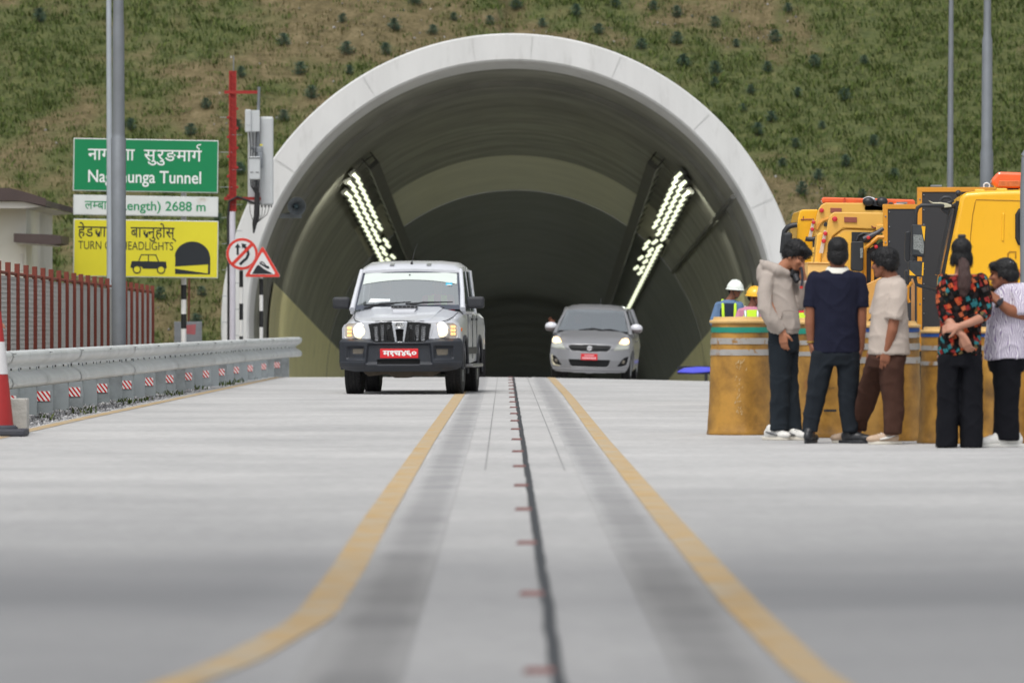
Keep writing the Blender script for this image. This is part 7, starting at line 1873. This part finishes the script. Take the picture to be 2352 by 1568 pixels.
rp = ramp(nt, [(.32, S(142, 128, 160)), (.50, S(208, 204, 212)), (1, S(218, 215, 222))]); L(wv.outputs['Fac'], rp.inputs[0]); L(rp.outputs[0], b.inputs['Base Color']); b.inputs['Roughness'].default_value = .9; b.inputs['Specular IOR Level'].default_value = .15
blob('blouse', [f.Fr([(2165, 395, 0, 75, .11), (2168, 425, 0, 112, .14), (2165, 500, 0, 142, .165), (2155, 620, 0, 160, .185), (2142, 750, 0, 162, .19), (2132, 860, 0, 162, .19), (2130, 912, 0, 162, .19)]), f.S([(2212, 465, -.12, .092), (2218, 540, -.15, .090), (2224, 612, -.175, .085)]), f.S([(2120, 480, .12, .09), (2085, 590, .15, .085)])], M_wv, o, .009, 3, .007, (3, 3, 2), 23, .010)
blob('trousers', [f.Fr([(2130, 860, 0, 135, .165), (2125, 950, 0, 132, .165), (2125, 1000, 0, 120, .15)]), f.Fr([(2110, 920, -.03, 110, .14), (2120, 1030, -.03, 94, .12), (2124, 1200, -.03, 84, .10), (2118, 1400, -.02, 90, .10), (2118, 1478, -.02, 90, .10)]), f.Fr([(2145, 920, .08, 100, .14), (2145, 1200, .09, 70, .10), (2145, 1480, .1, 70, .09)])], cloth('black_wide_trousers', S(20, 21, 26)), o, .010, 4, .007, (6, 6, 3), 29, .006)
hairdo(HC(hc, hm, [((0, .022, .050), (.090, .106, .086)), ((0, .065, -.01), (.082, .062, .078)), ((0, .105, -.01), (.055, .035, .055)), ((.0, -.07, .066), (.07, .045, .042)), ((.078, .02, .0), (.018, .05, .045)), ((-.078, .02, .0), (.018, .05, .045))]), M_hair, o, 1100, .022, .8, 9); face_marks(o, hc, hm)
m = MB(); c = f.p(2152, 250, -.07); rd = random.Random(3)
for i in range(9): m.sphere(c+Vector((rd.uniform(-.02, .02), rd.uniform(-.01, .01), rd.uniform(-.018, .018))), .006, 8, 6)
m.build('hair_clip', M_chrome, o)
m = MB(); c = f.p(2056, 524, -.228); d_ = Vector((-.55, -.1, .4)).normalized(); e1 = d_.cross(Vector((0, 1, 0))).normalized(); e2 = d_.cross(e1)
m.tube([c+e1*.040*math.cos(R(a))+e2*.040*math.sin(R(a)) for a in range(0, 361, 24)], .013, 8); m.box(c+Vector((0, -.044, .005)), (.045, .014, .045), rot=(0, R(35), 0)); m.build('wristwatch', pm('dark_watch', S(34, 36, 44), .3), o, bevel=.004)
p = f.p(2022, 1526, -.08); shoe(o, p.x, p.y, R(-66), M_shw, M_shw, .265)
p = f.p(2130, 1526, .05); shoe(o, p.x+.02, p.y-.08, R(-74), M_shw, M_shw, .265)

# --- workers beyond the drums
M_hiv = pm('lime_vest', S(190, 225, 45), .7, 0, .05, 8); M_vestd = cloth('dark_vest', S(44, 52, 66)); M_refl = pm('reflective_tape', S(176, 180, 182), .3, .4, .05)
def helmet(parent, c, M, mat):
    m = MB(); prof = [(.150*math.cos(R(a)), .135*math.sin(R(a))) for a in range(0, 90, 9)]+[(.002, .135)]
    mm = MB(); mm.lathe([(.118, -.004), (.128, .0)]+[(.128*math.cos(R(a)), .132*math.sin(R(a))) for a in range(5, 90, 9)]+[(.004, .133)], n=32)
    mm.lathe([(.12, -.012), (.142, -.022), (.146, -.014), (.12, .004)], n=32)
    mm.tube([(0, -.10, .085), (0, -.06, .125), (0, 0, .137), (0, .06, .125), (0, .10, .085)], .012, 8)
    mm.v = [tuple(Vector(c)+M@Vector((x, y*1.12-.01, z+.022))) for x, y, z in mm.v]; mm.build('helmet', mat, parent, smooth=40)
def worker(cx0, Y, hcx, hcy, look, shirt, label, helm, skinm, sx0, vest='lime', glasses=False):
    cy0 = (CAMZ*F/Y+740-525.6)*3.034; f = Fig(Y, cx0, cy0, label); k = f.k
    hc = f.p(hcx, hcy, 0); hm = rotm(look); zs = hc.z-.215
    W = lambda x, y, z, r: (x, y, z, r)
    bx = (sx0-cx0)/k
    P = head_pieces(hc, hm, 1.0)+[('L', [(bx, .0, zs+.02, .07), (hc.x*.6+bx*.4, 0, zs+.10, .06), (hc.x, 0, hc.z-.03, .06)]), ('F', [(bx, 0, zs, .15, .09), (bx, 0, zs-.25, .14, .1), (bx, 0, zs-.55, .14, .1)]),
         ('L', [(bx-.17, .05, zs-.05, .055), (bx-.25, .0, zs-.32, .045), (bx-.10, -.16, zs-.42, .035)]), ('L', [(bx+.17, -.05, zs-.05, .055), (bx+.20, -.08, zs-.33, .045), (bx+.15, -.22, zs-.50, .035)]),
         ('L', [(bx-.09, 0, zs-.6, .09), (bx-.10, 0, .5, .06), (bx-.10, 0, .08, .045)]), ('L', [(bx+.09, 0, zs-.6, .09), (bx+.10, 0, .5, .06), (bx+.10, 0, .08, .045)])]
    P += hand((bx-.10, -.16, zs-.42), (.8, -.2, .1), (0, .5, -1), 1, .5)+hand((bx+.15, -.22, zs-.5), (-.3, -.3, -1), (-1, 0, 0), -1, .4)
    o = f.body(P, skinm)
    blob('shirt', [('F', [(bx, 0, zs+.05, .10, .08), (bx, 0, zs, .185, .11), (bx, 0, zs-.2, .185, .13), (bx, 0, zs-.45, .175, .135), (bx, 0, zs-.66, .18, .135)]), ('L', [(bx-.16, .05, zs-.05, .078), (bx-.25, .0, zs-.31, .066), (bx-.16, -.12, zs-.39, .05)]), ('L', [(bx+.16, -.05, zs-.05, .078), (bx+.20, -.08, zs-.33, .066), (bx+.16, -.19, zs-.46, .05)])], shirt, o, .012, 4, .008, (6, 6, 4), cx0)
    blob('vest', [('F', [(bx, 0, zs+.0, .135, .125), (bx, 0, zs-.12, .165, .145), (bx, 0, zs-.3, .172, .15), (bx, 0, zs-.60, .18, .15)])], M_hiv if vest == 'lime' else M_vestd, o, .012, 3, .004)
    m = MB()
    for s in (-1, 1): m.tube([(bx+s*.09, .12, zs-.05), (bx+s*.10, .02, zs+.045), (bx+s*.10, -.11, zs-.03), (bx+s*.095, -.15, zs-.2), (bx+s*.10, -.155, zs-.58)], .024, 8)
    m.build('vest_strap', M_refl if vest == 'lime' else M_hiv, o, smooth=60)
    m = MB(); m.lathe([(.182, -.02), (.186, 0), (.182, .02)], (bx, 0, zs-.42), 28, 'z', sy=.84); m.build('vest_band', M_refl, o)
    blob('trousers', [('F', [(bx, 0, zs-.58, .16, .12), (bx, 0, zs-.75, .17, .13)]), ('F', [(bx-.09, 0, zs-.65, .09, .11), (bx-.10, 0, .5, .075, .09), (bx-.10, 0, .06, .075, .085)]), ('F', [(bx+.09, 0, zs-.65, .09, .11), (bx+.10, 0, .5, .075, .09), (bx+.10, 0, .06, .075, .085)])], cloth('dark_work_trousers', S(44, 46, 54)), o, .012, 3, .006)
    for s in (-1, 1): shoe(o, bx+s*.10, -.04, R(20*s), M_shb, M_shb, .28)
    helmet(o, hc, hm, helm)
    blob('hair', HC(hc, hm, [((0, .03, .03), (.082, .092, .07)), ((0, .06, -.02), (.074, .05, .06))]), M_hair, o, .009, 2); face_marks(o, hc, hm)
    if glasses:
        m = MB()
        for s in (-1, 1): m.sphere(hc+hm@Vector((s*.034, -.094, -.004)), (.028, .014, .022), 14, 8, M=hm); m.tube([hc+hm@Vector((s*.055, -.085, .0)), hc+hm@Vector((s*.082, .0, -.004))], .006, 6)
        m.build('sunglasses', M_black, o, smooth=60)
    m = MB(); m.tube([hc+hm@Vector(p) for p in ((-.082, -.01, .03), (-.07, -.04, -.07), (0, -.07, -.125), (.07, -.04, -.07), (.082, -.01, .03))], .005, 5); m.build('chin_strap', M_rubber, o)
    return o
worker(190, 92, 228, 424, (.80, -.60, -.08), cloth('blue_work_shirt', S(96, 120, 152)), 'worker in a white hard hat, sunglasses and blue shirt behind the first drum', pm('white_helmet', S(226, 232, 226), .35, 0, .03, coat=.3), SK_D, 188, 'dark', True)
worker(350, 91, 365, 470, (.85, -.45, -.05), cloth('pink_work_shirt', S(190, 130, 150)), 'worker in a yellow hard hat and lime vest half hidden by the beige hoodie', pm('yellow_helmet', S(240, 182, 40), .35, 0, .03, coat=.3), SK_D, 345)
worker(706, 93, 706, 492, (.2, -.9, -.1), cloth('red_work_shirt', S(196, 60, 70)), 'worker in a red shirt and lime vest glimpsed under the hoodie boy\'s elbow', pm('yellow_helmet', S(240, 182, 40), .35), SK_B, 702)

# --- people in the vehicles
def seated(veh, x, y, z, shirt, label, skinm, vest=False, arm_out=None, k=1.0):
    M = Matrix.LocRotScale(veh.location, veh.rotation_euler, None)
    hc = Vector((0, -.02, .62)); hm = rotm((0, -1, -.05))
    P = head_pieces(hc, hm, 1.0)+[('L', [(0, .02, .42, .07), (0, 0, .50, .055), (0, -.01, .58, .06)]), ('F', [(0, .03, .42, .15, .09), (0, .04, .2, .14, .10), (0, .03, 0, .16, .12)]),
         ('L', [(.09, 0, .02, .085), (.10, -.42, .08, .065), (.10, -.50, -.28, .05)]), ('L', [(-.09, 0, .02, .085), (-.10, -.42, .08, .065), (-.10, -.50, -.28, .05)]), ('L', [(.18, .02, .38, .05), (.22, -.12, .14, .042), (.10, -.36, .16, .032)])]
    P += hand((.10, -.36, .16), (-.3, -.8, .4), (-.5, -.4, -.6), 1, .9)
    sl = [('L', [(.17, .02, .38, .07), (.21, -.10, .18, .058)])]
    if arm_out:
        P += [('L', [(-.18, .02, .38, .05), (-.30, -.06, .30, .042), (-.40, -.10, .30, .036), (-.50, -.14, .42, .028)])]+hand((-.50, -.14, .42), (-.45, -.1, .85), (.2, -1, .1), 1, .35, .5)
        sl += [('L', [(-.17, .02, .38, .07), (-.27, -.05, .32, .058)])]
    else:
        P += [('L', [(-.18, .02, .38, .05), (-.22, -.12, .14, .042), (-.10, -.36, .16, .032)])]+hand((-.10, -.36, .16), (.3, -.8, .4), (.5, -.4, -.6), -1, .9)
        sl += [('L', [(-.17, .02, .38, .07), (-.21, -.10, .18, .058)])]
    o = blob('person', P, skinm, None, .008, 3); tag(o, label, 'person'); o.location = M@Vector((x, y, z)); o.rotation_euler = veh.rotation_euler
    blob('shirt', [('F', [(0, .03, .46, .09, .07), (0, .03, .42, .18, .11), (0, .04, .25, .18, .13), (0, .03, 0, .18, .14)])]+sl, shirt, o, .012, 4, .006)
    blob('trousers', [('L', [(.09, .02, .02, .10), (.10, -.42, .08, .08), (.10, -.50, -.22, .065)]), ('L', [(-.09, .02, .02, .10), (-.10, -.42, .08, .08), (-.10, -.50, -.22, .065)])], cloth('dark_work_trousers', S(44, 46, 54)), o, .014, 3)
    if vest:
        m = MB()
        for s in (-1, 1): m.add([(s*.05, -.10, .44), (s*.14, -.09, .43), (s*.15, -.115, .2), (s*.06, -.118, .2)], [(0, 1, 2, 3)])
        m2 = m.build('vest', M_hiv, o); sm_ = m2.modifiers.new('thick', 'SOLIDIFY'); sm_.thickness = .015
    blob('hair', HC(hc, hm, hair_s), M_hair, o, .009, 2, .004); face_marks(o, hc, hm)
    return o
seated(truck, -.38, 2.12, 1.0, cloth('grey_shirt', S(120, 122, 126)), 'driver in a grey shirt behind the windscreen of the silver pickup', SK_B)
seated(truck, .38, 2.12, 1.0, cloth('red_work_shirt', S(196, 60, 70)), 'passenger in a lime vest behind the windscreen of the silver pickup', SK_B, vest=True)
seated(car, -.36, 1.95, .68, cloth('dark_shirt', S(60, 62, 70)), 'driver of the grey hatchback with one arm raised out of the side window', SK_D, arm_out=True)
# --- somebody at the left edge, only a hand comes into view over the cone
f = Fig(52.4, -4940, 0, 'person at the left edge resting a hand on the traffic cone')
f.loc = Vector((at(-70, 740, 52.4).x, 52.4, 0)); hp = at(-3, 742, 52.05)-f.loc
hc = Vector((-.05, .0, 1.60)); hm = rotm((.6, -.7, -.1))
P = head_pieces(hc, hm)+[('L', [(-.05, 0, 1.38, .07), (-.05, 0, 1.56, .06)]), ('F', [(-.05, 0, 1.40, .15, .09), (-.05, 0, 1.1, .14, .1), (-.05, 0, .85, .15, .11)]), ('L', [(-.14, 0, .85, .09), (-.15, 0, .45, .06), (-.15, 0, .08, .045)]), ('L', [(.04, 0, .85, .09), (.05, 0, .45, .06), (.05, 0, .08, .045)]), ('L', [(.12, -.02, 1.36, .05), (.17, -.14, 1.12, .043), (hp.x-.08, hp.y, hp.z+.03, .03)]), ('L', [(-.23, 0, 1.36, .05), (-.28, 0, 1.1, .045), (-.27, -.05, .84, .033)])]
P += hand((hp.x-.08, hp.y, hp.z+.03), (1, -.1, -.25), (0, 0, -1), -1, .45)+hand((-.27, -.05, .84), (0, -.1, -1), (1, 0, 0), -1, .35)
o = f.body(P, SK_C)
blob('shirt', [('F', [(-.05, 0, 1.45, .09, .07), (-.05, 0, 1.41, .18, .11), (-.05, 0, 1.15, .18, .13), (-.05, 0, .8, .18, .14)]), ('L', [(.12, -.02, 1.36, .07), (.16, -.10, 1.2, .06)]), ('L', [(-.22, 0, 1.36, .07), (-.27, 0, 1.18, .06)])], cloth('grey_shirt', S(120, 122, 126)), o, .012, 4, .006)
blob('trousers', [('F', [(-.05, 0, .9, .16, .12), (-.05, 0, .75, .17, .13)]), ('F', [(-.14, 0, .82, .09, .11), (-.15, 0, .06, .075, .085)]), ('F', [(.04, 0, .82, .09, .11), (.05, 0, .06, .075, .085)])], cloth('dark_work_trousers', S(44, 46, 54)), o, .012, 3, .006)
for x in (-.15, .05): shoe(o, x, -.04, R(10), M_shb, M_shb)
blob('hair', HC(hc, hm, hair_s), M_hair, o, .009, 2, .004); face_marks(o, hc, hm)
